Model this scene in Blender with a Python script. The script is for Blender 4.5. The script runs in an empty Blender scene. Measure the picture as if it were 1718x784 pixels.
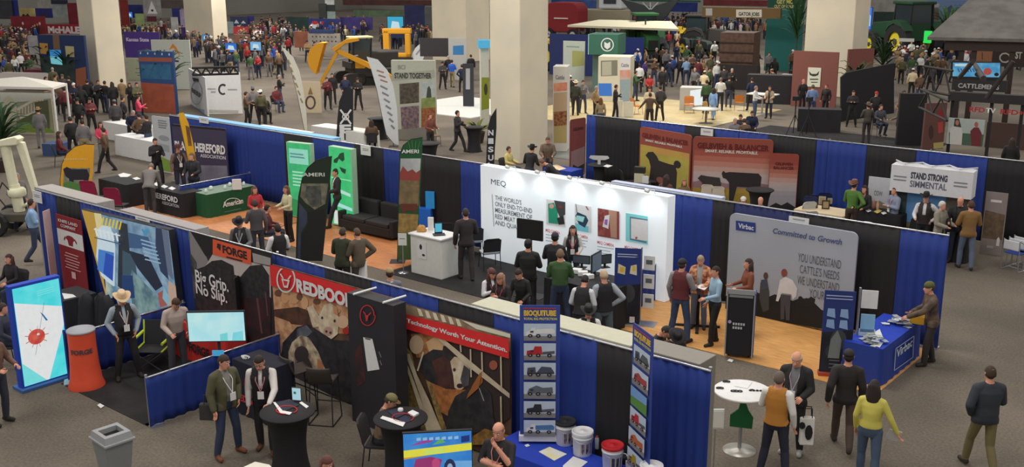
import bpy,math,random
import numpy as np
from mathutils import Vector,Matrix
random.seed(7)
SC=bpy.context.scene
COL=SC.collection
PI=math.pi

# ---------------- camera (world X runs along the booth rows, Y across them) ----------------
FPX,PIT,ROLL,YAW,CAMH=1746.67,.2545476,-.00342866,-.69118,7.738
PCX,PCY=859.0,392.0
_cp,_sp,_cr,_sr=math.cos(PIT),math.sin(PIT),math.cos(ROLL),math.sin(ROLL)
_R=np.array([[_cr,-_sr,0],[_sr,_cr,0],[0,0,1.]]) @ np.array([[1,0,0],[0,-_sp,-_cp],[0,_cp,-_sp]])
_ca,_sa=math.cos(YAW),math.sin(YAW)
CM=_R @ np.array([[_ca,-_sa,0],[_sa,_ca,0],[0,0,1.]])
cam_d=bpy.data.cameras.new('camera');cam=bpy.data.objects.new('camera',cam_d);COL.objects.link(cam)
cam_d.sensor_width=36;cam_d.lens=36*FPX/1718;cam_d.clip_end=600;cam_d.clip_start=.05
mw=Matrix.Identity(4)
for i in range(3):
    mw[i][0]=CM[0][i];mw[i][1]=-CM[1][i];mw[i][2]=-CM[2][i]
mw[2][3]=CAMH
cam.matrix_world=mw
SC.camera=cam
SC.view_settings.view_transform='Standard';SC.view_settings.look='None'
SC.view_settings.gamma=1;SC.view_settings.use_curve_mapping=False
SC.view_settings.exposure=0.0
SC.cycles.max_bounces=4;SC.cycles.diffuse_bounces=2;SC.cycles.glossy_bounces=2
SC.cycles.use_denoising=True

# ---------------- light: the hall's high lamps and soft bounce ----------------
w=bpy.data.worlds.new('hall_air');SC.world=w;w.use_nodes=True
w.node_tree.nodes['Background'].inputs[0].default_value=(1.0,.97,.93,1)
w.node_tree.nodes['Background'].inputs[1].default_value=.50
def hall_lamp(x,y,z,size,power,col=(1,.95,.88)):
    l=bpy.data.lights.new('hall_lamp','AREA');l.shape='DISK';l.size=size;l.energy=power;l.color=col
    o=bpy.data.objects.new('hall_lamp',l);COL.objects.link(o);o.location=(x,y,z)
for (x,y,p) in ((-18,2,900),(-6,8,1000),(-30,12,1500),(-12,18,1100),(-24,26,1500),(-2,26,450),(-40,30,2600),(-14,40,1300),(-30,48,3000),(-55,45,4200),(-40,75,4500),(-80,60,5000),(-8,62,1200)):
    hall_lamp(x,y,13.5,4.5,p*.55)

# ---------------- helpers ----------------
GAIN=1.3
def lin(c):
    return tuple((v/255/12.92 if v/255 <= .04045 else ((v/255+.055)/1.055) ** 2.4) for v in c)
_mats={}
def mat(c,rough=.75,metal=0.0,emit=0.0,mot=None,msc=6.0,gain=None,alpha=None):
    """procedural material from an sRGB colour; mot = second colour mixed by noise"""
    key=(tuple(c),rough,metal,emit,mot and tuple(mot),msc,gain,alpha)
    if key in _mats:return _mats[key]
    m=bpy.data.materials.new('surface');m.use_nodes=True;nt=m.node_tree;b=nt.nodes['Principled BSDF']
    g=1.0 if emit else (GAIN if gain is None else gain)
    a=tuple(min(.82,v*g) for v in lin(c));b.inputs['Roughness'].default_value=rough;b.inputs['Metallic'].default_value=metal
    no=nt.nodes.new('ShaderNodeTexNoise');no.inputs['Scale'].default_value=msc if mot else 9.0;no.inputs['Detail'].default_value=4 if mot else 2
    tc=nt.nodes.new('ShaderNodeTexCoord');nt.links.new(tc.outputs['Object'],no.inputs['Vector'])
    r=nt.nodes.new('ShaderNodeValToRGB');nt.links.new(no.outputs['Fac'],r.inputs['Fac'])
    a2=tuple(min(.82,v*g) for v in lin(mot)) if mot else tuple(v*1.0 for v in a)
    a1=a if mot else tuple(v*.94 for v in a)
    r.color_ramp.elements[0].position=.38 if mot else .3;r.color_ramp.elements[1].position=.62 if mot else .7
    r.color_ramp.elements[0].color=(*a1,1);r.color_ramp.elements[1].color=(*a2,1)
    if emit:b.inputs['Base Color'].default_value=(.01,.01,.01,1)
    else:nt.links.new(r.outputs[0],b.inputs['Base Color'])
    if emit:
        nt.links.new(r.outputs[0],b.inputs['Emission Color']);b.inputs['Emission Strength'].default_value=emit*1.05
    if alpha:b.inputs['Transmission Weight'].default_value=alpha
    _mats[key]=m
    return m
def M_(c):
    """anything -> material"""
    if isinstance(c,bpy.types.Material):return c
    if isinstance(c,dict):return mat(**c)
    if len(c) == 3 and not isinstance(c[0],(tuple,list)):return mat(c)
    return mat(c[0],mot=c[1],msc=c[2])
class MB:
    def __init__(s):s.v=[];s.f=[];s.m=[];s.sm=[]
    def add(s,vs,fs,m=0,sm=False):
        o=len(s.v);s.v += [tuple(v) for v in vs]
        for f in fs:s.f.append(tuple(i+o for i in f));s.m.append(m);s.sm.append(sm)
        return s
    def box(s,c,d,m=0,rz=0,taper=1.0):
        x,y,z=d[0]/2,d[1]/2,d[2]/2;vs=[]
        ca,sa=math.cos(rz),math.sin(rz)
        for k in (-1,1):
            t=taper if k > 0 else 1
            for (i,j) in ((-1,-1),(1,-1),(1,1),(-1,1)):
                a,b=i*x*t,j*y*t
                vs.append((c[0]+a*ca -b*sa,c[1]+a*sa+b*ca,c[2]+k*z))
        return s.add(vs,[(3,2,1,0),(4,5,6,7),(0,1,5,4),(1,2,6,5),(2,3,7,6),(3,0,4,7)],m)
    def cyl(s,p0,p1,r0,r1=None,n=12,m=0,sm=True,caps=True):
        r1=r0 if r1 is None else r1;p0=Vector(p0);p1=Vector(p1);ax=(p1 -p0)
        if ax.length < 1e-6:return s
        ax.normalize();u=ax.orthogonal().normalized();w_=ax.cross(u);vs=[]
        for p,r in ((p0,r0),(p1,r1)):
            for i in range(n):
                a=2*PI*i/n;vs.append(p+(u*math.cos(a)+w_*math.sin(a))*r)
        s.add(vs,[(i,(i+1) % n,n+(i+1) % n,n+i) for i in range(n)],m,sm)
        if caps:s.add(vs,[tuple(range(n))[::-1],tuple(range(n,2*n))],m)
        return s
    def tube(s,pts,r,n=8,m=0):
        for a,b in zip(pts[:-1],pts[1:]):s.cyl(a,b,r,r,n,m)
        for p in pts[1:-1]:s.ball(p,(r,r,r),6,4,m)
        return s
    def lathe(s,prof,c=(0,0,0),n=24,m=0,sm=True,sx=1,sy=1):
        vs=[];k=len(prof)
        for (r,z) in prof:
            for i in range(n):
                a=2*PI*i/n;vs.append((c[0]+r*sx*math.cos(a),c[1]+r*sy*math.sin(a),c[2]+z))
        fs=[(j*n+i,j*n+(i+1) % n,(j+1)*n+(i+1) % n,(j+1)*n+i) for j in range(k -1) for i in range(n)]
        s.add(vs,fs,m,sm)
        if prof[0][0] > 1e-4:s.add(vs[:n],[tuple(range(n))[::-1]],m)
        if prof[-1][0] > 1e-4:s.add(vs[-n:],[tuple(range(n))],m)
        return s
    def ball(s,c,r,n=12,k=8,m=0):
        vs=[];
        for j in range(k+1):
            t=PI*j/k
            for i in range(n):
                a=2*PI*i/n;vs.append((c[0]+r[0]*math.sin(t)*math.cos(a),c[1]+r[1]*math.sin(t)*math.sin(a),c[2] -r[2]*math.cos(t)))
        return s.add(vs,[(j*n+i,j*n+(i+1) % n,(j+1)*n+(i+1) % n,(j+1)*n+i) for j in range(k) for i in range(n)],m,True)
    def prism(s,poly,y0,y1,m=0,axis='y'):
        """polygon in (x,z) extruded along y (or (x,y) along z)"""
        n=len(poly);f=(lambda a,b,t:(a,t,b)) if axis == 'y' else ((lambda a,b,t:(a,b,t)) if axis == 'z' else (lambda a,b,t:(t,a,b)))
        vs=[f(a,b,y0) for a,b in poly]+[f(a,b,y1) for a,b in poly]
        fs=[tuple(range(n)),tuple(range(n,2*n))[::-1]]+[(i,n+i,n+(i+1) % n,(i+1) % n) for i in range(n)]
        return s.add(vs,fs,m)
    def mesh(s,name,mats):
        me=bpy.data.meshes.new(name);me.from_pydata(s.v,[],s.f)
        for m in mats:me.materials.append(M_(m))
        me.polygons.foreach_set('material_index',s.m);me.polygons.foreach_set('use_smooth',s.sm)
        me.update();return me
    def build(s,name,mats,parent=None,loc=None,rz=0,label=None,bev=0):
        if not isinstance(mats,list):mats=[mats]
        o=bpy.data.objects.new(name,s.mesh(name,mats));COL.objects.link(o)
        if parent:o.parent=parent
        if loc is not None:o.location=loc
        o.rotation_euler[2]=rz
        if label:o['label']=label
        if bev:
            b=o.modifiers.new('b','BEVEL');b.width=bev;b.segments=2;b.limit_method='ANGLE'
        return o
def tag(o,label,cat,group=None,kind=None):
    o['label']=label;o['category']=cat
    if group:o['group']=group
    if kind:o['kind']=kind
    return o
def thing(name,label,cat,loc=(0,0,0),rz=0,group=None):
    o=bpy.data.objects.new(name,None);COL.objects.link(o);o.location=loc;o.rotation_euler[2]=rz
    o.empty_display_size=.1
    return tag(o,label,cat,group)
def struct(name,mb,mats,**k):
    o=mb.build(name,mats,**k);o['kind']='structure';return o
# pixel -> world on known planes
def ray(px,py):
    return CM.T @ np.array([(px -PCX)/FPX,(py -PCY)/FPX,1.0])
def G(px,py,z=0.0):
    r=ray(px,py);k=(z -CAMH)/r[2];return (float(r[0]*k),float(r[1]*k))
def xcol(px,Y,z):
    """world X where image column px meets the line (Y, z)"""
    a=CM[0] -(px -PCX)/FPX*CM[2];return float(-(a[1]*Y+a[2]*(z -CAMH))/a[0])
def ycol(px,X,z):
    a=CM[0] -(px -PCX)/FPX*CM[2];return float(-(a[0]*X+a[2]*(z -CAMH))/a[1])
def clip(poly,x0,x1,z0,z1):
    for ax,lim,sg in ((0,x0,1),(0,x1,-1),(1,z0,1),(1,z1,-1)):
        out=[]
        for i in range(len(poly)):
            a,b=poly[i -1],poly[i];ia=(a[ax] -lim)*sg >= 0;ib=(b[ax] -lim)*sg >= 0
            if ia != ib:
                t=(lim -a[ax])/(b[ax] -a[ax]);out.append(tuple(a[k]+(b[k] -a[k])*t for k in (0,1)))
            if ib:out.append(b)
        poly=out
        if not poly:return []
    return poly
def text_mesh(s,x0,x1,z0,h,y,thick=.003,bold=0.0,shear=0.0,font_x=1.0):
    cu=bpy.data.curves.new('t','FONT');cu.body=s;cu.size=1;cu.extrude=0.0;cu.offset=bold;cu.shear=shear;cu.resolution_u=3
    o=bpy.data.objects.new('t',cu);COL.objects.link(o)
    bpy.context.view_layer.update()
    me=bpy.data.meshes.new_from_object(o.evaluated_get(bpy.context.evaluated_depsgraph_get()))
    bpy.data.objects.remove(o);bpy.data.curves.remove(cu)
    n=len(me.vertices);co=np.zeros(n*3);me.vertices.foreach_get('co',co);co=co.reshape(-1,3)
    if n == 0:return me
    mn,mx=co.min(0),co.max(0);lines=s.count('\n')+1
    fx=(x1 -x0)/max(1e-6,mx[0] -mn[0])
    base=0 if lines == 1 else mn[1]
    fz=h/max(1e-6,(mx[1] -base))
    out=np.zeros_like(co);out[:,0]=x0+(co[:,0] -mn[0])*fx;out[:,2]=z0+(co[:,1] -base)*fz;out[:,1]=y
    me.vertices.foreach_set('co',out.ravel());me.update();return me
def lettering(parent,s,x0,x1,z0,h,y,color,bold=.0,shear=0,name='lettering',rz=0,loc=None):
    me=text_mesh(s,x0,x1,z0,h,y,bold=bold,shear=shear);me.name=name;me.materials.append(M_(color))
    o=bpy.data.objects.new(name,me);COL.objects.link(o);o.parent=parent
    if loc:o.location=loc
    o.rotation_euler[2]=rz
    return o
def rrect(x0,x1,z0,z1,r,seg=5,corners=(1,1,1,1)):
    """rounded rectangle, corners bl br tr tl"""
    out=[]
    for (cx,cz,a0,on) in ((x0,z0,PI,corners[0]),(x1,z0,1.5*PI,corners[1]),(x1,z1,0,corners[2]),(x0,z1,.5*PI,corners[3])):
        if not on or r <= 0:out.append((cx,cz));continue
        ox=cx+(r if cx == x0 else -r);oz=cz+(r if cz == z0 else -r)
        for i in range(seg+1):
            a=a0+.5*PI*i/seg;out.append((ox+r*math.cos(a),oz+r*math.sin(a)))
    return out
class Board:
    """a flat upright thing: panel standing on a vertical plane through world point p at heading ang"""
    def __init__(s,name,label,cat,p,ang,tl,tr,zb=.02,th=.04,color=(200,200,200),rad=0,part='panel',group=None,zt=None,side=None,corners=(1,1,1,1),parent=None):
        s.p=np.array([p[0],p[1],0.]);s.d=np.array([math.cos(ang),math.sin(ang),0]);s.n=np.array([math.sin(ang),-math.cos(ang),0])
        x0,z0=s.raw(*tl);x1,z1=s.raw(*tr)
        s.xc=(x0+x1)/2;s.zt=(z0+z1)/2 if zt is None else zt;s.zb=zb;s.hw=abs(x1 -x0)/2;s.h=s.zt -zb;s.k=0
        s.ang=ang;s.th=th
        W=s.p+s.d*s.xc
        s.root=thing(name,label,cat,(W[0],W[1],zb),ang,group)
        mb=MB();mb.prism(rrect(-s.hw,s.hw,0,s.h,rad,corners=corners),0,th)
        s.panel=mb.build(part,color,s.root)
    def raw(s,px,py):
        r=ray(px,py);o=np.array([0,0,CAMH]);t=(s.p -o) @ s.n/(r @ s.n);P=o+r*t
        return float((P -s.p) @ s.d),float(P[2])
    def L(s,px,py):
        x,z=s.raw(px,py);return x -s.xc,z -s.zb
    def art(s,items,name='printed_picture',inset=0.0,parent=None,box=None):
        mb=MB();mats=[]
        x0,x1,z0,z1=box or (-s.hw+inset,s.hw -inset,inset,s.h -inset)
        for c,pts in items:
            s.k += 1;y=-.0015 -.0012*s.k
            poly=clip([s.L(*q) for q in pts],x0,x1,z0,z1)
            if len(poly) < 3:continue
            area=sum(poly[i -1][0]*poly[i][1] -poly[i][0]*poly[i -1][1] for i in range(len(poly)))
            if area < 0:poly=poly[::-1]
            m=M_(c)
            if m not in mats:mats.append(m)
            mb.add([(a,y,b) for a,b in poly],[tuple(range(len(poly)))],mats.index(m))
        return mb.build(name,mats,parent or s.root) if mb.f else None
    def rart(s,items,name='printed_picture',parent=None):
        """artwork in panel fractions: (color, [(u,v)...]) u left-right, v bottom-top"""
        mb=MB();mats=[]
        for c,pts in items:
            s.k += 1;y=-.0015 -.0012*s.k
            poly=[((u*2 -1)*s.hw,v*s.h) for u,v in pts]
            area=sum(poly[i -1][0]*poly[i][1] -poly[i][0]*poly[i -1][1] for i in range(len(poly)))
            if area < 0:poly=poly[::-1]
            m=M_(c)
            if m not in mats:mats.append(m)
            mb.add([(a,y,b) for a,b in poly],[tuple(range(len(poly)))],mats.index(m))
        return mb.build(name,mats,parent or s.root)
    def text(s,t,bl,br,pt,color,bold=.02,shear=0,parent=None,name='lettering'):
        x0,z0=s.L(*bl);x1,z1=s.L(*br);zt=s.L(bl[0],pt)[1];s.k += 1
        zb_=z0 if abs(z0 -z1) < .3 else (z0+z1)/2
        return lettering(parent or s.root,t,x0,x1,zb_,abs(zt -z0),-.0015 -.0012*s.k -.002,color,bold,shear,name)
    def rtext(s,t,u0,u1,v0,hv,color,bold=.02,name='lettering',shear=0):
        s.k += 1
        return lettering(s.root,t,(u0*2 -1)*s.hw,(u1*2 -1)*s.hw,v0*s.h,hv*s.h,-.0035 -.0012*s.k,color,bold,shear,name)
def el(cx,cy,rx,ry,n=16,a0=0,a1=2*PI):
    return [(cx+rx*math.cos(a0+(a1 -a0)*i/n),cy+ry*math.sin(a0+(a1 -a0)*i/n)) for i in range(n if a1 -a0 > 6.2 else n+1)]
def ring(cx,cy,rx,ry,t,n=20,a0=0,a1=2*PI):
    """thin ring as quads (list of polys)"""
    out=[]
    for i in range(n):
        p,q=a0+(a1 -a0)*i/n,a0+(a1 -a0)*(i+1)/n
        out.append([(cx+rx*math.cos(p),cy+ry*math.sin(p)),(cx+rx*math.cos(q),cy+ry*math.sin(q)),
                    (cx+(rx -t)*math.cos(q),cy+(ry -t)*math.sin(q)),(cx+(rx -t)*math.cos(p),cy+(ry -t)*math.sin(p))])
    return out
def seg(x0,y0,x1,y1,t):
    dx,dy=x1 -x0,y1 -y0;l=math.hypot(dx,dy) or 1;nx,ny=-dy/l*t/2,dx/l*t/2
    return [(x0+nx,y0+ny),(x1+nx,y1+ny),(x1 -nx,y1 -ny),(x0 -nx,y0 -ny)]
# a standing cow seen from the side, in unit coordinates (x 0..1.5, y 0..1), facing left
COW=[(0.0,.72),(.10,.82),(.12,.90),(.20,.90),(.30,.95),(.55,.93),(1.0,.96),(1.35,.95),(1.46,.88),(1.50,.60),(1.48,.30),(1.44,.30),(1.43,.62),(1.38,.50),(1.38,.02),(1.28,.02),(1.26,.38),
       (1.15,.42),(.60,.36),(.56,.02),(.46,.02),(.44,.40),(.32,.45),(.22,.62),(.12,.62),(.05,.60)]
def cow(x,y,s,flip=False,sy=None):
    sy=sy or s;return [((x+(1.5 -a if flip else a)*s),y+b*sy) for a,b in COW]
# cow seen head-on in unit square: head with ears
HEAD=[(-.16,0),(.16,0),(.2,.25),(.25,.5),(.55,.62),(.5,.78),(.25,.74),(.2,.98),(-.2,.98),(-.25,.74),(-.5,.78),(-.55,.62),(-.25,.5),(-.2,.25)]
def chead(x,y,s,sy=None):
    sy=sy or s;return [(x+a*s,y+b*sy) for a,b in HEAD]
BLUE=(24,48,122);BLACK=(24,23,26);STEEL=dict(c=(170,172,176),rough=.3,metal=.8);WHITE=(225,225,222)
def drape_mesh(x0,x1,z0,z1,amp=.03,pitch=.16,th=.012,seed=0):
    rnd=random.Random(seed);n=max(6,int(abs(x1 -x0)/.035));mb=MB();ph=rnd.random()*6
    rows=5;F=[];vs=[];pitch *= rnd.uniform(.9,1.5);amp *= .75
    for side in (0,1):
        for j in range(rows+1):
            t=j/rows
            for i in range(n+1):
                x=x0+(x1 -x0)*i/n
                a=amp*(.35+.65*(1 -t))*(math.sin(x/pitch*2*PI+ph+.6*math.sin(x*2.3+ph))+.4*math.sin(x/pitch*3.1+ph*2+t))
                vs.append((x,a+(th if side else 0),z0+(z1 -z0)*t))
    N=(rows+1)*(n+1)
    for j in range(rows):
        for i in range(n):
            a=j*(n+1)+i;F.append((a,a+1,a+n+2,a+n+1));b=a+N;F.append((b+n+1,b+n+2,b+1,b))
    for i in range(n):
        a=rows*(n+1)+i;F.append((a,a+1,a+1+N,a+N))
        a=i;F.append((a+N,a+1+N,a+1,a))
    for j in range(rows):
        a=j*(n+1);F.append((a,a+n+1,a+n+1+N,a+N));a += n;F.append((a+N,a+n+1+N,a+n+1,a))
    return mb.add(vs,F,0,True)
def drape_run(name_label,p0,p1,segs,h=2.44,posts=(),top_sag=0,cat='curtain',group=None):
    """one pipe-and-drape bay: cloths, rail, uprights. segs = [(t0,t1,color)] metres along p0->p1"""
    L_=math.hypot(p1[0] -p0[0],p1[1] -p0[1]);ang=math.atan2(p1[1] -p0[1],p1[0] -p0[0])
    r=thing('pipe_and_drape',name_label,cat,(p0[0],p0[1],0),ang,group)
    for k,(a,b,c) in enumerate(segs):
        drape_mesh(a,b,.02,h -.005,seed=k+int(a*10)+int(h*7),amp=.022 if c == BLACK else .03).build('curtain',c,r,label=('black curtain' if c == BLACK else 'blue curtain') if len({s[2] for s in segs}) > 1 else None)
    MB().cyl((0,.005,h -.02),(L_,.005,h -.02),.019,n=8).build('top_rail',STEEL,r)
    for t in posts:
        q=t+(.03 if t < L_/2 else -.03);MB().cyl((q,.03,0),(q,.03,h+.03),.024,n=10).build('upright',STEEL,r)
        MB().box((q+(.1 if t < L_/2 else -.1),.03,.006),(.25,.3,.012)).build('base_plate',STEEL,r)
    return r

# ---------------- structure ----------------
def carpet(name,c1,c2,sc,c3=None,rough=.95,wood=False):
    m=bpy.data.materials.new(name);m.use_nodes=True;nt=m.node_tree;b=nt.nodes['Principled BSDF'];b.inputs['Roughness'].default_value=rough
    tc=nt.nodes.new('ShaderNodeTexCoord');mp=nt.nodes.new('ShaderNodeMapping');nt.links.new(tc.outputs['Object'],mp.inputs[0])
    n1=nt.nodes.new('ShaderNodeTexNoise');n1.inputs['Scale'].default_value=sc;n1.inputs['Detail'].default_value=5;nt.links.new(mp.outputs[0],n1.inputs['Vector'])
    n2=nt.nodes.new('ShaderNodeTexNoise');n2.inputs['Scale'].default_value=22 if not wood else 3;n2.inputs['Detail'].default_value=3
    if wood:mp2=nt.nodes.new('ShaderNodeMapping');mp2.inputs['Scale'].default_value=(1,9,1);nt.links.new(tc.outputs['Object'],mp2.inputs[0]);nt.links.new(mp2.outputs[0],n2.inputs['Vector'])
    else:nt.links.new(tc.outputs['Object'],n2.inputs['Vector'])
    r=nt.nodes.new('ShaderNodeValToRGB');r.color_ramp.elements[0].position=.35;r.color_ramp.elements[1].position=.65
    r.color_ramp.elements[0].color=(*[v*GAIN for v in lin(c1)],1);r.color_ramp.elements[1].color=(*[v*GAIN for v in lin(c2)],1)
    nt.links.new(n1.outputs['Fac'],r.inputs[0])
    mx=nt.nodes.new('ShaderNodeMix');mx.data_type='RGBA';mx.blend_type='MULTIPLY';mx.inputs[0].default_value=1
    r2=nt.nodes.new('ShaderNodeValToRGB');r2.color_ramp.elements[0].position=.3;r2.color_ramp.elements[0].color=(.72,.72,.72,1);r2.color_ramp.elements[1].position=.7;r2.color_ramp.elements[1].color=(1.1,1.1,1.1,1)
    nt.links.new(n2.outputs['Fac'],r2.inputs[0]);nt.links.new(r.outputs[0],mx.inputs[6]);nt.links.new(r2.outputs[0],mx.inputs[7]);nt.links.new(mx.outputs[2],b.inputs['Base Color'])
    bp=nt.nodes.new('ShaderNodeBump');bp.inputs['Strength'].default_value=.25 if not wood else .03;nt.links.new(n2.outputs['Fac'],bp.inputs['Height']);nt.links.new(bp.outputs[0],b.inputs['Normal'])
    return m
struct('floor',MB().box((-60,60,-.1),(180,180,.2)),carpet('hall_carpet',(88,80,71),(110,101,89),.3))
def rug(name,x0,x1,y0,y1,m,label,z=.012):
    o=MB().box(((x0+x1)/2,(y0+y1)/2,z/2),(x1 -x0,y1 -y0,z)).build(name,m);tag(o,label,'floor covering');return o
M_BK=carpet('black_carpet',(26,24,26),(36,33,34),2.0);M_WOOD=carpet('wood_floor',(196,140,78),(214,160,96),.6,rough=.5,wood=True)
M_ORW=carpet('orange_wood_floor',(176,112,66),(196,128,80),.8,rough=.5,wood=True);M_GRY=carpet('grey_carpet',(96,100,98),(120,122,118),.8)
rug('carpet_mat',-18.4,-15.42,8.75,11.6,M_BK,'black booth carpet in front of the cattle-photo booth with the orange column')
rug('carpet_mat',-18.9,-12.35,17.75,20.7,M_BK,'black carpet under the tall white lit wall booth')
rug('wood_floor',-12.3,-6.2,18.0,20.95,M_WOOD,'pale tan wood floor of the booth with the large grey rounded backdrop')
rug('wood_floor',-24.9,-18.95,17.9,20.7,M_ORW,'orange wood floor around the green lit display panels')
rug('wood_floor',-31.0,-25.0,17.6,20.9,M_ORW,'orange-brown wood floor strip beside the green covered table')
rug('carpet_mat',-26.5,-19.0,33.5,41.5,M_GRY,'grey carpet behind the tall square column')
rug('carpet_mat',-22.5,-14.0,41.6,47.0,M_BK,'dark carpet under the white high tables by the brown wall')
rug('wood_floor',-35.4,-24.5,41.8,52.5,carpet('straw_floor',(170,152,108),(190,172,126),.5,rough=.6,wood=True),'pale straw coloured wood floor around the white and green display towers')
rug('carpet_mat',-42.0,-35.5,39.6,46.0,mat((200,200,196)),'white raised flooring between the stand-together display and the column',z=.05)
CONC=mat((196,186,164),rough=.8,mot=(186,178,160),msc=.5,gain=1.45)
OBST=[]
def column(name,x0,x1,y0,y1,h=14):
    OBST.append((x0 -.6,x1+.6,y0 -.6,y1+.6))
    mb=MB().box(((x0+x1)/2,(y0+y1)/2,h/2),(x1 -x0,y1 -y0,h));struct(name,mb,CONC,bev=.05)
def colpx(name,pxl,pxm,pxr,pyf,w=None):
    """square column: left edge, near corner, right edge columns at the floor row pyf of the near corner"""
    x1,y0=G(pxm,pyf);x0=xcol(pxl,y0,0);y1=ycol(pxr,x1,0)
    column(name,x0,x1,y0,y1)
# ---------------- people ----------------
def V3(*a):return np.array(a,float)
ARMS={  # elbow, wrist for the +X arm, in the torso frame (person faces -Y); mirrored for -X
    'down':((.265,.03,1.15),(.27,-.06,.91)),'pocket':((.30,.07,1.16),(.205,-.07,.97)),'hip':((.39,.10,1.19),(.20,-.01,1.03)),
    'fore':((.265,-.05,1.17),(.19,-.30,1.12)),'phone':((.26,-.06,1.17),(.09,-.27,1.29)),'cross':((.27,-.06,1.18),(-.03,-.21,1.21)),
    'face':((.24,-.17,1.22),(.05,-.20,1.47)),'back':((.28,.12,1.16),(.06,.17,1.0)),'out':((.36,-.02,1.20),(.50,-.14,1.02)),
    'reach':((.25,-.24,1.24),(.20,-.50,1.16)),'lap':((.27,-.05,1.16),(.14,-.26,.98)),'swing':((.27,.14,1.17),(.29,.10,.92)),'side':((.34,.0,1.16),(.46,-.06,.93)),'up':((.33,-.06,1.55),(.27,-.10,1.82))}
def rotx(p,a,c):
    """rotate p about the x-axis line through c by a (lean forward = towards -Y)"""
    q=p -c;ca,sa=math.cos(a),math.sin(a)
    return c+V3(q[0],q[1]*ca -q[2]*sa,q[1]*sa+q[2]*ca)
def rotz(p,a):
    ca,sa=math.cos(a),math.sin(a);return V3(p[0]*ca -p[1]*sa,p[0]*sa+p[1]*ca,p[2])
def loft(mb,st,n=14,m=0):
    """st: list of (center, u, v) rings with half-axis vectors"""
    vs=[]
    for c,u,v in st:
        for i in range(n):
            a=2*PI*i/n;vs.append(c+u*math.cos(a)+v*math.sin(a))
    k=len(st);o=len(vs);vs.append(st[0][0]);vs.append(st[-1][0])
    fs=[(j*n+i,j*n+(i+1) % n,(j+1)*n+(i+1) % n,(j+1)*n+i) for j in range(k -1) for i in range(n)]
    fs += [((i+1) % n,i,o) for i in range(n)]+[((k -1)*n+i,(k -1)*n+(i+1) % n,o+1) for i in range(n)]
    mb.add(vs,fs,m,True)
def limb(mb,a,b,ra,rb,n=10,m=0,bul=0.0):
    d=b -a;L_=np.linalg.norm(d);d=d/L_;u=np.cross(d,V3(0,1,0)) if abs(d[1]) < .9 else np.cross(d,V3(1,0,0));u /= np.linalg.norm(u);v=np.cross(d,u)
    st=[]
    for t,k in ((-.85,.5),(-.5,.86),(0,1)):st.append((a+d*ra*t,u*ra*k,v*ra*k))
    rm=(ra+rb)/2*(1+bul);st.append((a+d*L_*.4,u*rm,v*rm))
    for t,k in ((0,1),(.5,.86),(.85,.5)):st.append((b+d*rb*t,u*rb*k,v*rb*k))
    loft(mb,st,n,m)
def skeleton(h,arms,legs,lean,headturn,nod,sex,belly,seat):
    k=h/1.76;J={}
    lift=0.0
    if legs == 'sit':lift=seat+.06 -.90
    if legs == 'squat':lift=-.3
    pel=V3(0,0,.93+lift)
    T=lambda p:rotx(V3(*p)+V3(0,0,lift),lean,pel)   # torso frame -> body
    J['T']=T;J['pel']=pel;sw=.176 if sex == 'm' else .158
    for s,side in ((1,0),(-1,1)):
        e,w_=ARMS[arms[side]];f=sw/.185
        J['S',s]=T((s*sw,.01,1.415));J['E',s]=T((s*e[0]*f,e[1],e[2]));J['W',s]=T((s*w_[0]*f,w_[1],w_[2]))
        if arms[side] == 'down' and abs(lean) > .15:
            J['E',s]=J['S',s]+V3(s*.05,0,-.28);J['W',s]=J['E',s]+V3(0,-.05,-.25)
        hp=V3(s*.095,0,.92+lift)
        if legs == 'stand':kn,an=V3(s*.115,-.02,.49),V3(s*.125,.03*1,.085)
        elif legs == 'wide':kn,an=V3(s*.15,-.03,.49),V3(s*.20,.03,.085)
        elif legs == 'walk':
            kn,an=(V3(s*.10,-.20,.51),V3(s*.10,-.30,.095)) if s > 0 else (V3(s*.10,.04,.48),V3(s*.10,.27,.15))
        elif legs == 'sit':
            z=seat+.07;kn=V3(s*.13,-.42,z);an=V3(s*.12,-.40 if seat < .6 else -.30,max(.085,z -.46))
        elif legs == 'step':kn,an=(V3(s*.12,-.10,.50),V3(s*.12,-.12,.085)) if s > 0 else (V3(s*.12,.04,.49),V3(s*.12,.12,.085))
        elif legs == 'squat':kn,an=V3(s*.16,-.34,.50),V3(s*.14,.0,.085)
        J['H',s]=hp;J['K',s]=kn;J['A',s]=an
    J['neck']=T((0,.015,1.49));J['head']=T((0,-.015,1.635));J['hf']=(lean,headturn,nod)
    return J,k
def headframe(J):
    lean,turn,nod=J['hf'];c=J['head']
    def F(p):
        q=V3(*p);q=rotx(q,lean*.5+nod,V3(0,0,-.08));q=rotz(q,turn);return c+q
    return F
def hand(mb,W,d,side_v,m,curl=.5):
    """palm, four fingers of different lengths and a thumb leaving the side of the palm"""
    d=d/np.linalg.norm(d);sv=side_v -d*(side_v @ d);sv /= np.linalg.norm(sv);nn=np.cross(d,sv)
    loft(mb,[(W -d*.02,sv*.027,nn*.02),(W+d*.02,sv*.036,nn*.017),(W+d*.06,sv*.042,nn*.015),(W+d*.088,sv*.038,nn*.012)],8,m)
    for i,(L_,o) in enumerate(((.066,.031),(.074,.0105),(.069,-.0105),(.053,-.031))):
        a=W+d*.083+sv*o;d1=d*math.cos(curl)+nn*math.sin(curl);d2=d*math.cos(curl*2.2)+nn*math.sin(curl*2.2)
        b=a+d1*L_*.5;c=b+d2*L_*.5
        limb(mb,a,b,.0092,.0085,6,m);limb(mb,b,c,.0085,.007,6,m)
    a=W+d*.025+sv*.03;b=a+(d*.7+sv*.6+nn*.3)*.04;c=b+(d*.9+nn*.4+sv*.1)*.032
    limb(mb,a,b,.012,.0105,6,m);limb(mb,b,c,.0105,.0085,6,m)
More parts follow.
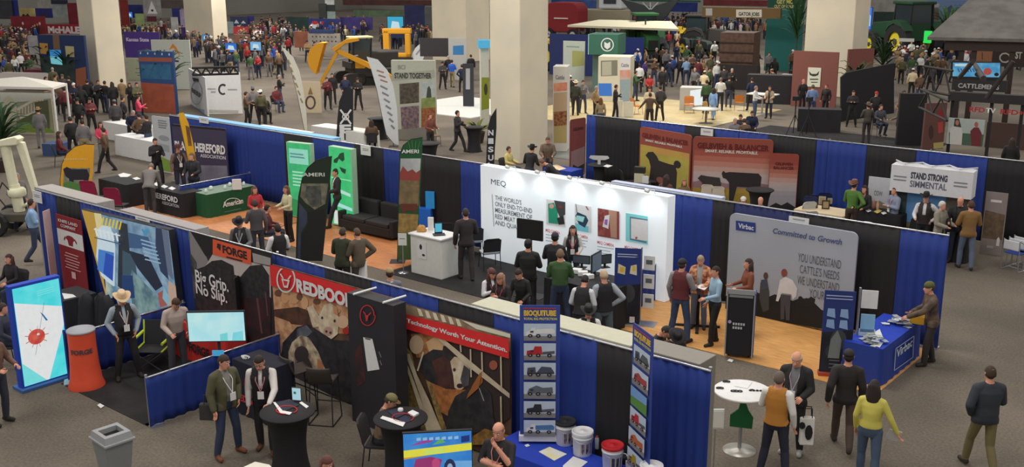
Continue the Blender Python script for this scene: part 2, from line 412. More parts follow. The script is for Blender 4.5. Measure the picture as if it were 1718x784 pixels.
def body_mesh(h,arms,legs,lean,turn,nod,sex,belly,seat,q,long_sleeve=True,bulk=1.0,skirt=False):
    J,k=skeleton(h,arms,legs,lean,turn,nod,sex,belly,seat);T=J['T'];mb=MB();tl=[]
    X=V3(1,0,0);Yv=rotx(V3(0,1,0),lean,V3(0,0,0))
    mm=sex == 'm';B=bulk
    st=[((0,.01,.84),.12,.10),((0,.01,.92),.165 if mm else .175,.125),((0,.005,1.02),.155*B,.118*B+belly*.6),((0,-belly*.35,1.12),(.15 if mm else .130)*B,.115*B+belly),
          ((0,-.005 -belly*.15,1.25),(.172 if mm else .148)*B,.125*B+belly*.4+(0 if mm else .01)),((0,0,1.36),(.195 if mm else .170)*B,.115*B),((0,.01,1.44),.175 if mm else .155,.085),((0,.015,1.485),.09,.068)]
    loft(mb,[(T(c),X*a,Yv*b) for c,a,b in st],18)
    F=headframe(J)
    limb(mb,T((0,.02,1.43)),J['head']+V3(0,0,-.04),.064,.056)
    tl.append(('neck',T((0,.01,1.50)),F((0,.01,-.06)),.055));tl.append(('head',F((0,0,-.03)),F((0,0,.04)),.09))
    # skull with brow, nose and chin
    st=[]
    for z,rx,yf,yb in ((-.118,.022,-.070,-.03),(-.105,.042,-.088,.0),(-.075,.056,-.093,.035),(-.045,.064,-.097,.065),(-.01,.070,-.094,.084),(.03,.0745,-.094,.094),(.065,.073,-.088,.094),(.095,.060,-.068,.08),(.115,.036,-.04,.055),(.122,.012,-.01,.02)):
        st.append((F((0,(yf+yb)/2,z)),F((rx,0,0)) -F((0,0,0)),F((0,(yb -yf)/2,0)) -F((0,0,0))))
    loft(mb,st,16)
    if q == 'near':
        limb(mb,F((0,-.088,.015)),F((0,-.112,-.028)),.010,.015)
        for s in (1,-1):limb(mb,F((s*.074,.005,-.028)),F((s*.080,.014,.022)),.011,.014)
    for s in (1,-1):
        S_,E_,W_=J['S',s],J['E',s],J['W',s];a=1.0 if mm else .86;sl=.010 if long_sleeve else 0
        limb(mb,S_,E_,.060*a+sl,.046*a+sl,bul=.05);limb(mb,E_,W_,.045*a+sl,.031*a+sl,bul=.08)
        limb(mb,T((s*.04,.015,1.47)),S_,.05,.058*a+sl);limb(mb,T((s*.09,.01,1.38)),S_,.075,.06*a+sl)
        tl.append(('uparm',S_,E_,.055));tl.append(('forearm',E_,W_,.042))
        H_,K_,A_=J['H',s],J['K',s],J['A',s];pl=.008
        limb(mb,H_,K_,.098 if mm else .10,.062+pl);limb(mb,K_,A_+V3(0,0,.02),.060+pl,.045+pl*1.5,bul=.12)
        tl.append(('leg',H_+(K_ -H_)*.1,K_,.085));tl.append(('leg',K_,A_+V3(0,0,.04),.06))
        td=V3(.18*s,-1,0);td /= np.linalg.norm(td);A0=V3(A_[0],A_[1],A_[2] -.03)
        limb(mb,A0 -td*.035,A0+td*.14 -V3(0,0,.012),.046,.040)
        tl.append(('shoe',A0 -td*.03,A0+td*.15,.05))
        if q != 'near':limb(mb,W_,W_+(W_ -E_)/np.linalg.norm(W_ -E_)*.11,.036,.022);tl.append(('hand',W_+(W_ -E_)*.1,W_+(W_ -E_)*.45,.03))
    tl.append(('torso',T((0,0,1.06)),T((0,0,1.36)),.15));tl.append(('hips',T((0,0,.88)),T((0,0,.93)),.155))
    if skirt:
        loft(mb,[(V3(0,0,.95),X*.16,Yv*.12),(V3(0,0,.55),X*.21,Yv*.19)],16)
    if k != 1:mb.v=[tuple(c*k for c in v) for v in mb.v]
    tmp=mb.build('tmp',[(128,128,128)])
    r=tmp.modifiers.new('r','REMESH');r.mode='VOXEL';r.voxel_size={'near':.0125,'mid':.017,'far':.03}[q];r.use_smooth_shade=True
    sm=tmp.modifiers.new('s','SMOOTH');sm.factor=.5;sm.iterations=2 if q == 'near' else 1
    bpy.context.view_layer.update()
    me=bpy.data.meshes.new_from_object(tmp.evaluated_get(bpy.context.evaluated_depsgraph_get()))
    bpy.data.objects.remove(tmp)
    n=len(me.polygons);cen=np.zeros(n*3);me.polygons.foreach_get('center',cen);cen=cen.reshape(-1,3)/k
    best=np.full(n,9.0);lab=np.zeros(n,int);names=[t[0] for t in tl]
    for i,(nm,a,b,r_) in enumerate(tl):
        d=b -a;L2=d @ d;t=np.clip(((cen -a) @ d)/L2,0,1);dist=np.linalg.norm(cen -a -t[:,None]*d,axis=1) -r_
        u=dist < best;best[u]=dist[u];lab[u]=i
    labs=np.array([names[i] for i in lab]);
    return me,labs,cen,J,k
def extract(me,keep,off,name):
    """copy the kept faces pushed outwards: a garment following the body"""
    nv=len(me.vertices);co=np.zeros(nv*3);me.vertices.foreach_get('co',co);co=co.reshape(-1,3);no=np.zeros(nv*3);me.vertices.foreach_get('normal',no);no=no.reshape(-1,3)
    polys=[tuple(me.polygons[i].vertices) for i in np.nonzero(keep)[0]]
    idx={};vs=[]
    cnt={}
    for f in polys:
        for a,b in zip(f,f[1:]+f[:1]):cnt[(min(a,b),max(a,b))]=cnt.get((min(a,b),max(a,b)),0)+1
    rim={v for e,c in cnt.items() if c == 1 for v in e}
    fs=[]
    for f in polys:
        g=[]
        for v in f:
            if v not in idx:idx[v]=len(vs);vs.append(co[v]+no[v]*off)
            g.append(idx[v])
        fs.append(tuple(g))
    # turn the hem in to the body so that the cloth has thickness
    inn={}
    for v in rim:inn[v]=len(vs);vs.append(co[v] -no[v]*.002)
    for f in polys:
        for a,b in zip(f,f[1:]+f[:1]):
            if cnt[(min(a,b),max(a,b))] == 1:fs.append((idx[b],idx[a],inn[a],inn[b]))
    m=bpy.data.meshes.new(name);m.from_pydata([tuple(v) for v in vs],[],fs);m.polygons.foreach_set('use_smooth',[True]*len(fs));m.update();return m
def hair_mesh(style,F,k,off=0.0):
    mb=MB();n,kk=20,14;vs=[];keep={}
    def pt(i,j):
        t=PI*j/kk;a=2*PI*i/n;x,y,z=math.sin(t)*math.cos(a),math.sin(t)*math.sin(a),math.cos(t)
        return x,y,z
    for j in range(kk+1):
        for i in range(n):
            x,y,z=pt(i,j);g=1.0
            low=z < (-.42 if style != 'long' else -.6)
            face=y < -.15 and z < .42 -.25*abs(x)
            if low or face:g=.80
            if style == 'bald' and z > .45:g=.8
            vs.append(F((x*.084*g,y*.103*g+.004,z*.126*g+.008)))
    fs=[(j*n+i,j*n+(i+1) % n,(j+1)*n+(i+1) % n,(j+1)*n+i) for j in range(kk) for i in range(n)]
    mb.add(vs,[f[::-1] for f in fs],0,True)
    o=F((0,0,0));ux=F((1,0,0)) -o;uy=F((0,1,0)) -o;uz=V3(0,0,1)
    if style == 'long':
        c=F((0,.045,0))
        loft(mb,[(c+V3(0,0,.09),ux*.06,uy*.045),(c,ux*.092,uy*.062),(c -uz*.12+uy*.02,ux*.10,uy*.05),(c -uz*.24+uy*.035,ux*.095,uy*.04),(c -uz*.33+uy*.04,ux*.06,uy*.025)],14)
        for s in (1,-1):loft(mb,[(c+ux*s*.065+V3(0,0,.05),ux*.025,uy*.05),(c+ux*s*.085 -uz*.06 -uy*.02,ux*.022,uy*.05),(c+ux*s*.092 -uz*.2 -uy*.02,ux*.028,uy*.05),(c+ux*s*.085 -uz*.29 -uy*.02,ux*.015,uy*.03)],10)
    if style in ('bun','pony'):
        c=F((0,.115,.03));mb.ball(c,(.04,.04,.04))
        if style == 'pony':loft(mb,[(c,ux*.03,uy*.03),(c+uy*.03 -uz*.1,ux*.035,uy*.025),(c+uy*.02 -uz*.24,ux*.012,uy*.01)],8)
    if style == 'beard' :pass
    mb.v=[tuple(c*k for c in v) for v in mb.v]
    return mb
def hat_mesh(kind,F,k):
    mb=MB();o=F((0,0,0));ux=F((1,0,0)) -o;uy=F((0,1,0)) -o;uz=F((0,0,1)) -o
    P_=lambda x,y,z:o+ux*x+uy*y+uz*z
    if kind == 'cowboy':
        n=28;rings=[]
        for (rr,dz,top) in ((.088,0,0),(.12,.0,0),(.145,.012,0),(.165,.03,0)):
            rings.append([P_(rr*.98*math.cos(a),rr*1.12*math.sin(a),.06+dz*0+.055*(rr/.165) ** 2*abs(math.cos(a)) ** 2 -.022*(rr/.165) ** 2*abs(math.sin(a)) ** 3) for a in [2*PI*i/n for i in range(n)]])
        vs=[v for r in rings for v in r]+[v -uz*.006 for r in rings for v in r];N=4*n
        fs=[(j*n+i,j*n+(i+1) % n,(j+1)*n+(i+1) % n,(j+1)*n+i) for j in range(3) for i in range(n)]
        fs += [tuple(v+N for v in f[::-1]) for f in fs]+[(3*n+i,3*n+(i+1) % n,3*n+(i+1) % n+N,3*n+i+N) for i in range(n)]
        mb.add(vs,fs,0,True)
        loft(mb,[(P_(0,0,.055),ux*.088,uy*.103),(P_(0,0,.09),ux*.086,uy*.100),(P_(0,0,.14),ux*.078,uy*.094),(P_(0,.004,.172),ux*.062,uy*.082),(P_(0,.004,.168),ux*.03,uy*.05)],20)
        loft(mb,[(P_(0,0,.066),ux*.090,uy*.105),(P_(0,0,.084),ux*.089,uy*.104)],20,1)
    elif kind in ('cap','beanie'):
        lo=.045 if kind == 'cap' else .02
        loft(mb,[(P_(0,.003,lo),ux*.087,uy*.106),(P_(0,.003,.075),ux*.086,uy*.104),(P_(0,.003,.11),ux*.070,uy*.085),(P_(0,.003,.135),ux*.04,uy*.05),(P_(0,.003,.142),ux*.01,uy*.01)],20)
        if kind == 'cap':
            pts=[(-.065,-.075),(-.062,-.12),(-.04,-.155),(0,-.17),(.04,-.155),(.062,-.12),(.065,-.075)]
            vs=[P_(x,y,.052 -.10*(abs(y) -.07)*.5) for x,y in pts]+[P_(x,y,.044 -.10*(abs(y) -.07)*.5) for x,y in pts]
            n=len(pts);mb.add(vs,[tuple(range(n))[::-1],tuple(range(n,2*n))]+[(i,(i+1) % n,n+(i+1) % n,n+i) for i in range(n)],1,True)
            mb.ball(P_(0,.003,.143),(.008,.008,.005),6,4)
    mb.v=[tuple(c*k for c in v) for v in mb.v]
    return mb
SKIN=(196,140,116);SK2=(150,96,72)
NEARP=[]
def viewang(x,y,face):
    """rotation so that the person, seen from the balcony, faces: 0 = towards us, 90 = image right, 180 = away"""
    return math.atan2(-x,-y)*-1+0 if False else math.atan2(0 -y,0 -x)+PI/2+math.radians(face)
def person(label,at,face=0,h=1.76,arms=('down','down'),legs='stand',lean=0,turn=0,nod=0,sex='m',skin=SKIN,hair=('short',(58,42,34)),hat=None,shirt=(120,120,125),sleeve='long',
           pants=(38,44,60),shoes=(40,34,30),jacket=None,vest=None,belly=0.0,badge=None,seat=.47,q='near',bulk=1.0,group=None,zb=0.0,glasses=False,bag=None,tights=None,cuff=None):
    """lean, turn, nod in degrees; arms = (person's +X side, -X side)"""
    me,labs,cen,J,k=body_mesh(h,arms,legs,math.radians(lean),math.radians(turn),math.radians(nod),sex,belly,seat,q,sleeve == 'long',bulk)
    pel=J['pel'];lr=math.radians(lean)
    tz=np.array([0.0]);rel=cen -pel;up=-rel[:,1]*math.sin(lr)+rel[:,2]*math.cos(lr);upz=up+.93   # height in the torso frame
    tor=np.isin(labs,['torso','hips']) ;mi=np.zeros(len(labs),int)
    mi[labs == 'torso']=1;mi[(labs == 'hips')]=2;mi[labs == 'torso']=np.where(upz[labs == 'torso'] < .985,2,1)
    mi[labs == 'leg']=2;mi[labs == 'shoe']=3;mi[labs == 'uparm']=1;mi[labs == 'forearm']=1 if sleeve == 'long' else 0;mi[labs == 'neck']=0;mi[labs == 'head']=0;mi[labs == 'hand']=0
    fx=cen[:,0];
    me.name='person_body';me.materials.clear()
    for c in (skin,shirt,pants,shoes):me.materials.append(M_(c))
    me.polygons.foreach_set('material_index',[int(i) for i in mi]);me.polygons.foreach_set('use_smooth',[True]*len(mi));me.update()
    x,y=at;R_=thing('person',label,'person',(x,y,zb),viewang(x,y,face),group)
    F=headframe(J)
    if q == 'near':   # hands, eyes and mouth belong to the same body mesh
        ex=MB()
        for s in (1,-1):
            d=J['W',s] -J['E',s];hand(ex,J['W',s]+d/np.linalg.norm(d)*.015,d,V3(-s*.3,-1,.15) if abs(d[2]) > .15 else V3(-s,0,.6),0,.35)
            ex.ball(F((s*.030,-.086,.018)),(.013,.010,.008),8,6,1);ex.ball(F((s*.030,-.094,.018)),(.006,.005,.006),8,6,2)
            limb(ex,F((s*.015,-.096,.040)),F((s*.048,-.086,.042)),.004,.003,6,2)
        limb(ex,F((-.02,-.095,-.062)),F((.02,-.095,-.062)),.005,.005,6,3)
        if glasses:
            for s in (1,-1):
                for i in range(10):
                    a,b=2*PI*i/10,2*PI*(i+1)/10;ex.cyl(F((s*.032+.024*math.cos(a),-.104,.018+.017*math.sin(a))),F((s*.032+.024*math.cos(b),-.104,.018+.017*math.sin(b))),.0025,n=5,m=2)
        ex.v=[tuple(c*k for c in v) for v in ex.v]
        e=ex.mesh('x',[skin,(235,232,228),(30,24,22),(150,84,78)])
        import bmesh
        bm=bmesh.new();bm.from_mesh(me);nf=len(bm.faces);bm.from_mesh(e);bm.faces.ensure_lookup_table()
        for f in bm.faces[nf:]:f.material_index={0:0,1:4,2:5,3:6}[f.material_index];f.smooth=True
        bm.to_mesh(me);bm.free();bpy.data.meshes.remove(e)
        for c in ((235,232,228),(30,24,22),(150,84,78)):me.materials.append(M_(c))
    bo=bpy.data.objects.new('body',me);COL.objects.link(bo);bo.parent=R_
    full=me
    def garment(keep,off,name,c,label=None):
        nb=len(labs);kf=np.zeros(len(me.polygons),bool);kf[:nb]=keep
        g=extract(me,kf,off*k,name);g.materials.append(M_(c));o=bpy.data.objects.new(name,g);COL.objects.link(o);o.parent=R_
        return o
    front=(rel[:,1] < 0)
    if vest:garment((labs == 'torso') & (upz > .93) & ~((abs(fx) < .035) & (cen[:,1] < pel[1] -.0 -np.sin(lr)*up) & (upz > 1.20)) | ((labs == 'hips') & (upz > .93)),.016,'vest',vest)
    if jacket:
        hem=.86;open_=.05
        yl=rel[:,1]*math.cos(lr)+rel[:,2]*math.sin(lr)
        keep=(np.isin(labs,['torso','hips','uparm','forearm','leg']) & (upz > hem)) & ~((abs(fx) < open_+.03*(upz -.9)) & (yl < 0) & np.isin(labs,['torso','hips']))
        keep &= ~((labs == 'leg') & (upz < hem))
        keep |= (np.isin(labs,['uparm','forearm']))
        garment(keep,.012,'jacket',jacket)
    if hair and hair[0] != 'none':hair_mesh(hair[0],F,k).build('hair',hair[1],R_)
    if hat:hat_mesh(hat[0],F,k).build('hat',[hat[1],hat[2] if len(hat) > 2 else hat[1]],R_)
    if badge:
        T=J['T'];mb=MB();yb=-.155 -belly*1.1 -(.02 if (vest or jacket) else 0)
        pts=[T((s_*.065,-.0,1.495)) for s_ in (1,-1)];mid=[T((s_*.07,-.125 -(.015 if vest or jacket else 0),1.36)) for s_ in (1,-1)];bt=T((0,yb -.005,1.17))
        for a,b in zip(pts,mid):mb.cyl(a,b,.007,n=6);mb.cyl(b,bt,.007,n=6)
        mb.v=[tuple(c*k for c in v) for v in mb.v];st=mb.build('lanyard',badge,R_)
        c=T((0,yb -.012,1.11));mc=MB();mc.box(tuple(c*k),(.10,.008,.13));mc.build('badge',(238,238,238),st)
    return R_
# --- distant people: a few bodies in different poses, shared and recoloured ---
FARP={}
def far_proto(key,**kw):
    me,labs,cen,J,k=body_mesh(kw.get('h',1.76),kw.get('arms',('down','down')),kw.get('legs','stand'),math.radians(kw.get('lean',0)),0,math.radians(kw.get('nod',5)),kw.get('sex','m'),kw.get('belly',0),kw.get('seat',.47),'far',True,kw.get('bulk',1.1))
    pel=J['pel'];lr=math.radians(kw.get('lean',0));rel=cen -pel;upz=-rel[:,1]*math.sin(lr)+rel[:,2]*math.cos(lr)+.93
    mi=np.where(labs == 'torso',np.where(upz < .96,2,1),0);mi[labs == 'hips']=2;mi[labs == 'leg']=2;mi[labs == 'shoe']=3;mi[np.isin(labs,['uparm','forearm'])]=1
    me.materials.clear()
    for c in (SKIN,(120,120,120),(40,40,50),(40,34,30)):me.materials.append(M_(c))
    me.polygons.foreach_set('material_index',[int(i) for i in mi]);me.polygons.foreach_set('use_smooth',[True]*len(mi));me.update();me.name='distant_body'
    F=headframe(J);hair={s:hair_mesh(s,F,k).mesh('hair',[(50,38,30)]) for s in ('short','long')}
    hats={s:hat_mesh(s,F,k).mesh(s,[(40,36,34),(40,36,34)]) for s in ('cap','cowboy')}
    FARP[key]=(me,hair,hats)
def init_far():
    far_proto('s1');far_proto('s2',arms=('pocket','pocket'),legs='wide',belly=.05);far_proto('s3',arms=('fore','phone'),legs='step');far_proto('s4',arms=('cross','cross'),legs='wide',bulk=1.15)
    far_proto('s5',arms=('hip','down'),h=1.72,legs='step');far_proto('w1',legs='walk',arms=('swing','fore'));far_proto('f1',sex='f',h=1.65,arms=('fore','fore'));far_proto('f2',sex='f',h=1.66,legs='walk',arms=('down','swing'))
    far_proto('l1',lean=28,arms=('reach','fore'),legs='step');far_proto('t1',legs='sit',arms=('lap','lap'),seat=.47);far_proto('t2',legs='sit',arms=('fore','fore'),lean=18,seat=.65)
CN={'black':(28,26,28),'grey':(104,102,104),'dark grey':(58,56,58),'white':(205,205,202),'brown':(88,66,48),'tan':(150,122,86),'blue':(44,74,148),'light blue':(126,158,196),'navy':(30,36,62),
      'red':(156,40,42),'maroon':(92,34,40),'green':(56,84,52),'pink':(196,60,90),'yellow':(196,172,70),'cream':(196,180,146),'olive':(84,82,56),'orange':(180,96,44),'jeans':(50,60,84),'khaki':(140,124,92),'purple':(74,52,110),'bright blue':(40,90,190)}
USEDL={}
def far_person(at,proto,top,bottom,head,face,where,zb=0.0,extra=''):
    """head: short/long hair, or hat kind 'cap:white', 'cowboy:black'"""
    me,hair,hats=FARP[proto];x,y=at;fem=proto[0] == 'f'
    hd={'short':'short dark hair','long':'long dark hair','blond':'fair long hair','grey':'short grey hair'}.get(head) or (head.split(':')[1]+(' cap' if head.startswith('cap') else ' cowboy hat'))
    pose={'s1':'standing','s2':'standing hands in pockets','s3':'standing holding a phone','s4':'standing arms crossed','s5':'standing hand on hip','w1':'walking','f1':'standing','f2':'walking','l1':'leaning forward','t1':'sitting','t2':'sitting forward'}[proto]
    f=face % 360;view='facing us' if f < 45 or f > 315 else ('seen from behind' if 135 < f < 225 else ('facing right' if f < 180 else 'facing left'))
    label=f'person in {top} top, {hd}, {pose} {extra or view}, {where}'
    if len(label.split()) > 16:label=f'person in {top} top, {hd}, {view}, {where}'
    if len(label.split()) > 16:label=f'person in {top} top, {hd}, {where}'
    USEDL.setdefault(label,[]).append(1)
    R_=thing('person',label,'person',(x,y,zb),viewang(x,y,face))
    R_['_w']=where
    b=bpy.data.objects.new('body',me);COL.objects.link(b);b.parent=R_
    for i,c in ((1,CN[top]),(2,CN[bottom]),(3,(40,34,30))):
        b.material_slots[i].link='OBJECT';b.material_slots[i].material=M_(c)
    hs='long' if head in ('long','blond') else 'short'
    hc={'blond':(150,118,70),'grey':(150,146,140)}.get(head,(50,38,30))
    o=bpy.data.objects.new('hair',hair[hs]);COL.objects.link(o);o.parent=R_;o.material_slots[0].link='OBJECT';o.material_slots[0].material=M_(hc)
    if ':' in head:
        kk,c=head.split(':');o=bpy.data.objects.new('hat',hats[kk]);COL.objects.link(o);o.parent=R_
        for sl in o.material_slots:sl.link='OBJECT';sl.material=M_(CN[c])
    return R_
# ================= front row of booths =================
def bays(Y,x0,x1,cols,where,h=2.44,bay=3.05,names=None):
    """cols: [(px at the top edge, colour)] left to right"""
    xs=[(xcol(p,Y,h) if p is not None else None,c) for p,c in cols]
    n=max(1,round((x1 -x0)/bay));bw=(x1 -x0)/n
    for i in range(n):
        a,b=x0+i*bw,x0+(i+1)*bw;segs=[];cur=x0
        for xe,c in xs:
            xe=x1 if xe is None else xe;s,e=max(a,cur),min(b,xe)
            if e -s > .04:segs.append((s -a,e -a,c))
            cur=xe
        if segs[0][0] > .02:segs[0]=(0,segs[0][1],segs[0][2])
        segs[-1]=(segs[-1][0],bw,segs[-1][2])
        posts=[0.0] if i else [0.0]
        if i == n -1:posts.append(bw)
        drape_run(names[i] if names else f'{where}, bay {i}',(a,Y),(b,Y),segs,h,posts)
FY=11.75
bays(FY,-24.8,-6.26,[(92,BLUE),(134,BLACK),(318,BLUE),(430,BLACK),(545,BLUE),(622,BLACK),(735,BLUE),(828,BLACK),(1003,BLUE),(1062,BLACK),(None,BLUE)],'',names=[
    'blue and black curtain bay behind the red knife banner, left end of front row','blue curtain bay behind the left half of the large lit hand picture','blue and black curtain bay between lit hand picture and Big Grip banner',
    'blue and black curtain bay behind the red-topped cattle banner','black and blue curtain bay behind the technology cattle banner','blue and black curtain bay between the two truck roll-up banners of the front row'])
for o in [q for q in COL.objects if q.name.startswith('pipe_and_drape')]:pass
# hard white partitions standing behind the front drapes
def partition(label,x0,x1,y0,y1,c=(190,190,182),h=2.43):
    o=MB().box(((x0+x1)/2,(y0+y1)/2,h/2),(x1 -x0,y1 -y0,h)).build('display_partition',c,bev=.01);tag(o,label,'partition')
partition('pale hard partition behind front curtains between the two truck roll-up banners',-10.67,-7.62,11.86,12.33,(176,174,156));partition('grey hard partition at the right end behind the front curtains',-7.6,-6.5,11.86,12.33,(126,121,113))
partition('white partition top behind the lit hand picture and Big Grip banner',-21.2,-18.3,11.86,12.2,(150,144,144))
partition('white partition top left of the lit hand picture, behind curtain end',-25.1,-22.2,11.86,12.32,(150,145,142))
# low side rails
def low_rail(label,p0,p1,h=.93,posts=None,c=BLUE):
    L_=math.hypot(p1[0] -p0[0],p1[1] -p0[1]);return drape_run(label,p0,p1,[(0,L_,c)],h,posts if posts is not None else (0.0,L_))
low_rail('low blue curtain rail running from the aisle beside the man in olive jacket',(-15.35,8.75),(-15.35,11.6))
low_rail('low blue curtain rail behind the orange column and yellow camping chair',(-18.4,9.2),(-18.4,11.55))
RT=dict(c=(176,48,42));WT=(232,230,226)
# --- knife company roll-up
b=Board('rollup_banner','dark red knife company roll-up banner with white bull emblem band','banner',(0,11.5),0,(93,362),(135,367),zb=.03,th=.015,color=(128,30,40))
b.rart([((226,222,216),[(0,.64),(1,.64),(1,.83),(0,.83)]),((128,30,40),el(.5,.745,.17,.035)),((128,30,40),[(.42,.66),(.58,.66),(.62,.74),(.38,.74)]),
        ((128,30,40),seg(.32,.75,.25,.71,.03)),((128,30,40),seg(.68,.75,.75,.71,.03))]+[((206,170,166),[(.2+.05*(i % 2),.60 -i*.035),(.8 -.04*(i % 3),.60 -i*.035),(.8 -.04*(i % 3),.59 -i*.035),(.2+.05*(i % 2),.59 -i*.035)]) for i in range(1,7)]+[((206,170,166),[(.42,.27),(.58,.27),(.58,.35),(.42,.35)])])
b.rtext('KNIFE LAND',.12,.88,.92,.035,WT);b.rtext('COMPANY',.2,.8,.865,.035,WT)
MB().box((0,.02,.0),(b.hw*2.05,.12,.08)).build('base',STEEL,b.root)
b=Board('rollup_banner','narrow pale pink roll-up banner seen edge-on at the far left curtain','banner',G(82,358,2.1),math.radians(-58),(70,348),(83,358),zb=.03,th=.02,color=(184,160,160))
b.rart([((90,50,60),[(.1,.2),(.6,.1),(.9,.5),(.4,.7)]),((210,196,192),[(.2,.5),(.8,.6),(.7,.9),(.3,.85)]),((60,40,50),el(.5,.35,.3,.06))])
# --- big lit picture with hands
s=Board('lit_display','large lit fabric picture of hands holding a blue and white device','display',(0,11.55),0,(283,385),(297,385),zb=.0,th=.14,color=(30,34,44),zt=2.3)
bpy.data.objects.remove(s.panel)
poly=[s.L(*q) for q in ((136,351),(284,386),(299,512),(312,640),(222,640))];poly=[(x,max(z,.05)) for x,z in poly]
MB().prism(poly[::-1],0,.14).build('frame',(30,34,44),s.root)
def lp(it,name='lit_picture'):
    mb=MB();mats=[]
    for c,pts in it:
        s.k += 1;P=[s.L(*q) for q in pts];a=sum(P[i -1][0]*P[i][1] -P[i][0]*P[i -1][1] for i in range(len(P)))
        if a < 0:P=P[::-1]
        m=mat(c[0] if isinstance(c[0],tuple) else c,emit=.75,rough=.6,mot=c[1] if isinstance(c[0],tuple) else None,msc=3);
        if m not in mats:mats.append(m)
        mb.add([(x,-.002 -.0012*s.k,max(z,.07)) for x,z in P],[tuple(range(len(P)))],mats.index(m))
    mb.build(name,mats,s.root)
lp([(((96,130,160),(140,170,190)),[(137,352),(283,387),(298,511),(308,610),(214,610)]),
    ((190,150,60),[(137,352),(158,357),(172,450),(176,480),(186,512),(182,512)]),((222,206,150),[(158,357),(170,359),(190,470),(182,500)]),
    ((36,46,58),[(200,372),(214,376),(222,470),(210,490),(198,480)]),((60,84,100),[(206,420),(226,430),(236,500),(206,500)]),
    ((206,224,238),[(165,385),(172,378),(186,380),(194,412),(193,480),(188,481),(170,462),(162,430)]),((70,130,205),[(166,418),(192,424),(190,472),(164,452)]),((34,80,180),[(178,424),(192,430),(190,472),(174,458)]),
    ((96,108,128),[(262,380),(283,387),(292,470),(272,450)]),((40,56,84),[(262,382),(272,384),(284,470),(270,455),(262,420)]),((28,38,56),[(216,420),(250,430),(274,480),(262,488),(232,450)]),((60,90,130),[(216,390),(250,398),(256,418),(218,416)]),
    (((130,160,160),(80,110,120)),[(222,452),(268,500),(264,520),(226,528),(218,480)]),((190,160,140),[(284,470),(296,480),(299,511),(282,516)]),((160,90,80),[(266,492),(276,486),(282,512),(270,516)]),((130,180,200),[(276,480),(286,500),(284,514),(274,500)]),
    (((100,140,150),(180,190,180)),[(178,470),(192,480),(190,500),(180,500)]),((30,60,110),[(206,462),(224,462),(228,500),(206,500)]),((60,150,190),seg(240,384,246,394,3)),((60,150,190),seg(250,384,244,394,3))]
   +[((150,180,206),seg(238+i*1.5,402+i*6.5,262+i*2,409+i*6.5,2.2)) for i in range(6)])
lp([((236,200,40),seg(176+i*6,364+i*1.4,173+i*6,378+i*1.4,2.6)) for i in range(6)]+[((226,236,244),seg(163+i*7,382+i*1.7,166+i*7,396+i*1.7,2.8)) for i in range(6)]+[((226,236,244),seg(161,384,205,395,2)),((60,84,120),seg(162,398,206,409,1.6))],'lettering')
# --- forge banner
b=Board('wall_banner','black cattle wall banner reading Big Grip No Slip with orange sign','banner',(0,11.6),0,(317,388),(455,425),zb=.1,th=.02,color=dict(c=(44,38,42),mot=(30,26,30),msc=3))
fur=((26,24,28),(44,40,44),9)
b.art([((128,124,124),[(317,388),(332,395),(350,440),(340,470),(318,450)]),((28,26,28),[(320,389),(358,400),(358,425),(345,430)]),((176,166,160),[(358,425),(455,448),(455,500),(420,470),(346,445)]),
       (fur,[(344,447),(356,438),(372,436),(392,446),(396,480),(400,560),(320,560),(320,440),(330,452)]),(fur,[(409,458),(420,446),(440,444),(452,462),(456,620),(398,620),(400,470)]),
       (((58,24,30),(30,22,26),4),[(400,500),(455,500),(455,640),(400,640)]),((92,60,62),seg(432,500,440,560,3)),((92,60,62),seg(446,490,450,530,2)),((150,144,142),[(424,424),(455,433),(455,446),(426,440)]),
       (((80,78,80),(40,38,40),5),[(317,420),(330,440),(330,500),(317,500)]),((60,150,60),[(314,392),(318,392),(319,402),(315,402)])])
b.art([((214,84,50),[(358,401),(422.5,419),(422.5,444),(358,427)])],name='orange_sign',inset=0)
b.text('FORGE',(375,423.5),(416,433),411,(34,30,30),.05);b.art([((34,30,30),[(366,408),(372,410),(371,421),(365,415)]),((34,30,30),seg(381,431,408,438,2.4))],name='emblem')
b.text('Big Grip.',(330,472),(385,486),452,WT,.02);b.text('No Slip.',(331,491),(383,506),473,WT,.02)
b=Board('rollup_banner','narrow black roll-up banner with red lettering in front of the Big Grip banner','banner',G(391.5,450,2.05),math.radians(-58),(391.5,450),(412,470),zb=.03,th=.015,color=(30,26,28))
b.rart([((214,210,206),[(0,.985),(1,.985),(1,1),(0,1)]),((150,34,38),[(.25,.55),(.75,.55),(.75,.66),(.25,.66)]),((200,196,194),[(.2,.86),(.8,.86),(.8,.9),(.2,.9)])]+[((190,60,56) if i % 2 else (170,166,160),[(.45,.48 -i*.05),(.95,.49 -i*.05),(.95,.465 -i*.05),(.45,.455 -i*.05)]) for i in range(8)])
MB().box((0,.02,0),(b.hw*2.05,.14,.08)).build('base',STEEL,b.root)
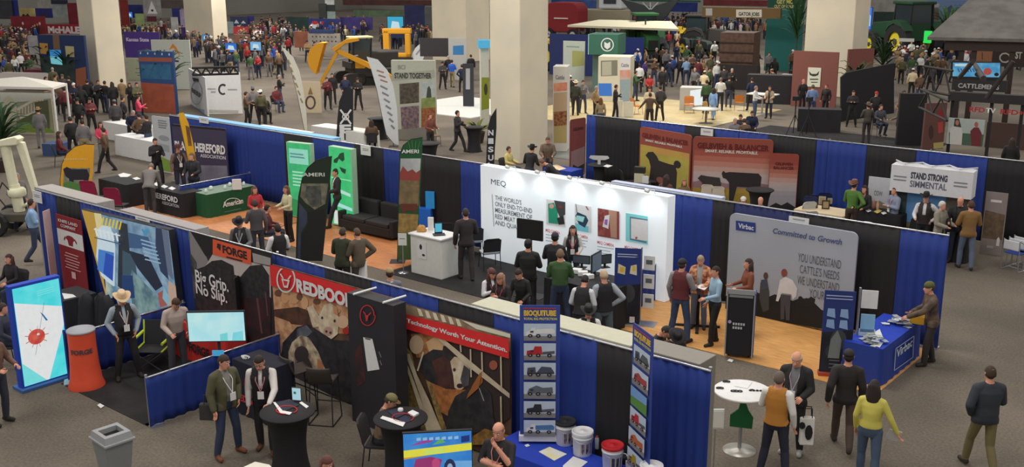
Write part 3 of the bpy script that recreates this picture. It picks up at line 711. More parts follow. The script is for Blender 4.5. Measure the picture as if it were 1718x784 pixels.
# --- red-topped cattle banner
TAN=((170,120,84),(200,156,118),7);CRM=((214,196,170),(184,160,134),6);BLK=((30,28,32),(50,46,50),6)
b=Board('wall_banner','tall cattle photo wall banner with red top band and white bull-head ring','banner',(0,11.6),0,(455,443),(668,503),zb=.04,th=.02,color=dict(c=(120,84,62),mot=(82,60,48),msc=2))
RB=b
b.art([(TAN,[(455,478),(500,488),(560,505),(600,515),(610,560),(455,560)]),(((90,56,40),(60,40,32),5),[(456,520),(500,515),(540,530),(540,550),(456,540)]),(TAN,[(458,530),(486,540),(500,560),(476,580),(470,600),(458,560)]),
       ((104,70,54),el(468,492,7,6)),((200,150,110),el(479,498,7,11)),((196,150,112),el(494,500,9,10)),((110,76,58),el(503,498,5,6)),((206,160,120),el(512,508,6,11)),((104,72,56),el(532,506,6,5)),((190,150,120),el(560,522,12,6)),
       (CRM,[(516,516),(526,512),(536,530),(536,548),(526,550)]),((206,170,140),el(576,540,10,11)),((170,40,36),el(582,555,6,6)),(CRM,[(536,530),(545,512),(556,508),(566,516),(570,535),(568,560),(556,570),(543,567),(536,550)]),((176,140,126),el(552,556,8,8)),((70,50,46),el(549,556,2,2.2)),((70,50,46),el(556,558,2,2.2)),((60,46,40),el(542,533,1.8,2.4)),((60,46,40),el(563,538,1.8,2.4)),((190,130,92),[(560,512),(568,518),(569,530),(562,526)]),
       (BLK,[(476,575),(500,548),(520,544),(560,570),(592,572),(596,680),(600,700),(470,650)]),(((96,100,110),(60,62,70),4),[(500,552),(516,545),(526,556),(516,566),(500,572)]),
       (((214,190,158),(120,98,84),5),[(486,590),(492,574),(506,562),(520,566),(536,590),(548,620),(546,634),(536,636),(520,612),(502,606),(486,640)]),((60,52,52),el(508,594,12,14)),((60,50,50),[(512,640),(530,625),(520,600),(500,606),(492,630)]),((192,120,80),[(534,600),(544,612),(546,632),(538,634)]),
       (((150,144,138),(120,114,108),3),[(480,626),(500,634),(560,664),(600,680),(600,690),(540,668),(484,640)]),(((60,52,48),(80,72,66),3),[(456,600),(484,640),(600,692),(600,760),(456,760)]),(BLK,[(600,500),(668,520),(668,720),(600,700)]),
       (((96,62,50),(56,36,32),4),[(590,580),(606,600),(608,640),(594,636)]),(((120,80,56),(80,56,40),6),[(640,495),(668,503),(668,540),(650,520)])])
RED=(204,42,42)
b.art([(RED,[(455,440),(640,491),(634,506),(596,516),(455,478)])],name='red_band')
b.art([(WT,q) for q in ring(483.5,468.5,15.5,22,2.4,22,-1.2,4.6)]+[(WT,seg(475,458,480,466,2.2)),(WT,seg(493,461,488,468,2.2)),(WT,[(477,466),(491,469),(488,482),(481,481)]),(RED,[(480,469),(488,471),(486,478),(482,478)])],name='bull_head_logo')
b.text('REDBOOK',(503,487),(601,512),466,WT,.05)
# --- dark freestanding tower
b=Board('display_tower','black display panel with red bull-head ring and white phone picture','display',(0,11.15),0,(582,493),(660,512),zb=.0,th=.28,color=(36,34,40))
b.art([(((74,30,32),(40,28,32),4),[(596,590),(606,575),(614,640),(600,650),(596,620)]),((214,212,208),[(609.5,566),(625,569),(637,620),(617,623)]),((60,60,64),seg(613,568,622,570,2)),((120,110,110),seg(636,590,640,600,1.5)),((120,110,110),seg(638,605,641,613,1.5))],name='phone_picture')
b.art([((190,44,52),q) for q in ring(618,529,13,18,1.6,22)]+[((190,44,52),seg(612,522,616,527,1.8)),((190,44,52),seg(625,524,620,529,1.8)),((190,44,52),[(615,527),(621,529),(619,538),(617,538)])],name='bull_head_logo')
for px_ in (597,646):
    x=b.L(px_,500)[0];MB().cyl((x,-.05,b.h+.03),(x+.05,.42,b.h+.04),.02,n=8).build('arm_lamp',(225,225,225),b.root,label='white rod lamp on top')
# --- technology banner
b=Board('wall_banner','large barn cattle wall banner with red ribbon reading Technology Worth Your Attention','banner',(0,11.6),0,(661,505),(857,560),zb=.04,th=.02,color=dict(c=(92,64,46),mot=(60,42,34),msc=2))
STR=((150,124,70),(104,84,50),14);RAIL=((196,182,156),(176,160,134),3)
b.art([(((56,34,36),(40,26,30),3),[(661,505),(676,512),(672,720),(655,720)]),(STR,[(672,575),(690,590),(726,730),(668,730)]),(((120,96,78),(150,130,104),5),[(676,510),(760,530),(857,562),(857,600),(676,550)])]
      +[((214,204,180),[(700+i*13,517+i*3.4),(706+i*13,519+i*3.4),(711+i*13,531+i*3.4),(704+i*13,530+i*3.4)]) for i in range(6)]+[((226,214,186),[(770,534),(857,560),(857,567),(800,552)]),
       (((130,84,50),(176,120,70),9),[(690,560),(740,560),(750,600),(700,600)]),((196,160,120),[(716,574),(732,564),(752,576),(742,592),(722,594)]),((190,164,134),el(700,578,12,16)),((50,36,32),[(745,580),(857,590),(857,700),(830,720),(740,720),(735,640)]),
       (BLK,[(702,616),(712,596),(728,586),(748,588),(762,600),(768,640),(750,654),(734,650),(722,640)]),(((84,48,42),(60,36,34),4),[(726,606),(746,596),(760,610),(762,650),(738,652)]),((206,196,180),seg(712,590,702,622,2.5)),
       (CRM,[(757,606),(764,598),(776,600),(786,608),(790,620),(780,650),(772,656),(764,650),(762,630)]),(((84,80,84),(60,58,62),4),[(780,612),(790,620),(788,646),(778,650),(774,636)]),((50,36,36),el(773,647,5,4)),((70,56,50),el(764,620,2.5,3)),
       (((176,112,56),(140,84,44),9),[(722,640),(750,652),(790,654),(810,620),(812,640),(790,670),(758,700),(740,690)]),(STR,[(716,636),(726,642),(745,700),(752,720),(742,720)]),
       (BLK,[(754,690),(766,664),(790,650),(812,646),(826,660),(830,700),(836,725),(750,725)]),((150,146,140),seg(806,650,814,672,1.5)),((150,80,60),el(830,612,7,8)),
       (RAIL,[(673,583),(679,592),(726,716),(729,734),(722,734)]),(RAIL,[(681,590),(690,594),(702,628),(722,670),(744,722),(746,734),(730,734),(708,666),(696,630)]),(RAIL,[(735,566),(742,564),(800,612),(858,660),(858,668),(790,616)])]
      +[(RAIL,seg(x,y0,x+1,y1,2.4)) for x,y0,y1 in ((775,578,590),(792,585,632),(811,590,628),(843,596,654),(843,664,710))]+[((150,90,44),[(808,625),(812,622),(806,650),(786,668),(788,660)]),(((150,110,50),(110,80,40),9),[(790,735),(816,718),(860,730),(860,745),(790,745)])])
b.art([(RED,[(679,525),(857,568),(858,601),(677,549)])],name='red_ribbon')
b.text('Technology Worth Your Attention.',(686,540),(854,588),533,WT,.035)
# --- trucks on the two tall roll-ups
def truck(b,u0,u1,v0,v1,body,kind):
    W,Hh=u1 -u0,v1 -v0;X=lambda a:u0+a*W;Z=lambda a:v0+a*Hh
    it=[((176,188,204),[(u0,v0),(u1,v0),(u1,v1),(u0,v1)]),((120,118,118),[(u0,v0),(u1,v0),(u1,Z(.28)),(u0,Z(.28))])]
    P=lambda pts,c:it.append((c,[(X(a),Z(z)) for a,z in pts]))
    if kind == 'mix':P([(.1,.3),(.95,.34),(.95,.45),(.1,.42)],(60,60,66));P([(.4,.42),(.55,.78),(.85,.74),(.95,.45)],body);P([(.1,.42),(.12,.7),(.36,.75),(.38,.42)],(70,74,84))
    elif kind == 'tank':P([(.35,.42),(.38,.68),(.9,.72),(.97,.6),(.95,.42)],body);P([(.06,.3),(.08,.52),(.2,.6),(.24,.76),(.36,.76),(.38,.32)],(210,214,220))
    elif kind == 'semi':P([(.08,.3),(.1,.56),(.3,.62),(.34,.82),(.55,.82),(.58,.34)],body);P([(.58,.34),(.58,.5),(.96,.56),(.96,.4)],(80,80,86))
    elif kind == 'field':P([(0,0),(1,0),(1,.6),(0,.45)],(84,130,60));P([(0,.45),(1,.6),(1,1),(0,1)],(110,150,200))
    else:P([(.1,.3),(.16,.6),(.4,.8),(.6,.66),(.9,.7),(.92,.34)],body)
    if kind != 'field':
        for a in (.2,.45,.8):it.append(((24,24,26),el(X(a),Z(.3),.075*W,.10*Hh,10)));it.append(((150,150,150),el(X(a),Z(.3),.03*W,.04*Hh,8)))
        P([(.2,.5),(.3,.5),(.3,.6),(.2,.58)],(40,48,60))
    b.rart(it,name='truck_picture')
def rollup_trucks(b,tw):
    b.rtext('BIOQUITUBE',.1,.9,.925,.04,(206,170,60),.06);b.rtext('TOTAL RIG PROTECTION',.1,.92,.893,.017,(200,190,90),.03)
    b.rart([((180,50,50),[(.08,.975),(.9,.975),(.9,.982),(.08,.982)])])
    n=len(tw);h=.86/n
    for i,(c,k) in enumerate(tw):truck(b,.1,.9,.87 -(i+1)*h+.012,.87 -i*h -.004,c,k)
    MB().box((0,.03,-.0),(b.hw*2.1,.16,.09)).build('base',(206,206,206),b.root)
b=Board('rollup_banner','blue roll-up banner with stacked truck pictures standing on blue table, facing front','banner',G(872,513,2.92),math.radians(38),(872,513),(940,512),zb=.84,th=.012,color=(46,66,140))
rollup_trucks(b,[((214,216,220),'tank'),((170,36,40),'semi'),((66,72,88),'mix'),((90,96,104),'pick'),((40,40,44),'semi'),((70,110,160),'tank')])
g1=G(1062,541,2.96);g2=G(1096,566,2.96)
b=Board('rollup_banner','blue roll-up banner with truck and tractor pictures seen at an angle, right of the buckets','banner',g1,math.atan2(g2[1] -g1[1],g2[0] -g1[0]),(1062,541),(1096,566),zb=.84,th=.012,color=(46,66,140),zt=2.96)
rollup_trucks(b,[((80,84,90),'mix'),((150,60,60),'pick'),((84,130,60),'field'),((170,40,46),'semi'),((170,90,50),'pick'),((150,130,40),'semi')])
# --- blue table with buckets
def cloth_table(label,x0,x1,y0,y1,h,c,name='display_table',rz=0,flare=.03,group=None,cat='table',topc=None,rad=.0):
    cx_,cy_=(x0+x1)/2,(y0+y1)/2;t=thing(name,label,cat,(cx_,cy_,0),rz,group);W,D=(x1 -x0)/2,(y1 -y0)/2
    mb=MB();n=60;per=[]
    for i in range(n):
        s_=i/n*2*(W+D)*2
        L4=[2*W,2*D,2*W,2*D];k=0
        while s_ > L4[k] and k < 3:s_ -= L4[k];k += 1
        per.append([(-W+s_,-D,0,-1),(W,-D+s_,1,0),(W -s_,D,0,1),(-W,D -s_,-1,0)][k])
    vs=[(x,y,h) for x,y,a,b_ in per]+[(x+a*(flare+.015*math.sin(i*1.9)),y+b_*(flare+.015*math.sin(i*1.9)),.015) for i,(x,y,a,b_) in enumerate(per)]
    mb.add(vs,[(i,n+i,n+(i+1) % n,(i+1) % n) for i in range(n)],0,True);mb.add(vs,[tuple(range(n))],1 if topc else 0)
    mb.build('tablecloth',[c]+([topc] if topc else []),t)
    lg=MB();
    for i in (-1,1):
        for j in (-1,1):MB().cyl((i*(W -.06),j*(D -.06),0),(i*(W -.06),j*(D -.06),h -.02),.016,n=8).build('leg',STEEL,t)
    return t
def tp(px,py,z):x,y=G(px,py,z);return (x,y)
cloth_table('blue cloth table carrying buckets and papers at the bottom edge',-9.35,-7.15,10.75,11.52,.75,(30,58,168))
def bucket(px,py,lid,label,lab):
    x,y=tp(px,py,.75);t=thing('paint_bucket',label,'bucket',(x,y+.0,.752),YAW*-1+.3,'buckets on the blue table')
    MB().lathe([(.128,0),(.135,.01),(.147,.27),(.155,.272),(.155,.29),(.148,.292),(.15,.33)],n=28).build('pail',(226,226,224),t)
    MB().lathe([(.158,.325),(.162,.35),(.160,.372),(.150,.375),(.148,.366),(.03,.364),(.028,.372),(.0,.372)],n=28).build('lid',lid,t)
    mb=MB()
    for i in range(8):
        a0,a1=-PI/2 -.62+i*.155,-PI/2 -.62+(i+1)*.155
        mb.add([(.1365*math.cos(a0),.1365*math.sin(a0),.05),(.1365*math.cos(a1),.1365*math.sin(a1),.05),(.1475*math.cos(a1),.1475*math.sin(a1),.22),(.1475*math.cos(a0),.1475*math.sin(a0),.22)],[(0,1,2,3)],0 if i % 3 else 1)
    mb.build('paper_label',[dict(c=lab,mot=(40,40,46),msc=14),(170,160,150)],t)
    MB().tube([(.155*math.cos(a),-.01+.155*math.sin(a)*.98,.285 -.06*math.sin(-a)) for a in [-PI*i/10 for i in range(11)]],.0035,5).build('bail_handle',STEEL,t)
bucket(948,744,(34,34,38),'white bucket with black lid next to the truck roll-up base',(110,100,110))
bucket(977,762,(222,222,216),'white bucket with white lid between the black-lidded and red-lidded buckets',(110,96,120))
bucket(1027,786,(176,26,34),'white bucket with red lid on the blue table',(60,60,74))
bucket(1092,822,(226,226,222),'white bucket lid peeking at bottom edge below the angled roll-up',(90,90,90))
def flat(name,label,cat,pts,z,c,th=.006,group=None,emitc=None):
    """thin sheet from pixel corners lying at height z"""
    P=[G(px,py,z+th) for px,py in pts];cx_=sum(p[0] for p in P)/len(P);cy_=sum(p[1] for p in P)/len(P)
    P=[(x -cx_,y -cy_) for x,y in P];a=sum(P[i -1][0]*P[i][1] -P[i][0]*P[i -1][1] for i in range(len(P)))
    if a < 0:P=P[::-1]
    o=MB().prism(P[::-1],0,th,axis='z').build(name,c,loc=(cx_,cy_,z));tag(o,label,cat,group);return o
flat('brochure','open white brochure with yellow corner left on blue table','paper',[(904,758),(922,750),(951,762),(930,773)],.752,dict(c=(226,224,214),mot=(214,200,150),msc=5))
flat('brochure','white sheet lying nearest the frame bottom on blue table','paper',[(944,782),(962,766),(986,775),(968,790),(950,792)],.752,(220,218,206))
flat('flyer','small white card beside the roll-up base on blue table','paper',[(880,747),(886,745),(889,748),(883,750)],.752,(220,220,220))
x,y=tp(1046,772,.75);t=thing('tape_roll','black roll with white swirl next to the red-lidded bucket','tape',(x,y,.752));mb=MB();mb.lathe([(.03,0),(.07,0),(.075,.02),(.075,.05),(.07,.07),(.03,.07),(.03,0)],n=20);mb.build('roll',(26,26,28),t);MB().tube([(.05*math.cos(a),.05*math.sin(a),.074) for a in [i*.4 for i in range(9)]],.006,5).build('strip',(220,220,220),t)
x,y=tp(998,755,.75);t=thing('spray_can','small grey can with red top behind the white-lidded bucket','can',(x,y+.05,.752));MB().lathe([(.03,0),(.032,.01),(.032,.16),(.02,.18)],n=14).build('can',(150,150,160),t);MB().lathe([(.02,.178),(.02,.2),(.0,.21)],n=12).build('cap',(160,40,50),t)
# right end of the front row: end post and literature holder
t=thing('literature_holder','clear upright leaflet holder beside the right end post','stand',(*G(1196,800,0),0),.7)
MB().cyl((0,0,0),(0,0,1.1),.012,n=8).build('pole',STEEL,t);MB().box((0,-.02,.98),(.24,.03,.32)).build('pocket',(196,200,200),t);MB().box((0,-.04,.98),(.2,.008,.27)).build('leaflets',(206,204,196),t);MB().lathe([(.16,0),(.16,.012),(.02,.02)],n=20).build('base',STEEL,t)
# white round high table
x,y=tp(1246,655,1.06);t=thing('high_table','round white high table on steel pole right of the front row','table',(x,y,0))
MB().lathe([(.0,1.02),(.44,1.02),(.46,1.03),(.46,1.055),(.45,1.06),(0,1.06)],n=40).build('tabletop',(226,224,216),t)
MB().cyl((0,0,.03),(0,0,1.02),.032,n=16).build('pole',STEEL,t);MB().lathe([(.27,0),(.27,.012),(.08,.025),(.035,.05)],n=32).build('base',dict(c=(170,168,160),rough=.4,metal=.6),t)
flat('paper_sheet','white paper sheet on the white high table','paper',[(1236,640),(1262,641),(1254,652),(1232,648)],1.062,(226,224,220))
def loops(label,pts,z,n=2,r=.03):
    x,y=G(*pts,z);t=thing('cable_loop',label,'cable',(x,y,z),.6,'black loops on the white high table');mb=MB()
    for k in range(n):mb.tube([(k*.055 -.03+r*math.cos(a),r*.9*math.sin(a),.008) for a in [i*PI/5 for i in range(11)]],.008,5)
    mb.build('loop',(28,28,30),t);MB().box((0,.03,.008),(.05,.015,.014)).build('clip',(40,40,42),t)
loops('black looped ear tag sample at left rim of white high table',(1208,652),1.062);loops('black looped sample near the back of white high table',(1219,641),1.062,2);loops('pile of black loops at the front of white high table',(1233,657),1.062,3,.035)
loops('thin black chain piece at right rim of white high table',(1262,656),1.062,4,.018)
t=thing('apron','green apron hanging under the white high table','apron',(x,y,0),.65);mb=MB();mb.prism([(-.19,.46),(.17,.42),(.18,.62),(.10,.74),(.03,.93),(-.02,.93),(-.06,.76),(-.19,.66)],-.08,-.05);mb.build('cloth',(26,96,52),t);MB().tube([(-.02,-.06,.92),(-.01,-.02,1.0),(.02,-.06,.92)],.006,5).build('strap',(26,96,52),t)
# --- high black spandex tables
def spandex(label,px,py,z,r,group='black spandex high tables'):
    x,y=tp(px,py,z);t=thing('cocktail_table',label,'table',(x,y,0),0,None)
    mb=MB();pr=[]
    for i in range(13):
        k=i/12;zz=z*k;rr=r*(.62+.62*(k -.45) ** 2*1.25) if k < .97 else r
        pr.append((rr,zz))
    pr[-1]=(r,z*.975);pr += [(r*1.01,z*.99),(r,z),(0,z)]
    mb.lathe(pr,n=36);mb.build('spandex_cover',(22,21,25),t)
    for i in range(4):a=i*PI/2+.4;MB().lathe([(.03,0),(.035,.02),(.02,.05)],c=(.6*r*math.cos(a)*1.35,.6*r*math.sin(a)*1.35,0),n=10).build('foot',(30,30,32),t)
    return t,x,y
T1,t1x,t1y=spandex('black spandex cocktail table with tablet beside the man in black vest',482,690,1.07,.42)
T2,t2x,t2y=spandex('black spandex cocktail table with papers in front of the dark phone panel',672,701,1.07,.41)
def band(label,px,py,z,c,rx=.17):
    x,y=tp(px,py,z);o=MB().tube([(rx*math.cos(a),rx*.85*math.sin(a),.008) for a in [i*PI/12 for i in range(22)]],.010,6).build('lanyard',c,loc=(x,y,z));tag(o,label,'lanyard')
band('red looped lanyard on the cocktail table with tablet',481,689,1.072,(176,34,44));band('red looped lanyard on the cocktail table with papers',676,702,1.072,(160,30,44))
flat('booklet','dark booklet inside the red loop on the tablet table','booklet',[(459,676),(486,670),(502,680),(472,692)],1.074,(34,36,52));flat('paper_strip','white paper edge curving beside dark booklet on the tablet table','paper',[(458,675),(462,675),(474,689),(490,692),(486,696),(470,693)],1.082,(226,224,222));flat('card','white card at right rim of the tablet table','paper',[(502,676),(506,674),(518,682),(514,685)],1.074,(226,224,222))
x,y=tp(498,673,1.08);t=thing('tablet','small upright tablet with pale blue screen on cocktail table','tablet',(x,y,1.075),math.radians(28));mb=MB();mb.prism(rrect(-.08,.08,.01,.23,.012),0,.012);o=mb.build('case',(60,62,66),t);o2=MB().prism(rrect(-.07,.07,.02,.22,.004),-.002,0).build('screen',mat((176,216,226),emit=.8),t);o3=MB().prism(rrect(-.045,-.005,.12,.16,.003),-.004,-.002).build('icon',mat((40,120,110),emit=.7),t);MB().box((0,.05,.004),(.1,.12,.008)).build('stand',(50,50,52),t)
flat('paper_strip','long white printed strip at front of papers table','paper',[(638,702),(642,698),(680,709),(676,716)],1.08,(216,208,208));flat('booklet','dark navy booklet at back of papers table','booklet',[(650,690),(668,684),(682,694),(664,702)],1.074,(30,34,56));flat('white_box','small white box at right of papers table','box',[(684,692),(692,688),(703,693),(694,698)],1.074,(214,210,210),.03);flat('booklet','second dark booklet near centre of papers table','booklet',[(668,703),(680,698),(690,706),(678,711)],1.074,(30,34,60))
x,y=tp(672,690,1.08);o=MB().lathe([(.035,0),(.045,.015),(.04,.05),(0,.055)],n=14).build('cup',(222,210,208),loc=(x,y,1.074));tag(o,'small white cup at the back of the papers table','cup')
# --- bar stools
def barstool(label,px,py,rz):
    x,y=tp(px,py,0);t=thing('bar_stool',label,'stool',(x,y,0),rz,None);mb=MB()
    shell=[];nx,ny=8,12
    for j in range(ny+1):
        k=j/ny
        yy=-.22+.40*min(1,k/.62)+(max(0,k -.62)/.38)*.10;zz=.76+.02*math.cos(k*3)+(max(0,k -.55)/.45) ** 1.4*.34;ww=.22 -.03*max(0,k -.6)
        for i in range(nx+1):
            u=i/nx*2 -1;shell.append((u*ww,yy -(.05*u*u if k > .6 else 0),zz+(.03*u*u if k < .7 else 0)))
    n0=len(shell);allv=shell+[(a,b+.012,c -.02) for a,b,c in shell]
    fs=[(j*(nx+1)+i,j*(nx+1)+i+1,(j+1)*(nx+1)+i+1,(j+1)*(nx+1)+i) for j in range(ny) for i in range(nx)]
    fs += [tuple(v+n0 for v in f[::-1]) for f in fs]
    rimi=[i for i in range(nx+1)]+[(j)*(nx+1)+nx for j in range(1,ny+1)]+[ny*(nx+1)+i for i in range(nx -1,-1,-1)]+[j*(nx+1) for j in range(ny -1,0,-1)]
    fs += [(rimi[i],rimi[i -1],rimi[i -1]+n0,rimi[i]+n0) for i in range(len(rimi))]
    mb.add(allv,fs,0,True);mb.build('seat_shell',dict(c=(60,52,48),rough=.6),t)
    for s_ in (1,-1):MB().tube([(s_*.19,-.2,.77),(s_*.22,-.24,.01),(s_*.22,.24,.01),(s_*.19,.14,.77)],.011,7).build('leg',(26,26,28),t)
    MB().cyl((-.215,-.225,.28),(.215,-.225,.28),.011,n=7).build('footrest',(26,26,28),t);MB().cyl((-.22,.24,.01),(.22,.24,.01),.011,n=7).build('stretcher',(26,26,28),t)
    return t
barstool('black framed bar stool nearest the dark phone panel',546,706,math.radians(210));barstool('black framed bar stool behind the other, against the cattle banner',503,688,math.radians(165))
# --- counter with red ring cloth
x0,y0=G(396,690,0);t=cloth_table('black cloth counter with red bull ring and lettering behind the vest man',x0,x0+.95,y0,y0+.6,1.0,(24,26,40),'counter')
cb=Board('x','x','x',(0,y0 -.045),0,(400,640),(450,655),zb=.1,th=.001,color=(0,0,0));bpy.data.objects.remove(cb.panel)
cb.art([((170,40,50),q) for q in ring(424,644,13,24,1.5,22)],name='red_ring',box=(-9,9,-9,9));cb.text('REDBOOK',(398,668),(452,684),657,(190,44,52),.04)
for c in list(cb.root.children):
    c.parent=t;c.location=(cb.root.location.x -t.location.x,cb.root.location.y -t.location.y,cb.root.location.z)
bpy.data.objects.remove(cb.root)
mb=MB();[mb.tube([(.07*math.cos(a)*(1+.2*k),.05*math.sin(a),.01+.01*k) for a in [i*PI/5 for i in range(10)]],.008,5) for k in range(3)];o=mb.build('cable_coil',(214,210,204),loc=(*G(412,602,1.0),1.005));tag(o,'white coiled cable on the black counter','cable')
# --- screens
def tv(label,p,ang,tl,tr,zb,content,stand=True,name='television',th=.05,edge=(20,22,26)):
    b=Board(name,label,'screen',p,ang,tl,tr,zb=zb,th=th,color=edge,part='casing');content(b)
    if stand:
        MB().cyl((0,th+.03,-zb+.02),(0,th+.03,b.h*.5),.028,n=12).build('pole',(40,40,44),b.root);MB().box((0,th+.03,-zb+.012),(.7,.45,.024)).build('base',(36,36,40),b.root)
    return b
def E(c,s=.85,mot=None,msc=3):return mat(c,emit=s,rough=.5,mot=mot,msc=msc)
def sc1(b):b.rart([(E((170,226,238),mot=(196,236,240)),[(.015,.03),(.985,.03),(.985,.96),(.015,.96)]),(E((120,214,216)),[(.55,.03),(.68,.03),(.68,.3),(.55,.25)]),(E((130,216,226)),[(.75,.03),(.95,.03),(.95,.35),(.78,.3)])],name='screen')
b=tv('wide television with pale cyan screen above the low blue rail',G(361,574,1.25),math.radians(42),(312,523),(410,522),1.25,sc1)
MB().box((.0,-.03,-.2),(.2,.03,.1)).build('control_box',E((70,170,220),.7),b.root,label='small blue-lit control display under the screen')
def sc2(b):
    b.rart([(E((44,120,200),mot=(60,140,210)),[(.01,.02),(.99,.02),(.99,.98),(.01,.98)]),(E((110,170,220)),[(.6,.05),(.99,.05),(.99,.32),(.6,.34)]),(E((206,150,60)),[(.01,.42),(.99,.62),(.99,.66),(.01,.50)]),(E((226,222,70)),[(.01,.46),(.99,.56),(.99,.72),(.01,.62)]),(E((200,226,110)),[(.3,.52),(.6,.55),(.6,.64),(.3,.6)]),
            (E((150,50,110)),[(.12,.1),(.5,.1),(.56,.38),(.4,.46),(.18,.42)]),(E((60,40,110)),[(.02,.02),(.4,.02),(.36,.22),(.05,.25)]),(E((190,70,120)),el(.47,.30,.06,.12)),(E((34,44,80)),el(.67,.2,.085,.19)),(E((150,180,210)),el(.67,.2,.04,.09)),(E((150,70,150)),[(.1,.72),(.4,.78),(.45,.84),(.3,.84)]),(E((90,170,110)),[(.42,.72),(.62,.76),(.55,.86)]),(E((24,50,120)),[(.84,.74),(.96,.76),(.96,.9),(.84,.88)])],name='screen')
    b.rart([(E((150,190,226),.8),[(.2+i*.09,.83),(.26+i*.09,.835),(.26+i*.09,.90),(.2+i*.09,.89)]) for i in range(7)],name='lettering')
tv('television showing blue and yellow truck picture at the bottom edge',G(735,800,.95),math.radians(46),(675,729),(792,720),.95,sc2)
# --- tall lit poster at left with red virus ball
b=tv('tall glowing cyan poster stand with red virus ball picture at left',(-18.61,8.2),PI/2,(15,483),(100,462),.04,lambda b:None,False,'digital_poster',.16,(24,60,170))
vir=[(E((66,214,222),mot=(100,226,230)),[(.05,.02),(.97,.02),(.97,.975),(.05,.975)]),(E((232,246,246)),[(.06,.84),(.97,.70),(.97,.52),(.55,.02),(.06,.02),(.06,.5)]),(E((120,226,226)),[(.06,.02),(.06,.25),(.5,.02)]),
       (E((210,100,80),mot=(196,60,56),msc=9),el(.40,.47,.17,.075)),(E((236,226,220)),el(.44,.49,.03,.012)),(E((40,110,160)),[(.52,.70),(.58,.67),(.66,.60),(.62,.60)])]
vir += [(E((190,110,90)),seg(.40+.15*math.cos(a),.47+.065*math.sin(a),.40+.24*math.cos(a),.47+.105*math.sin(a),.008)) for a in [i*.7 for i in range(9)]]+[(E((60,90,110)),seg(.33,.30,.62,.78,.006))]+[(E((150,236,232)),seg(.5,.90 -i*.02,.85,.91 -i*.02,.005)) for i in range(3)]
b.rart(vir,name='screen');MB().box((0,.08,-.01),(b.hw*2+.1,.4,.05)).build('base',(50,90,150),b.root)
# --- orange fabric column
x,y=-17.93,9.02;t=thing('fabric_column','round orange fabric column beside the glowing cyan poster','display',(x,y,0),.98)
MB().lathe([(.33,0),(.335,.03),(.29,.15),(.26,.45),(.245,.8),(.245,1.05),(.25,1.1)],n=36).build('cover',(206,74,46),t);MB().lathe([(.25,1.1),(.26,1.105),(.26,1.13),(.25,1.14),(0,1.14)],n=36).build('top',(150,150,156),t)
me=text_mesh('FORGE',-.2,.2,.72,.09,0,bold=.04);co=np.zeros(len(me.vertices)*3);me.vertices.foreach_get('co',co);co=co.reshape(-1,3);a=co[:,0]/.25;co[:,0]=.262*np.sin(a);co[:,1]=-.262*np.cos(a);me.vertices.foreach_set('co',co.ravel());me.materials.append(M_((60,60,70)));o=bpy.data.objects.new('lettering',me);COL.objects.link(o);o.parent=t
t=thing('poster_holder','narrow blue metal frame on pale base between poster and orange column','frame',(-18.3,9.0,0),math.radians(60));mb=MB();[mb.box((s_*.12,0,.55),(.03,.03,1.0)) for s_ in (-1,1)];mb.box((0,0,1.04),(.27,.03,.03));mb.build('frame',(30,70,170),t);MB().box((0,.01,.55),(.22,.01,.95)).build('panel',(24,50,120),t);MB().box((0,0,.015),(.42,.35,.03)).build('base',(150,176,190),t)
# --- orange table behind the television
t=cloth_table('orange-red cloth table with black emblem behind the cyan television',-18.2,-16.3,11.02,11.5,.78,(200,50,40))
cb=Board('x','x','x',(0,10.97),0,(285,570),(320,590),zb=.1,th=.001,color=(0,0,0));bpy.data.objects.remove(cb.panel)
cb.art([((40,30,34),[(282,558),(296,562),(293,580),(287,576)]),((210,200,196),[(285,562),(293,565),(290,574),(287,570)]),((40,30,34),[(301,564),(316,569),(314,580),(306,590)]),((210,200,196),[(304,568),(312,571),(309,577)])],name='emblem',box=(-9,9,-9,9));cb.text('FORGE',(318,588),(352,597),574,(40,30,34),.05)
for c in list(cb.root.children):c.parent=t;c.location=(cb.root.location.x -t.location.x,cb.root.location.y -t.location.y,cb.root.location.z)
bpy.data.objects.remove(cb.root)
for i,(px,py) in enumerate(((290,527),(300,531),(306,526))):
    o=MB().box((0,0,.02),(.18,.12,.04)).build('sample_box',(70,50,44),loc=(*G(px,py,.78),.785),rz=i*.5);tag(o,['dark sample at left end of the orange table','dark sample in the middle of the orange table','dark sample at the back of the orange table'][i],'sample')
# --- camping chair
x,y=-17.75,10.35;t=thing('camping_chair','folding camping chair with lime green trim behind the hat man','chair',(x,y,0),math.radians(35));LIME=(180,200,50)
mb=MB();mb.prism([(-.27,-.25),(.27,-.25),(.27,.22),(-.27,.22)],.40,.415,axis='z');mb.build('seat',(34,34,38),t);mb=MB();mb.add([(-.27,.22,.42),(.27,.22,.42),(.29,.34,.88),(-.29,.34,.88),(-.27,.235,.42),(.27,.235,.42),(.29,.355,.88),(-.29,.355,.88)],[(0,1,2,3),(7,6,5,4),(0,4,5,1),(3,2,6,7),(0,3,7,4),(1,5,6,2)]);mb.build('backrest',(34,34,38),t)
for s_ in (1,-1):MB().tube([(s_*.31,-.28,.60),(s_*.33,0,.62),(s_*.30,.30,.66)],.03,7).build('armrest',LIME,t);MB().tube([(s_*.29,.34,.88),(s_*.28,.24,.44),(s_*.27,-.24,.42)],.02,6).build('trim',LIME,t)
for a,b_ in (((-.3,-.26,0),(.3,-.24,.42)),((.3,-.26,0),(-.3,-.24,.42)),((-.3,.26,0),(.3,.24,.42)),((.3,.26,0),(-.3,.24,.42))):MB().cyl(a,b_,.011,n=7).build('leg',(60,60,64),t)
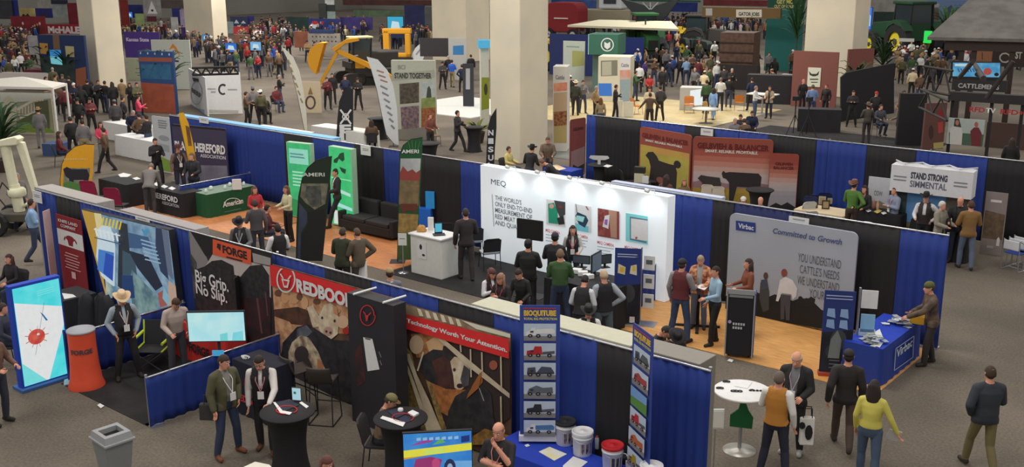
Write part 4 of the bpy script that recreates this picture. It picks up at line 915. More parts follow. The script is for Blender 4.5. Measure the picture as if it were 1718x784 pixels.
# --- coats heaped over a chair
def heap(name,label,cat,x,y,z,sx,sy,sz,c,seed=0,part='cloth',group=None):
    rnd=random.Random(seed);mb=MB();n,k=18,10;vs=[]
    for j in range(k+1):
        t_=PI*.5*j/k
        for i in range(n):
            a=2*PI*i/n;r=(1+.12*math.sin(a*5+seed+j)+.10*math.sin(a*3 -seed*2))*(1 if j < k else .0)
            vs.append((sx*math.cos(t_) ** .5*math.cos(a)*r if j < k else 0,sy*(math.cos(t_) ** .5)*math.sin(a)*r if j < k else 0,sz*math.sin(t_)*(1+.08*math.sin(a*4+seed))))
    mb.add(vs,[(j*n+i,j*n+(i+1) % n,(j+1)*n+(i+1) % n,(j+1)*n+i) for j in range(k) for i in range(n)]+[tuple(range(n))[::-1]],0,True)
    o=mb.build(name,c,loc=(x,y,z));tag(o,label,cat,group);return o
t=thing('coat_rack','chair covered by black coats behind the cyan poster','coats',(-19.6,10.2,0),.4)
for s_,q in ((-.18,.0),(.12,.08),(.35,-.05)):
    mb=MB();vs=[];n,k=14,8
    for j in range(k+1):
        for i in range(n):
            a=2*PI*i/n;r=.10+.16*(1 -j/k) ** .7+.02*math.sin(a*5+j*.5+s_*9);vs.append((s_+r*math.cos(a)*(1 if j < k else .2),q+r*.8*math.sin(a),.25+.95*j/k))
    mb.add(vs,[(j*n+i,j*n+(i+1) % n,(j+1)*n+(i+1) % n,(j+1)*n+i) for j in range(k) for i in range(n)]+[tuple(range(n))[::-1],tuple(range(k*n,k*n+n))],0,True);mb.build('coat',(30+int(20*q),30,34),t)
for i in (-1,1):
    for j in (-1,1):MB().cyl((i*.3,j*.2,0),(i*.3,j*.2,.4),.015,n=7).build('leg',STEEL,t)
flat('paper_sheet','white sheet on the black table left of the coats','paper',[(104,492),(122,494),(128,498),(108,502)],.77,(206,206,204));_x,_y=G(112,496,.76);cloth_table('small black cloth table left of the coats behind glowing poster',_x -.5,_x+.35,_y -.3,_y+.5,.765,(28,27,31))
# signs hanging on the drapes
def hangsign(label,Y,tl,br,txt=None,group='booth number cards'):
    x0,z1=_pl(Y,tl);x1,z0=_pl(Y,br);t=thing('booth_sign',label,'sign',((x0+x1)/2,Y,z0),0);mb=MB();mb.box((0,0,(z1 -z0)/2),(x1 -x0,.012,z1 -z0));mb.build('card',(224,222,216),t)
    mb=MB();[mb.box((0,-.008,(z1 -z0)*k),((x1 -x0)*.6,.003,(z1 -z0)*.06)) for k in (.5,.65)];mb.build('print',(120,116,116),t)
def _pl(Y,q):
    r=ray(*q);k=Y/r[1];return float(r[0]*k),float(CAMH+r[2]*k)
hangsign('white booth card at the left end of front curtains',FY -.08,(54,319),(71,342));hangsign('white booth card above the large lit hand picture',FY -.08,(227,362),(251,374))
# bin
P=[G(px,py,.82) for px,py in ((152.7,721),(195.6,707),(219.7,721),(176.8,735))];cx_=sum(p[0] for p in P)/4;cy_=sum(p[1] for p in P)/4
t=thing('waste_bin','tall grey plastic waste bin with slotted lid at bottom left','bin',(cx_,cy_,0),math.atan2(P[1][1] -P[0][1],P[1][0] -P[0][0]));Lb=math.dist(P[0],P[1])/2;Wb=math.dist(P[1],P[2])/2
GP=(120,122,124)
def frust(z0,z1,a0,b0,a1,b1):
    return [(-a0,-b0,z0),(a0,-b0,z0),(a0,b0,z0),(-a0,b0,z0),(-a1,-b1,z1),(a1,-b1,z1),(a1,b1,z1),(-a1,b1,z1)]
BXF=[(3,2,1,0),(4,5,6,7),(0,1,5,4),(1,2,6,5),(2,3,7,6),(3,0,4,7)]
MB().add(frust(0,.66,Lb*.8,Wb*.75,Lb*1.08,Wb*1.1),BXF).build('body',GP,t,bev=.02);MB().add(frust(.66,.70,Lb*1.2,Wb*1.25,Lb*1.2,Wb*1.25),BXF).build('rim',(138,140,142),t,bev=.01)
mb=MB();vs=frust(.70,.80,Lb*1.1,Wb*1.12,Lb,Wb)
mb.add(vs,[(0,1,5,4),(1,2,6,5),(2,3,7,6),(3,0,4,7)]);a,b_=Lb*.72,Wb*.6;inner=[(-a,-b_,.80),(a,-b_,.80),(a,b_,.80),(-a,b_,.80)];low=[(-a,-b_,.70),(a,-b_,.70),(a,b_,.70),(-a,b_,.70)]
mb.add(vs[4:]+inner,[(i,(i+1) % 4,4+(i+1) % 4,4+i) for i in range(4)]);mb.add(inner+low,[(i,(i+1) % 4,4+(i+1) % 4,4+i) for i in range(4)]);mb.build('lid',(138,140,142),t);MB().box((0,0,.715),(2*a,2*b_,.01)).build('bin_bag',(16,16,18),t)
flat('floor_card','small white card lying on the floor at the edge of the black carpet','paper',[(163,680),(168,677),(175,681),(169,685)],.014,(214,214,214))
flat('table_corner','corner of a pale table top at the bottom edge','table',[(404,786),(428,775),(452,780),(470,800),(430,820)],.75,(206,200,186),.03)
# ================= middle row of booths =================
def pile(name,label,cat,x,y,z,sx,sy,c,seed,n=26):
    rnd=random.Random(seed+5);mb=MB()
    for i in range(n):
        a=rnd.random()*2*PI;r=rnd.random() ** .5*(1 -i/n*.6);mb.box((sx*r*math.cos(a),sy*r*math.sin(a),.006+i*.0055),(.14,.10,.006),i % 3,rnd.random()*3)
    o=mb.build(name,[c,tuple(int(v*.82) for v in c),(150,160,176)],loc=(x,y,z));tag(o,label,cat);return o

MY=21.1
bays(MY,-33.6,-6.1,[(300,(22,30,78)),(413,BLUE),(476,BLUE),(524,BLACK),(593,BLUE),(642,BLACK),(672,BLUE),(712,BLACK),(772,BLACK),(806,BLUE),(1010,BLACK),(1122,BLUE),(1197,BLUE),(1232,BLACK),(1330,(22,30,78)),(1512,BLACK),(None,BLUE)],'',names=[
    'dark blue curtain bay behind the white banner, far left of middle row','blue curtain bay behind the purple association banner','blue and black curtain bay left of the first green lit panel',
    'black and blue curtain bay between the two green lit panels','black and blue curtain bay behind the tall green feather flag','curtain bay directly left of the white lit wall','curtain bay hidden behind the white lit wall',
    'blue and black curtain bay between white lit wall and grey backdrop','black and blue curtain bay at right end of middle row beside the aisle'])
partition('pale blue lit partition top running behind the left middle-row curtains',-33.4,-24.9,21.3,21.65,(120,172,214))  # white partition; the blue light on its top is put into its colour
low_rail('low blue curtain rail between green lit panels booth and green covered table',(-28.75,18.2),(-28.75,20.95));low_rail('low blue curtain rail right of the white lit wall beside the navy roll-up',(-12.3,18.2),(-12.3,20.9))
def board2(name,label,cat,tl,tr,zt,zb=.02,**k):
    a,b_=G(*tl,zt),G(*tr,zt);return Board(name,label,cat,a,math.atan2(b_[1] -a[1],b_[0] -a[0]),tl,tr,zb=zb,zt=zt,**k)
def bars(b,u0,u1,v0,v1,n,c,frac=.5,name='print'):
    rnd=random.Random(n*7+int(u0*100));h=(v1 -v0)/n
    b.rart([(c,[(u0,v1 -i*h -h*frac),(u0+(u1 -u0)*(.75+.25*rnd.random()),v1 -i*h -h*frac),(u0+(u1 -u0)*(.75+.25*rnd.random()),v1 -i*h),(u0,v1 -i*h)]) for i in range(n)],name=name)
# grey banners on the left
b=board2('rollup_banner','pale roll-up banner with green foot left of the purple banner','banner',(254,194),(284,198),2.15,color=(176,180,184),th=.03,rad=.05)
b.rart([((120,150,60),[(.1,.02),(.9,.02),(.9,.22),(.1,.3)]),((140,146,150),el(.6,.62,.3,.05)),((150,154,160),[(.15,.4),(.85,.38),(.85,.5),(.15,.52)])]);bars(b,.35,.9,.78,.94,4,(120,122,128))
b=board2('backdrop','dark purple association banner with white lettering','banner',(288,208),(378,216),2.35,zb=.03,color=(58,52,76),th=.04,rad=.04)
b.rart([(((110,110,128),(90,90,110),1.5),[(.02,.02),(.98,.02),(.98,.45),(.02,.38)]),((140,142,152),[(.4,.02),(.98,.02),(.98,.25),(.5,.15)]),((24,22,30),[(0,.97),(1,.97),(1,1),(0,1)])])
b.rtext('BLACK HEREFORD',.03,.97,.62,.13,(220,220,226),.04);b.rtext('ASSOCIATION',.5,.97,.54,.05,(190,190,200),.02)
b=board2('rollup_banner','white roll-up banner with rounded top right of the purple banner','banner',(383,213),(409,217),2.15,color=(190,192,196),th=.03,rad=.09)
bars(b,.2,.85,.74,.9,3,(110,112,118),.55);b.rart([((160,164,170),[(.1,.05),(.9,.05),(.9,.35),(.1,.38)])])
# feather flags
def feather(label,base,tip,outline,arts,c,sleeve=(24,24,26),text=None,pole=True,zb=.05,name='feather_flag',ang=None):
    """outline pixels run from the foot of the pole side, over the tip, down the free edge"""
    p=G(*base);b=Board(name,label,'flag',p,math.radians(40) if ang is None else ang,(outline[0][0] -1,outline[0][1]),(outline[0][0]+1,outline[0][1]),zb=0,zt=1,th=.004,color=c)
    bpy.data.objects.remove(b.panel);O=[b.L(*q) for q in outline];O=[(x,max(.02,z)) for x,z in O]
    a=sum(O[i -1][0]*O[i][1] -O[i][0]*O[i -1][1] for i in range(len(O)));OO=O if a > 0 else O[::-1]
    MB().prism(OO,0,.004).build('flag_cloth',c,b.root)
    if arts:b.art(arts,box=(-9,9,.02,9))
    if pole:MB().tube([(x,.012,z) for x,z in ([(O[0][0],.0)]+O[:pole if pole > 1 else len(O) // 2+1])],.016,6).build('pole',sleeve,b.root)
    MB().box((O[0][0],.01,.012),(.4,.4,.02)).build('base',(40,40,42),b.root)
    return b
b=feather('dark green feather flag with cattle photo in the near aisle, facing us',(497,440),None,[(497,436),(498,380),(501,330),(507,300),(516,282),(530,270),(548,264),(557,263),(555,290),(549,360),(541,440)],
    [(((90,86,72),(120,116,96),5),[(506,308),(551,308),(546,342),(528,352),(512,340),(504,330)]),(((60,62,60),(84,86,80),6),[(514,312),(538,312),(540,344),(524,348),(512,330)]),(((58,66,84),(44,52,70),3),[(502,340),(515,356),(516,372),(505,392),(504,436),(499,436)]),((30,28,30),[(516,356),(546,350),(541,438),(504,438),(506,395),(518,374)])],(28,42,30),sleeve=(18,24,20),pole=8)
b.text('AMERI',(508,296),(545,299),290,(190,196,190),.02)
b=feather('tall green feather flag with mountain and cattle print near white counter',(668,440),None,[(667,436),(669,330),(671,258),(677,244),(690,234),(709,231),(708,262),(704,340),(700,436)],
    [(((142,146,150),(170,172,172),2),[(672,266),(706,266),(704,300),(671,300)]),((134,60,54),[(671,290),(676,279),(684,288),(692,284),(698,290),(705,285),(704,306),(671,304)]),(((96,84,60),(120,100,70),5),[(671,302),(704,304),(702,345),(669,343)]),((92,46,34),[(672,342),(700,342),(701,352),(697,352),(696,362),(694,362),(693,354),(680,354),(678,362),(676,362),(675,354),(671,350)]),(((150,124,66),(120,100,60),8),[(669,358),(702,360),(700,392),(668,390)]),((60,84,50),[(668,390),(700,392),(699,436),(667,436)])]
    +[((70,130,70),seg(690+i*3,256,684+i*7,234+i,.8)) for i in range(4)],(26,76,40),sleeve=(20,40,24),pole=6)
b.text('AMERI',(674,257),(703,260),251,(220,226,220),.02)
b=feather('yellow feather flag with black cow print left of the maroon-backed chairs',(103,345),None,[(102,342),(101,300),(104,275),(112,258),(126,246),(142,242),(158,243),(156,290),(149,340)],
    [(((124,130,110),(96,104,90),5),[(107,282),(151,282),(148,322),(106,320)]),((34,32,42),[(106,284),(112,280),(120,284),(146,284),(150,294),(146,312),(142,312),(140,302),(124,302),(122,312),(117,312),(116,300),(110,296)]),((76,120,60),[(106,308),(118,304),(148,314),(148,324),(106,322)])],(206,148,30),sleeve=(26,22,22),pole=7)
b.text('HEREFORD',(108,269),(148,273),266,(226,190,120),.01);b.rart
feather('narrow yellow feather flag seen almost edge-on before the purple banner',(330,345),None,[(330,334),(320,290),(312,250),(301,200),(300,190),(308,189),(316,206),(324,240),(334,300),(336,332)],[(((120,84,40),(90,60,34),6),[(311,210),(318,214),(322,245),(316,245)]),((60,96,50),[(318,262),(326,262),(327,276),(320,276)])],(206,156,30),sleeve=(150,120,30),pole=4)
# black association table
x0,y0=G(308,367,0);t=cloth_table('black cloth association table with white lettering by the narrow yellow flag',x0 -1.9,x0,y0,y0+.75,.78,(26,25,28))
def on_table(t,pts,items):
    pass
cb=Board('x','x','x',(0,y0 -.045),0,(262,325),(300,340),zb=.1,th=.001,color=(0,0,0));bpy.data.objects.remove(cb.panel);cb.text('HEREFORD',(258,331),(299,347),322,(206,206,210),.03);cb.text('ASSOCIATION',(272,342),(301,353),337,(170,170,176),.02)
def adopt(cb,t,z=None):
    bpy.context.view_layer.update()
    for c in list(cb.root.children):
        m=c.matrix_world.copy();c.parent=t;c.matrix_parent_inverse=Matrix.Identity(4);bpy.context.view_layer.update();c.matrix_basis=t.matrix_world.inverted() @ m
    bpy.data.objects.remove(cb.root)
adopt(cb,t)
for i,(px,py) in enumerate(((262,309),(275,313),(288,316))):flat('paper_sheet',['white sheet at left of black association table','white sheet in middle of black association table','white sheet at right of black association table'][i],'paper',[(px -6,py),(px,py -3),(px+7,py),(px+1,py+3)],.785,(220,220,218))
t=cloth_table('round-cornered black table behind the maroon-backed chairs',-32.6,-30.9,17.6,18.4,.76,(26,26,30));flat('paper_sheet','bright white sheet on the table behind maroon-backed chairs','paper',[(198,293),(207,290),(221,293),(214,297),(202,297)],.765,(230,230,228));flat('paper_sheet','second white sheet near bending grey-jacket person','paper',[(222,299),(230,297),(236,300),(228,302)],.765,(226,226,224))
def chair(label,x,y,rz,c=(30,30,34),seatc=None,edge=None,h=.86,name='chair',frame=(40,40,44),wide=.23,cat='chair',group=None):
    t=thing(name,label,cat,(x,y,0),rz,group);sc_=seatc or c
    mb=MB();mb.prism(rrect(-wide,wide,-.22,.2,.05),.43,.475,axis='z');mb.build('seat',sc_,t,bev=.01)
    mb=MB();P=rrect(-wide,wide,.0,h -.48,.1,corners=(0,0,1,1));n=len(P);f=lambda a,b_,d:(a,.20+b_*.22+d -.03*(1 -(a/wide) ** 2)*-1,.50+b_)
    mb.add([f(a,b_,0) for a,b_ in P]+[f(a,b_,.03) for a,b_ in P],[tuple(range(n)),tuple(range(n,2*n))[::-1]]+[(i,n+i,n+(i+1) % n,(i+1) % n) for i in range(n)]);mb.build('backrest',edge or c,t)
    for s_ in (1,-1):MB().tube([(s_*(wide -.01),-.2,.43),(s_*wide,-.24,.0)],.011,6).build('leg',frame,t);MB().tube([(s_*(wide -.005),.30,.84),(s_*(wide -.005),.2,.45),(s_*wide,.26,0)],.011,6).build('leg',frame,t)
    return t
chair('black padded chair with maroon back left of the bending grey-jacket person',-31.3,16.7,PI+.5,edge=(150,30,70),h=1.05,wide=.27);chair('black padded chair with maroon back in front of the bending grey-jacket person',-29.7,16.6,PI+.5,edge=(140,26,64),h=1.05,wide=.27)
# green cloth table
x0,y0=G(350,367,0);t=cloth_table('dark green cloth table with white logo lettering and white items',x0 -.95,x0,y0,y0+1.85,.76,(20,74,44),topc=(110,130,116))
cb=Board('x','x','x',(x0+.045,0),PI/2,(376,350),(410,340),zb=.1,th=.001,color=(0,0,0));bpy.data.objects.remove(cb.panel);cb.text('American',(374,348),(408,341),339,(206,216,206),.03);bars(cb,0,1,0,.1,1,(150,170,150));cb.art([((200,212,200),q) for q in ring(391,341,14,9,1.2,12,PI,2*PI)],name='arch',box=(-9,9,-9,9));adopt(cb,t)
for i,(px,py,s_) in enumerate(((356,322,.1),(368,319,.14),(380,318,.1),(410,316,.12),(424,314,.1))):
    o=MB().lathe([(s_*.4,0),(s_*.5,.02),(s_*.4,.1),(s_*.2,.12)],n=10).build('giveaway_jar',(200,206,200),loc=(x0 -.3 -.25*(i % 2),y0+.18+.36*i,.765));tag(o,['small pale jar at left end of the green table','larger pale jar beside left end of the green table','pale jar left of the white card on the green table','pale jar right of the white card on the green table','small pale jar at the far right of the green table'][i],'jar')
x,y=G(398,318,.77);o=MB().box((0,0,.17),(.28,.04,.34)).build('sign_card',(210,214,208),loc=(x,y,.765),rz=.9);tag(o,'upright white card standing on the green table','sign')
# lit green panels
def litpanel(label,tl,tr,zt,zb,fn,th=.18,side=(150,190,160)):
    b=board2('lit_display',label,'display',tl,tr,zt,zb=zb,th=th,color=side,part='casing');fn(b);return b
GR=(60,190,116)
def g1(b):b.rart([(E(GR,.8,mot=(50,170,110)),[(.02,.01),(.98,.01),(.98,.99),(.02,.99)]),(E((150,222,196),.8),[(.1,.72),(.9,.72),(.9,.92),(.1,.92)]),(E((30,140,80),.8),[(.02,.01),(.98,.01),(.98,.2),(.02,.25)])],name='screen');bars(b,.14,.86,.78,.86,2,E((90,150,150),.8),.5);bars(b,.2,.7,.4,.62,5,E((170,230,200),.8),.45)
litpanel('first green lit panel with pale heading box, left of the suited man',(480,238),(520,242),2.4,.04,g1)
def g2(b):
    b.rart([(E(GR,.8,mot=(66,204,124)),[(.02,.01),(.98,.01),(.98,.99),(.02,.99)]),(E((14,60,40),.9),[(.2,.80),(.35,.80),(.45,.86),(.6,.83),(.7,.86),(.68,.95),(.5,.93),(.4,.88),(.22,.84)]),(E((14,60,40),.9),[(.45,.76),(.75,.74),(.7,.68),(.55,.70)]),(E((150,230,180),.8),[(.05,.60),(.95,.60),(.95,.615),(.05,.615)]),(E((190,240,220),.8),[(.1,.50),(.9,.44),(.9,.40),(.1,.45)]),(E((180,236,230),.8),[(.3,.3),(.95,.26),(.95,.22),(.3,.25)]),(E((190,90,80),.8),[(.5,.16),(.95,.14),(.95,.10),(.5,.11)]),(E((226,236,226),.8),[(.1,.02),(.4,.02),(.45,.18),(.15,.2)])],name='screen')
litpanel('second green lit panel with dark map shape behind the suited man',(551,245),(589,251),2.45,.04,g2,.2)
# sofa and blue stand
t=thing('sofa','black two-seat sofa against the black curtain by the green flag','sofa',(-22.15,20.4,0),0);mb=MB().box((0,0,.22),(2.1,.8,.28));mb.build('base',(30,29,30),t,bev=.03)
for i in (-.5,.5):MB().box((i,-.05,.42),(.95,.7,.14)).build('seat_cushion',(38,36,36),t,bev=.04);MB().box((i,.3,.68),(.9,.2,.5)).build('back_cushion',(34,33,34),t,bev=.05)
for i in (-1.1,1.1):MB().box((i,0,.34),(.14,.8,.5)).build('armrest',(28,27,28),t,bev=.03)
x,y=G(716,372,.5);t=thing('brochure_stand','bright blue brochure stand with red and white side by green flag','stand',(x,y,0),.5)
MB().box((-.05,0,.45),(.42,.3,.9)).build('body',(24,96,190),t);MB().box((.12,-.02,1.15),(.26,.05,.5)).build('header',(40,140,220),t);MB().prism([(-.28,.5),(-.2,.5),(-.19,1.3)],-.05,.0).build('white_fin',(214,210,214),t);MB().box((-.22,-.08,.6),(.14,.04,.12)).build('red_label',(190,50,50),t)
# white counter
xa,ya=G(693,457,0);xb,yb=G(741,471,0);xc_,yc=G(762,461,0)
t=thing('counter','white reception counter with poster in front of the sofa booth','counter',((xa+xb)/2,yb+.35,0),0);W=xb -xa
MB().box((0,0,.52),(W,.7,1.02)).build('cabinet',(206,206,200),t,bev=.02);MB().box((0,0,1.05),(W+.08,.78,.045)).build('worktop',(222,222,216),t,bev=.01)
mb=MB().box((-W/2+.42,-.356,.68),(.3,.008,.46));mb.build('poster',(226,226,220),t);mb=MB();mb.prism(el(-W/2+.38,.76,.045,.07),-.364,-.36);mb.prism(el(-W/2+.47,.56,.05,.03),-.364,-.36);mb.build('poster_print',(40,40,42),t)
x,y=G(736,393,1.08);q=thing('tablet','small tablet with blue screen on the white counter','tablet',(x,y,1.075),.9);MB().box((0,.02,.16),(.2,.02,.28)).build('case',(24,24,28),q);MB().box((0,.008,.17),(.17,.004,.22)).build('screen',E((90,190,220),.8),q);MB().box((0,-.06,.012),(.3,.22,.02)).build('keyboard',(60,60,66),q)
x,y=G(723,386,1.08);o=MB().box((0,0,.17),(.14,.06,.34)).build('leaflet_holder',(224,222,214),loc=(x,y,1.074),rz=.5);tag(o,'upright white leaflet holder on the white counter','holder')
x,y=G(707,388,1.08);o=heap('straw_hat','tan crumpled hat on the left end of the white counter','hat',x,y,1.074,.13,.11,.16,(176,130,70),3)
x,y=G(677,458,0);t=thing('sign_stand','white card on a thin pole between green flag and white counter','sign',(x,y,0),.6);MB().cyl((0,0,0),(0,0,1.0),.012,n=7).build('pole',STEEL,t);MB().box((0,-.02,.9),(.22,.012,.32)).build('card',(206,206,202),t);MB().box((0,-.028,.92),(.14,.004,.02)).build('print',(120,120,120),t);MB().lathe([(.14,0),(.14,.012),(.0,.02)],n=16).build('base',STEEL,t)
# folding chairs and glass table
def fchair(label,x,y,rz):return chair(label,x,y,rz,c=(36,36,40),seatc=(150,154,160),frame=(30,30,34))
fchair('black-backed chair with grey seat beside white lit wall, left one',-18.2,20.35,PI+.9);fchair('black-backed chair with grey seat beside white lit wall, right one nearer the television',-17.1,19.75,PI+1.0);fchair('black-backed chair with grey seat behind the dark blurred person',-19.1,20.3,PI+.7)
x,y=G(848,376,.78);t=thing('glass_table','round glass table with dark rim against the white lit wall','table',(x,y -.1,0));MB().lathe([(.42,.74),(.45,.745),(.45,.765),(.42,.77)],n=32).build('rim',(70,74,80),t);MB().lathe([(0,.75),(.42,.75),(.42,.76),(0,.76)],n=32).build('glass_top',dict(c=(150,160,166),rough=.1),t);MB().cyl((0,0,0),(0,0,.75),.025,n=10).build('pole',STEEL,t);MB().lathe([(.25,0),(.25,.015),(.03,.03)],n=20).build('base',(50,50,54),t)
flat('paper_sheet','white sheet on the round glass table','paper',[(852,374),(862,372),(872,375),(862,378)],.78,(220,220,220))
b=tv('black switched-off television on a stand before the white lit wall',G(888,397,1.5),math.radians(10),(867,368),(910,370),1.42,lambda b:b.rart([((16,16,18),[(.02,.03),(.98,.03),(.98,.97),(.02,.97)])],name='screen'))
# --- white lit wall
b=board2('lit_backdrop','wide white lit company wall with four product pictures','display',(806,277),(1121,331),2.55,zb=.03,color=(206,220,226),th=.3,part='wall_panel');b.panel.data.materials[0]=mat((206,218,224),rough=.61);_b=b.panel.data.materials[0].node_tree.nodes['Principled BSDF'];_b.inputs['Emission Color'].default_value=(.78,.9,1,1);_b.inputs['Emission Strength'].default_value=.30  # faint glow added to the panel itself to brighten it beside the spots
MEQ=b;TXT=(96,104,112)
b.text('MEQ',(824,309),(849,312),300,(74,80,88),.0)
for i,s_ in enumerate(("THE WORLD'S",'ONLY END-TO-END','MEASUREMENT OF','RED MEAT EATING','AND QUALITY')):b.text(s_,(831,335+i*10.4),(831+(44,62,62,62,52)[i],342+i*10.4),327.5+i*10.4,TXT,.01)
b.art([((110,118,126),seg(826,326,829,380,.8))],name='rule')
b.art([((206,206,204),[(917,334),(949,339),(949,381),(917,376)]),((60,60,62),[(930,336),(949,339),(949,360),(940,365),(934,352)]),((30,140,110),[(920,342),(930,340),(936,356),(937,376),(921,374)]),((190,150,130),el(926,346,4,4)),((36,36,40),[(935,366),(946,362),(948,376),(938,377)]),((110,50,46),[(937,344),(945,346),(944,350),(938,350)])],name='product_picture')
b.art([((224,224,220),[(965,342),(993,347),(993,390),(965,386)]),((110,190,206),[(966,374),(988,380),(988,390),(966,386)]),((30,60,84),[(966,362),(970,356),(984,362),(988,370),(982,382),(972,376)]),((150,214,224),[(968,361),(982,364),(979,373),(967,369)]),((60,60,60),seg(967,342,969,358,1)),((150,90,84),seg(984,346,988,352,2))],name='product_picture')
b.art([((130,60,56),[(1004,349),(1040,355),(1040,402),(1004,396)]),((170,130,110),[(1022,352),(1036,355),(1036,400),(1026,398)]),(((150,80,74),(110,46,46),12),[(1004,349),(1016,352),(1016,396),(1004,394)]),((216,220,232),[(1016,362),(1024,360),(1022,384),(1012,380)]),((150,90,170),[(1016,368),(1021,368),(1020,378),(1015,376)])],name='product_picture')
b.art([((126,206,226),[(1051,357),(1088,363),(1088,410),(1051,404)]),((90,120,140),[(1058,363),(1088,368),(1088,370),(1060,366),(1060,400),(1086,405),(1086,408),(1058,402)]),((214,228,236),[(1060,366),(1088,370),(1088,404),(1060,400)]),((190,60,60),el(1069,399,2,2))],name='product_picture')
for (x0_,y0_,w_) in ((917,388,24),(966,396,22),(1004,408,28),(1050,416,26)):
    b.text('MEQ CAMERA',(x0_,y0_ -.0),(x0_+w_,y0_+w_*.16),y0_ -5,(190,70,76),.02)
    b.art([((130,140,148),seg(x0_,y0_+5+i*5,x0_+w_*(1.0,.8,.9)[i],y0_+5+i*5+w_*.16*(1.0,.8,.9)[i],1)) for i in range(3)],name='caption')
for k,px_ in enumerate((862,912,966,1020,1095)):
    y_=285+(px_ -806)*.17;x=b.L(px_,y_)[0]
    MB().tube([(x,.1,b.h),(x,.05,b.h+.10),(x,-.22,b.h+.14)],.012,6).build('lamp_arm',(200,202,204),b.root);MB().cyl((x -.05,-.24,b.h+.14),(x+.05,-.24,b.h+.12),.045,n=10).build('lamp_head',(214,214,214),b.root)
    l=bpy.data.lights.new('wall_spot','SPOT');l.energy=16;l.color=(.82,.93,1);l.spot_size=math.radians(125);l.spot_blend=.9;l.shadow_soft_size=.08
    o=bpy.data.objects.new('wall_spot',l);COL.objects.link(o);o.parent=b.root;o.location=(x,-.34,b.h+.06);o.rotation_euler=(math.radians(22),0,0)
for i,(x,y,w_,h_) in enumerate(((-17.0,20.75,.3,.12),(-14.4,20.8,.36,.1),(-15.4,20.8,.3,.14))):pass
# --- demo table with monitors
x,y=G(990,470,1.0);t=cloth_table('black cloth demo table with tilted monitors before the navy roll-up',x -1.0,x+.75,y -.35,y+.75,.95,(28,28,32));dx,dy=x,y
def monitor(label,px,py,z,rz,w=.5,h=.34,tilt=.0,c=(84,98,112)):
    x,y=G(px,py,z);t=thing('monitor',label,'monitor',(x,y,z),rz);mb=MB();mb.prism(rrect(-w/2,w/2,.1,.1+h,.01),0,.035);mb.build('casing',(26,26,30),t);MB().prism(rrect(-w/2+.02,w/2 -.02,.12,.08+h,.004),-.003,0).build('screen',E(c,.6),t);MB().box((0,.05,.06),(.05,.03,.14)).build('neck',(30,30,32),t);MB().box((0,.05,.006),(.22,.16,.012)).build('foot',(30,30,32),t);return t
monitor('tilted monitor with grey-blue screen seen edge-on behind the elder vest man',1001,462,.955,math.radians(100),.5,.42);monitor('low dark monitor beside the green-sweater man',975,450,.955,math.radians(20),.42,.2,c=(60,66,74));monitor('small dark monitor behind grey tilted one',1016,450,.955,math.radians(60),.3,.22,c=(50,54,60))
for i,(px,py) in enumerate(((968,458),(978,462),(987,467))):o=MB().box((0,0,.05),(.22,.16,.10)).build('white_box',(222,222,224),loc=(*G(px,py,.96),.955),rz=.3+i*.4,bev=.01);tag(o,['white box at left on the demo table','white box in the middle of the demo table','white box under the tilted monitor'][i],'box')
# --- navy roll-ups
def navy(b):
    b.rart([(((30,34,50),(18,20,30),3),[(.0,.0),(1,.0),(1,.55),(.0,.5)]),((58,62,66),el(.55,.42,.26,.12)),((44,46,52),el(.35,.28,.2,.08))])
b=board2('rollup_banner','navy roll-up banner with two yellow and white product pictures, beside white lit wall','banner',(1032,416),(1076,418),1.78,zb=.03,th=.015,color=(36,52,116));navy(b)
b.rart([((214,196,150),[(.12,.68),(.4,.66),(.42,.76),(.14,.8)]),((206,170,60),[(.2,.70),(.36,.69),(.38,.75),(.22,.76)]),((206,200,180),[(.58,.68),(.86,.66),(.84,.8),(.62,.78)]),((210,180,70),[(.68,.72),(.8,.71),(.8,.78),(.68,.78)]),((200,200,200),[(.62,.04),(.82,.04),(.82,.12),(.62,.12)])]);bars(b,.1,.9,.87,.93,2,(170,180,210),.4);MB().box((0,.02,0),(b.hw*2.1,.2,.09)).build('base',STEEL,b.root)
t=b;x,y=b.root.location.x,b.root.location.y
h=thing('leaflet_rack','metal rack holding three white leaflets right of navy roll-up','rack',(*G(1085,545,0),0),math.radians(20));MB().cyl((-.16,.02,0),(-.16,.02,1.75),.018,n=8).build('pole',STEEL,h);MB().box((0,0,.01),(.4,.4,.02)).build('base',STEEL,h)
for k,z in enumerate((.55,1.0,1.42)):MB().box((.02,-.01,z),(.24,.02,.32)).build('leaflet',(206,208,208),h);MB().box((.02,-.022,z+.02),(.14,.004,.1)).build('leaflet_picture',(90,96,100),h)
b=board2('rollup_banner','navy roll-up banner with four blue product groups in front of the grey backdrop','banner',(1384,487),(1437,490),1.72,zb=.03,th=.015,color=(34,50,110));navy(b)
b.rart([((130,160,200),[(.12+.42*i,.70 -.13*j),(.4+.42*i,.68 -.13*j),(.36+.42*i,.79 -.13*j),(.14+.42*i,.79 -.13*j)]) for i in (0,1) for j in (0,1)]+[((110,118,116),[(.25,.2),(.3,.42),(.5,.54),(.65,.42),(.62,.2)]),((150,150,150),[(.7,.1),(.86,.1),(.86,.17),(.7,.17)])]);bars(b,.06,.94,.88,.95,2,(150,160,200),.4);bars(b,.3,.7,.05,.18,3,(90,96,110),.3);MB().box((0,.02,0),(b.hw*2.1,.2,.09)).build('base',(150,60,40),b.root)
h=thing('leaflet_rack','metal rack with white and pale blue leaflets left of the blue logo table','rack',(*G(1441,625,0),0),math.radians(25));MB().cyl((-.1,.0,0),(-.1,.0,1.72),.022,n=8).build('pole',STEEL,h);MB().box((0,0,.01),(.4,.4,.02)).build('base',STEEL,h)
for z,c,w_ in ((1.5,(214,214,214),.30),(1.02,(130,176,214),.26),(.72,(190,206,216),.3)):MB().box((.08,-.01,z),(w_,.02,.36)).build('leaflet',c,h)
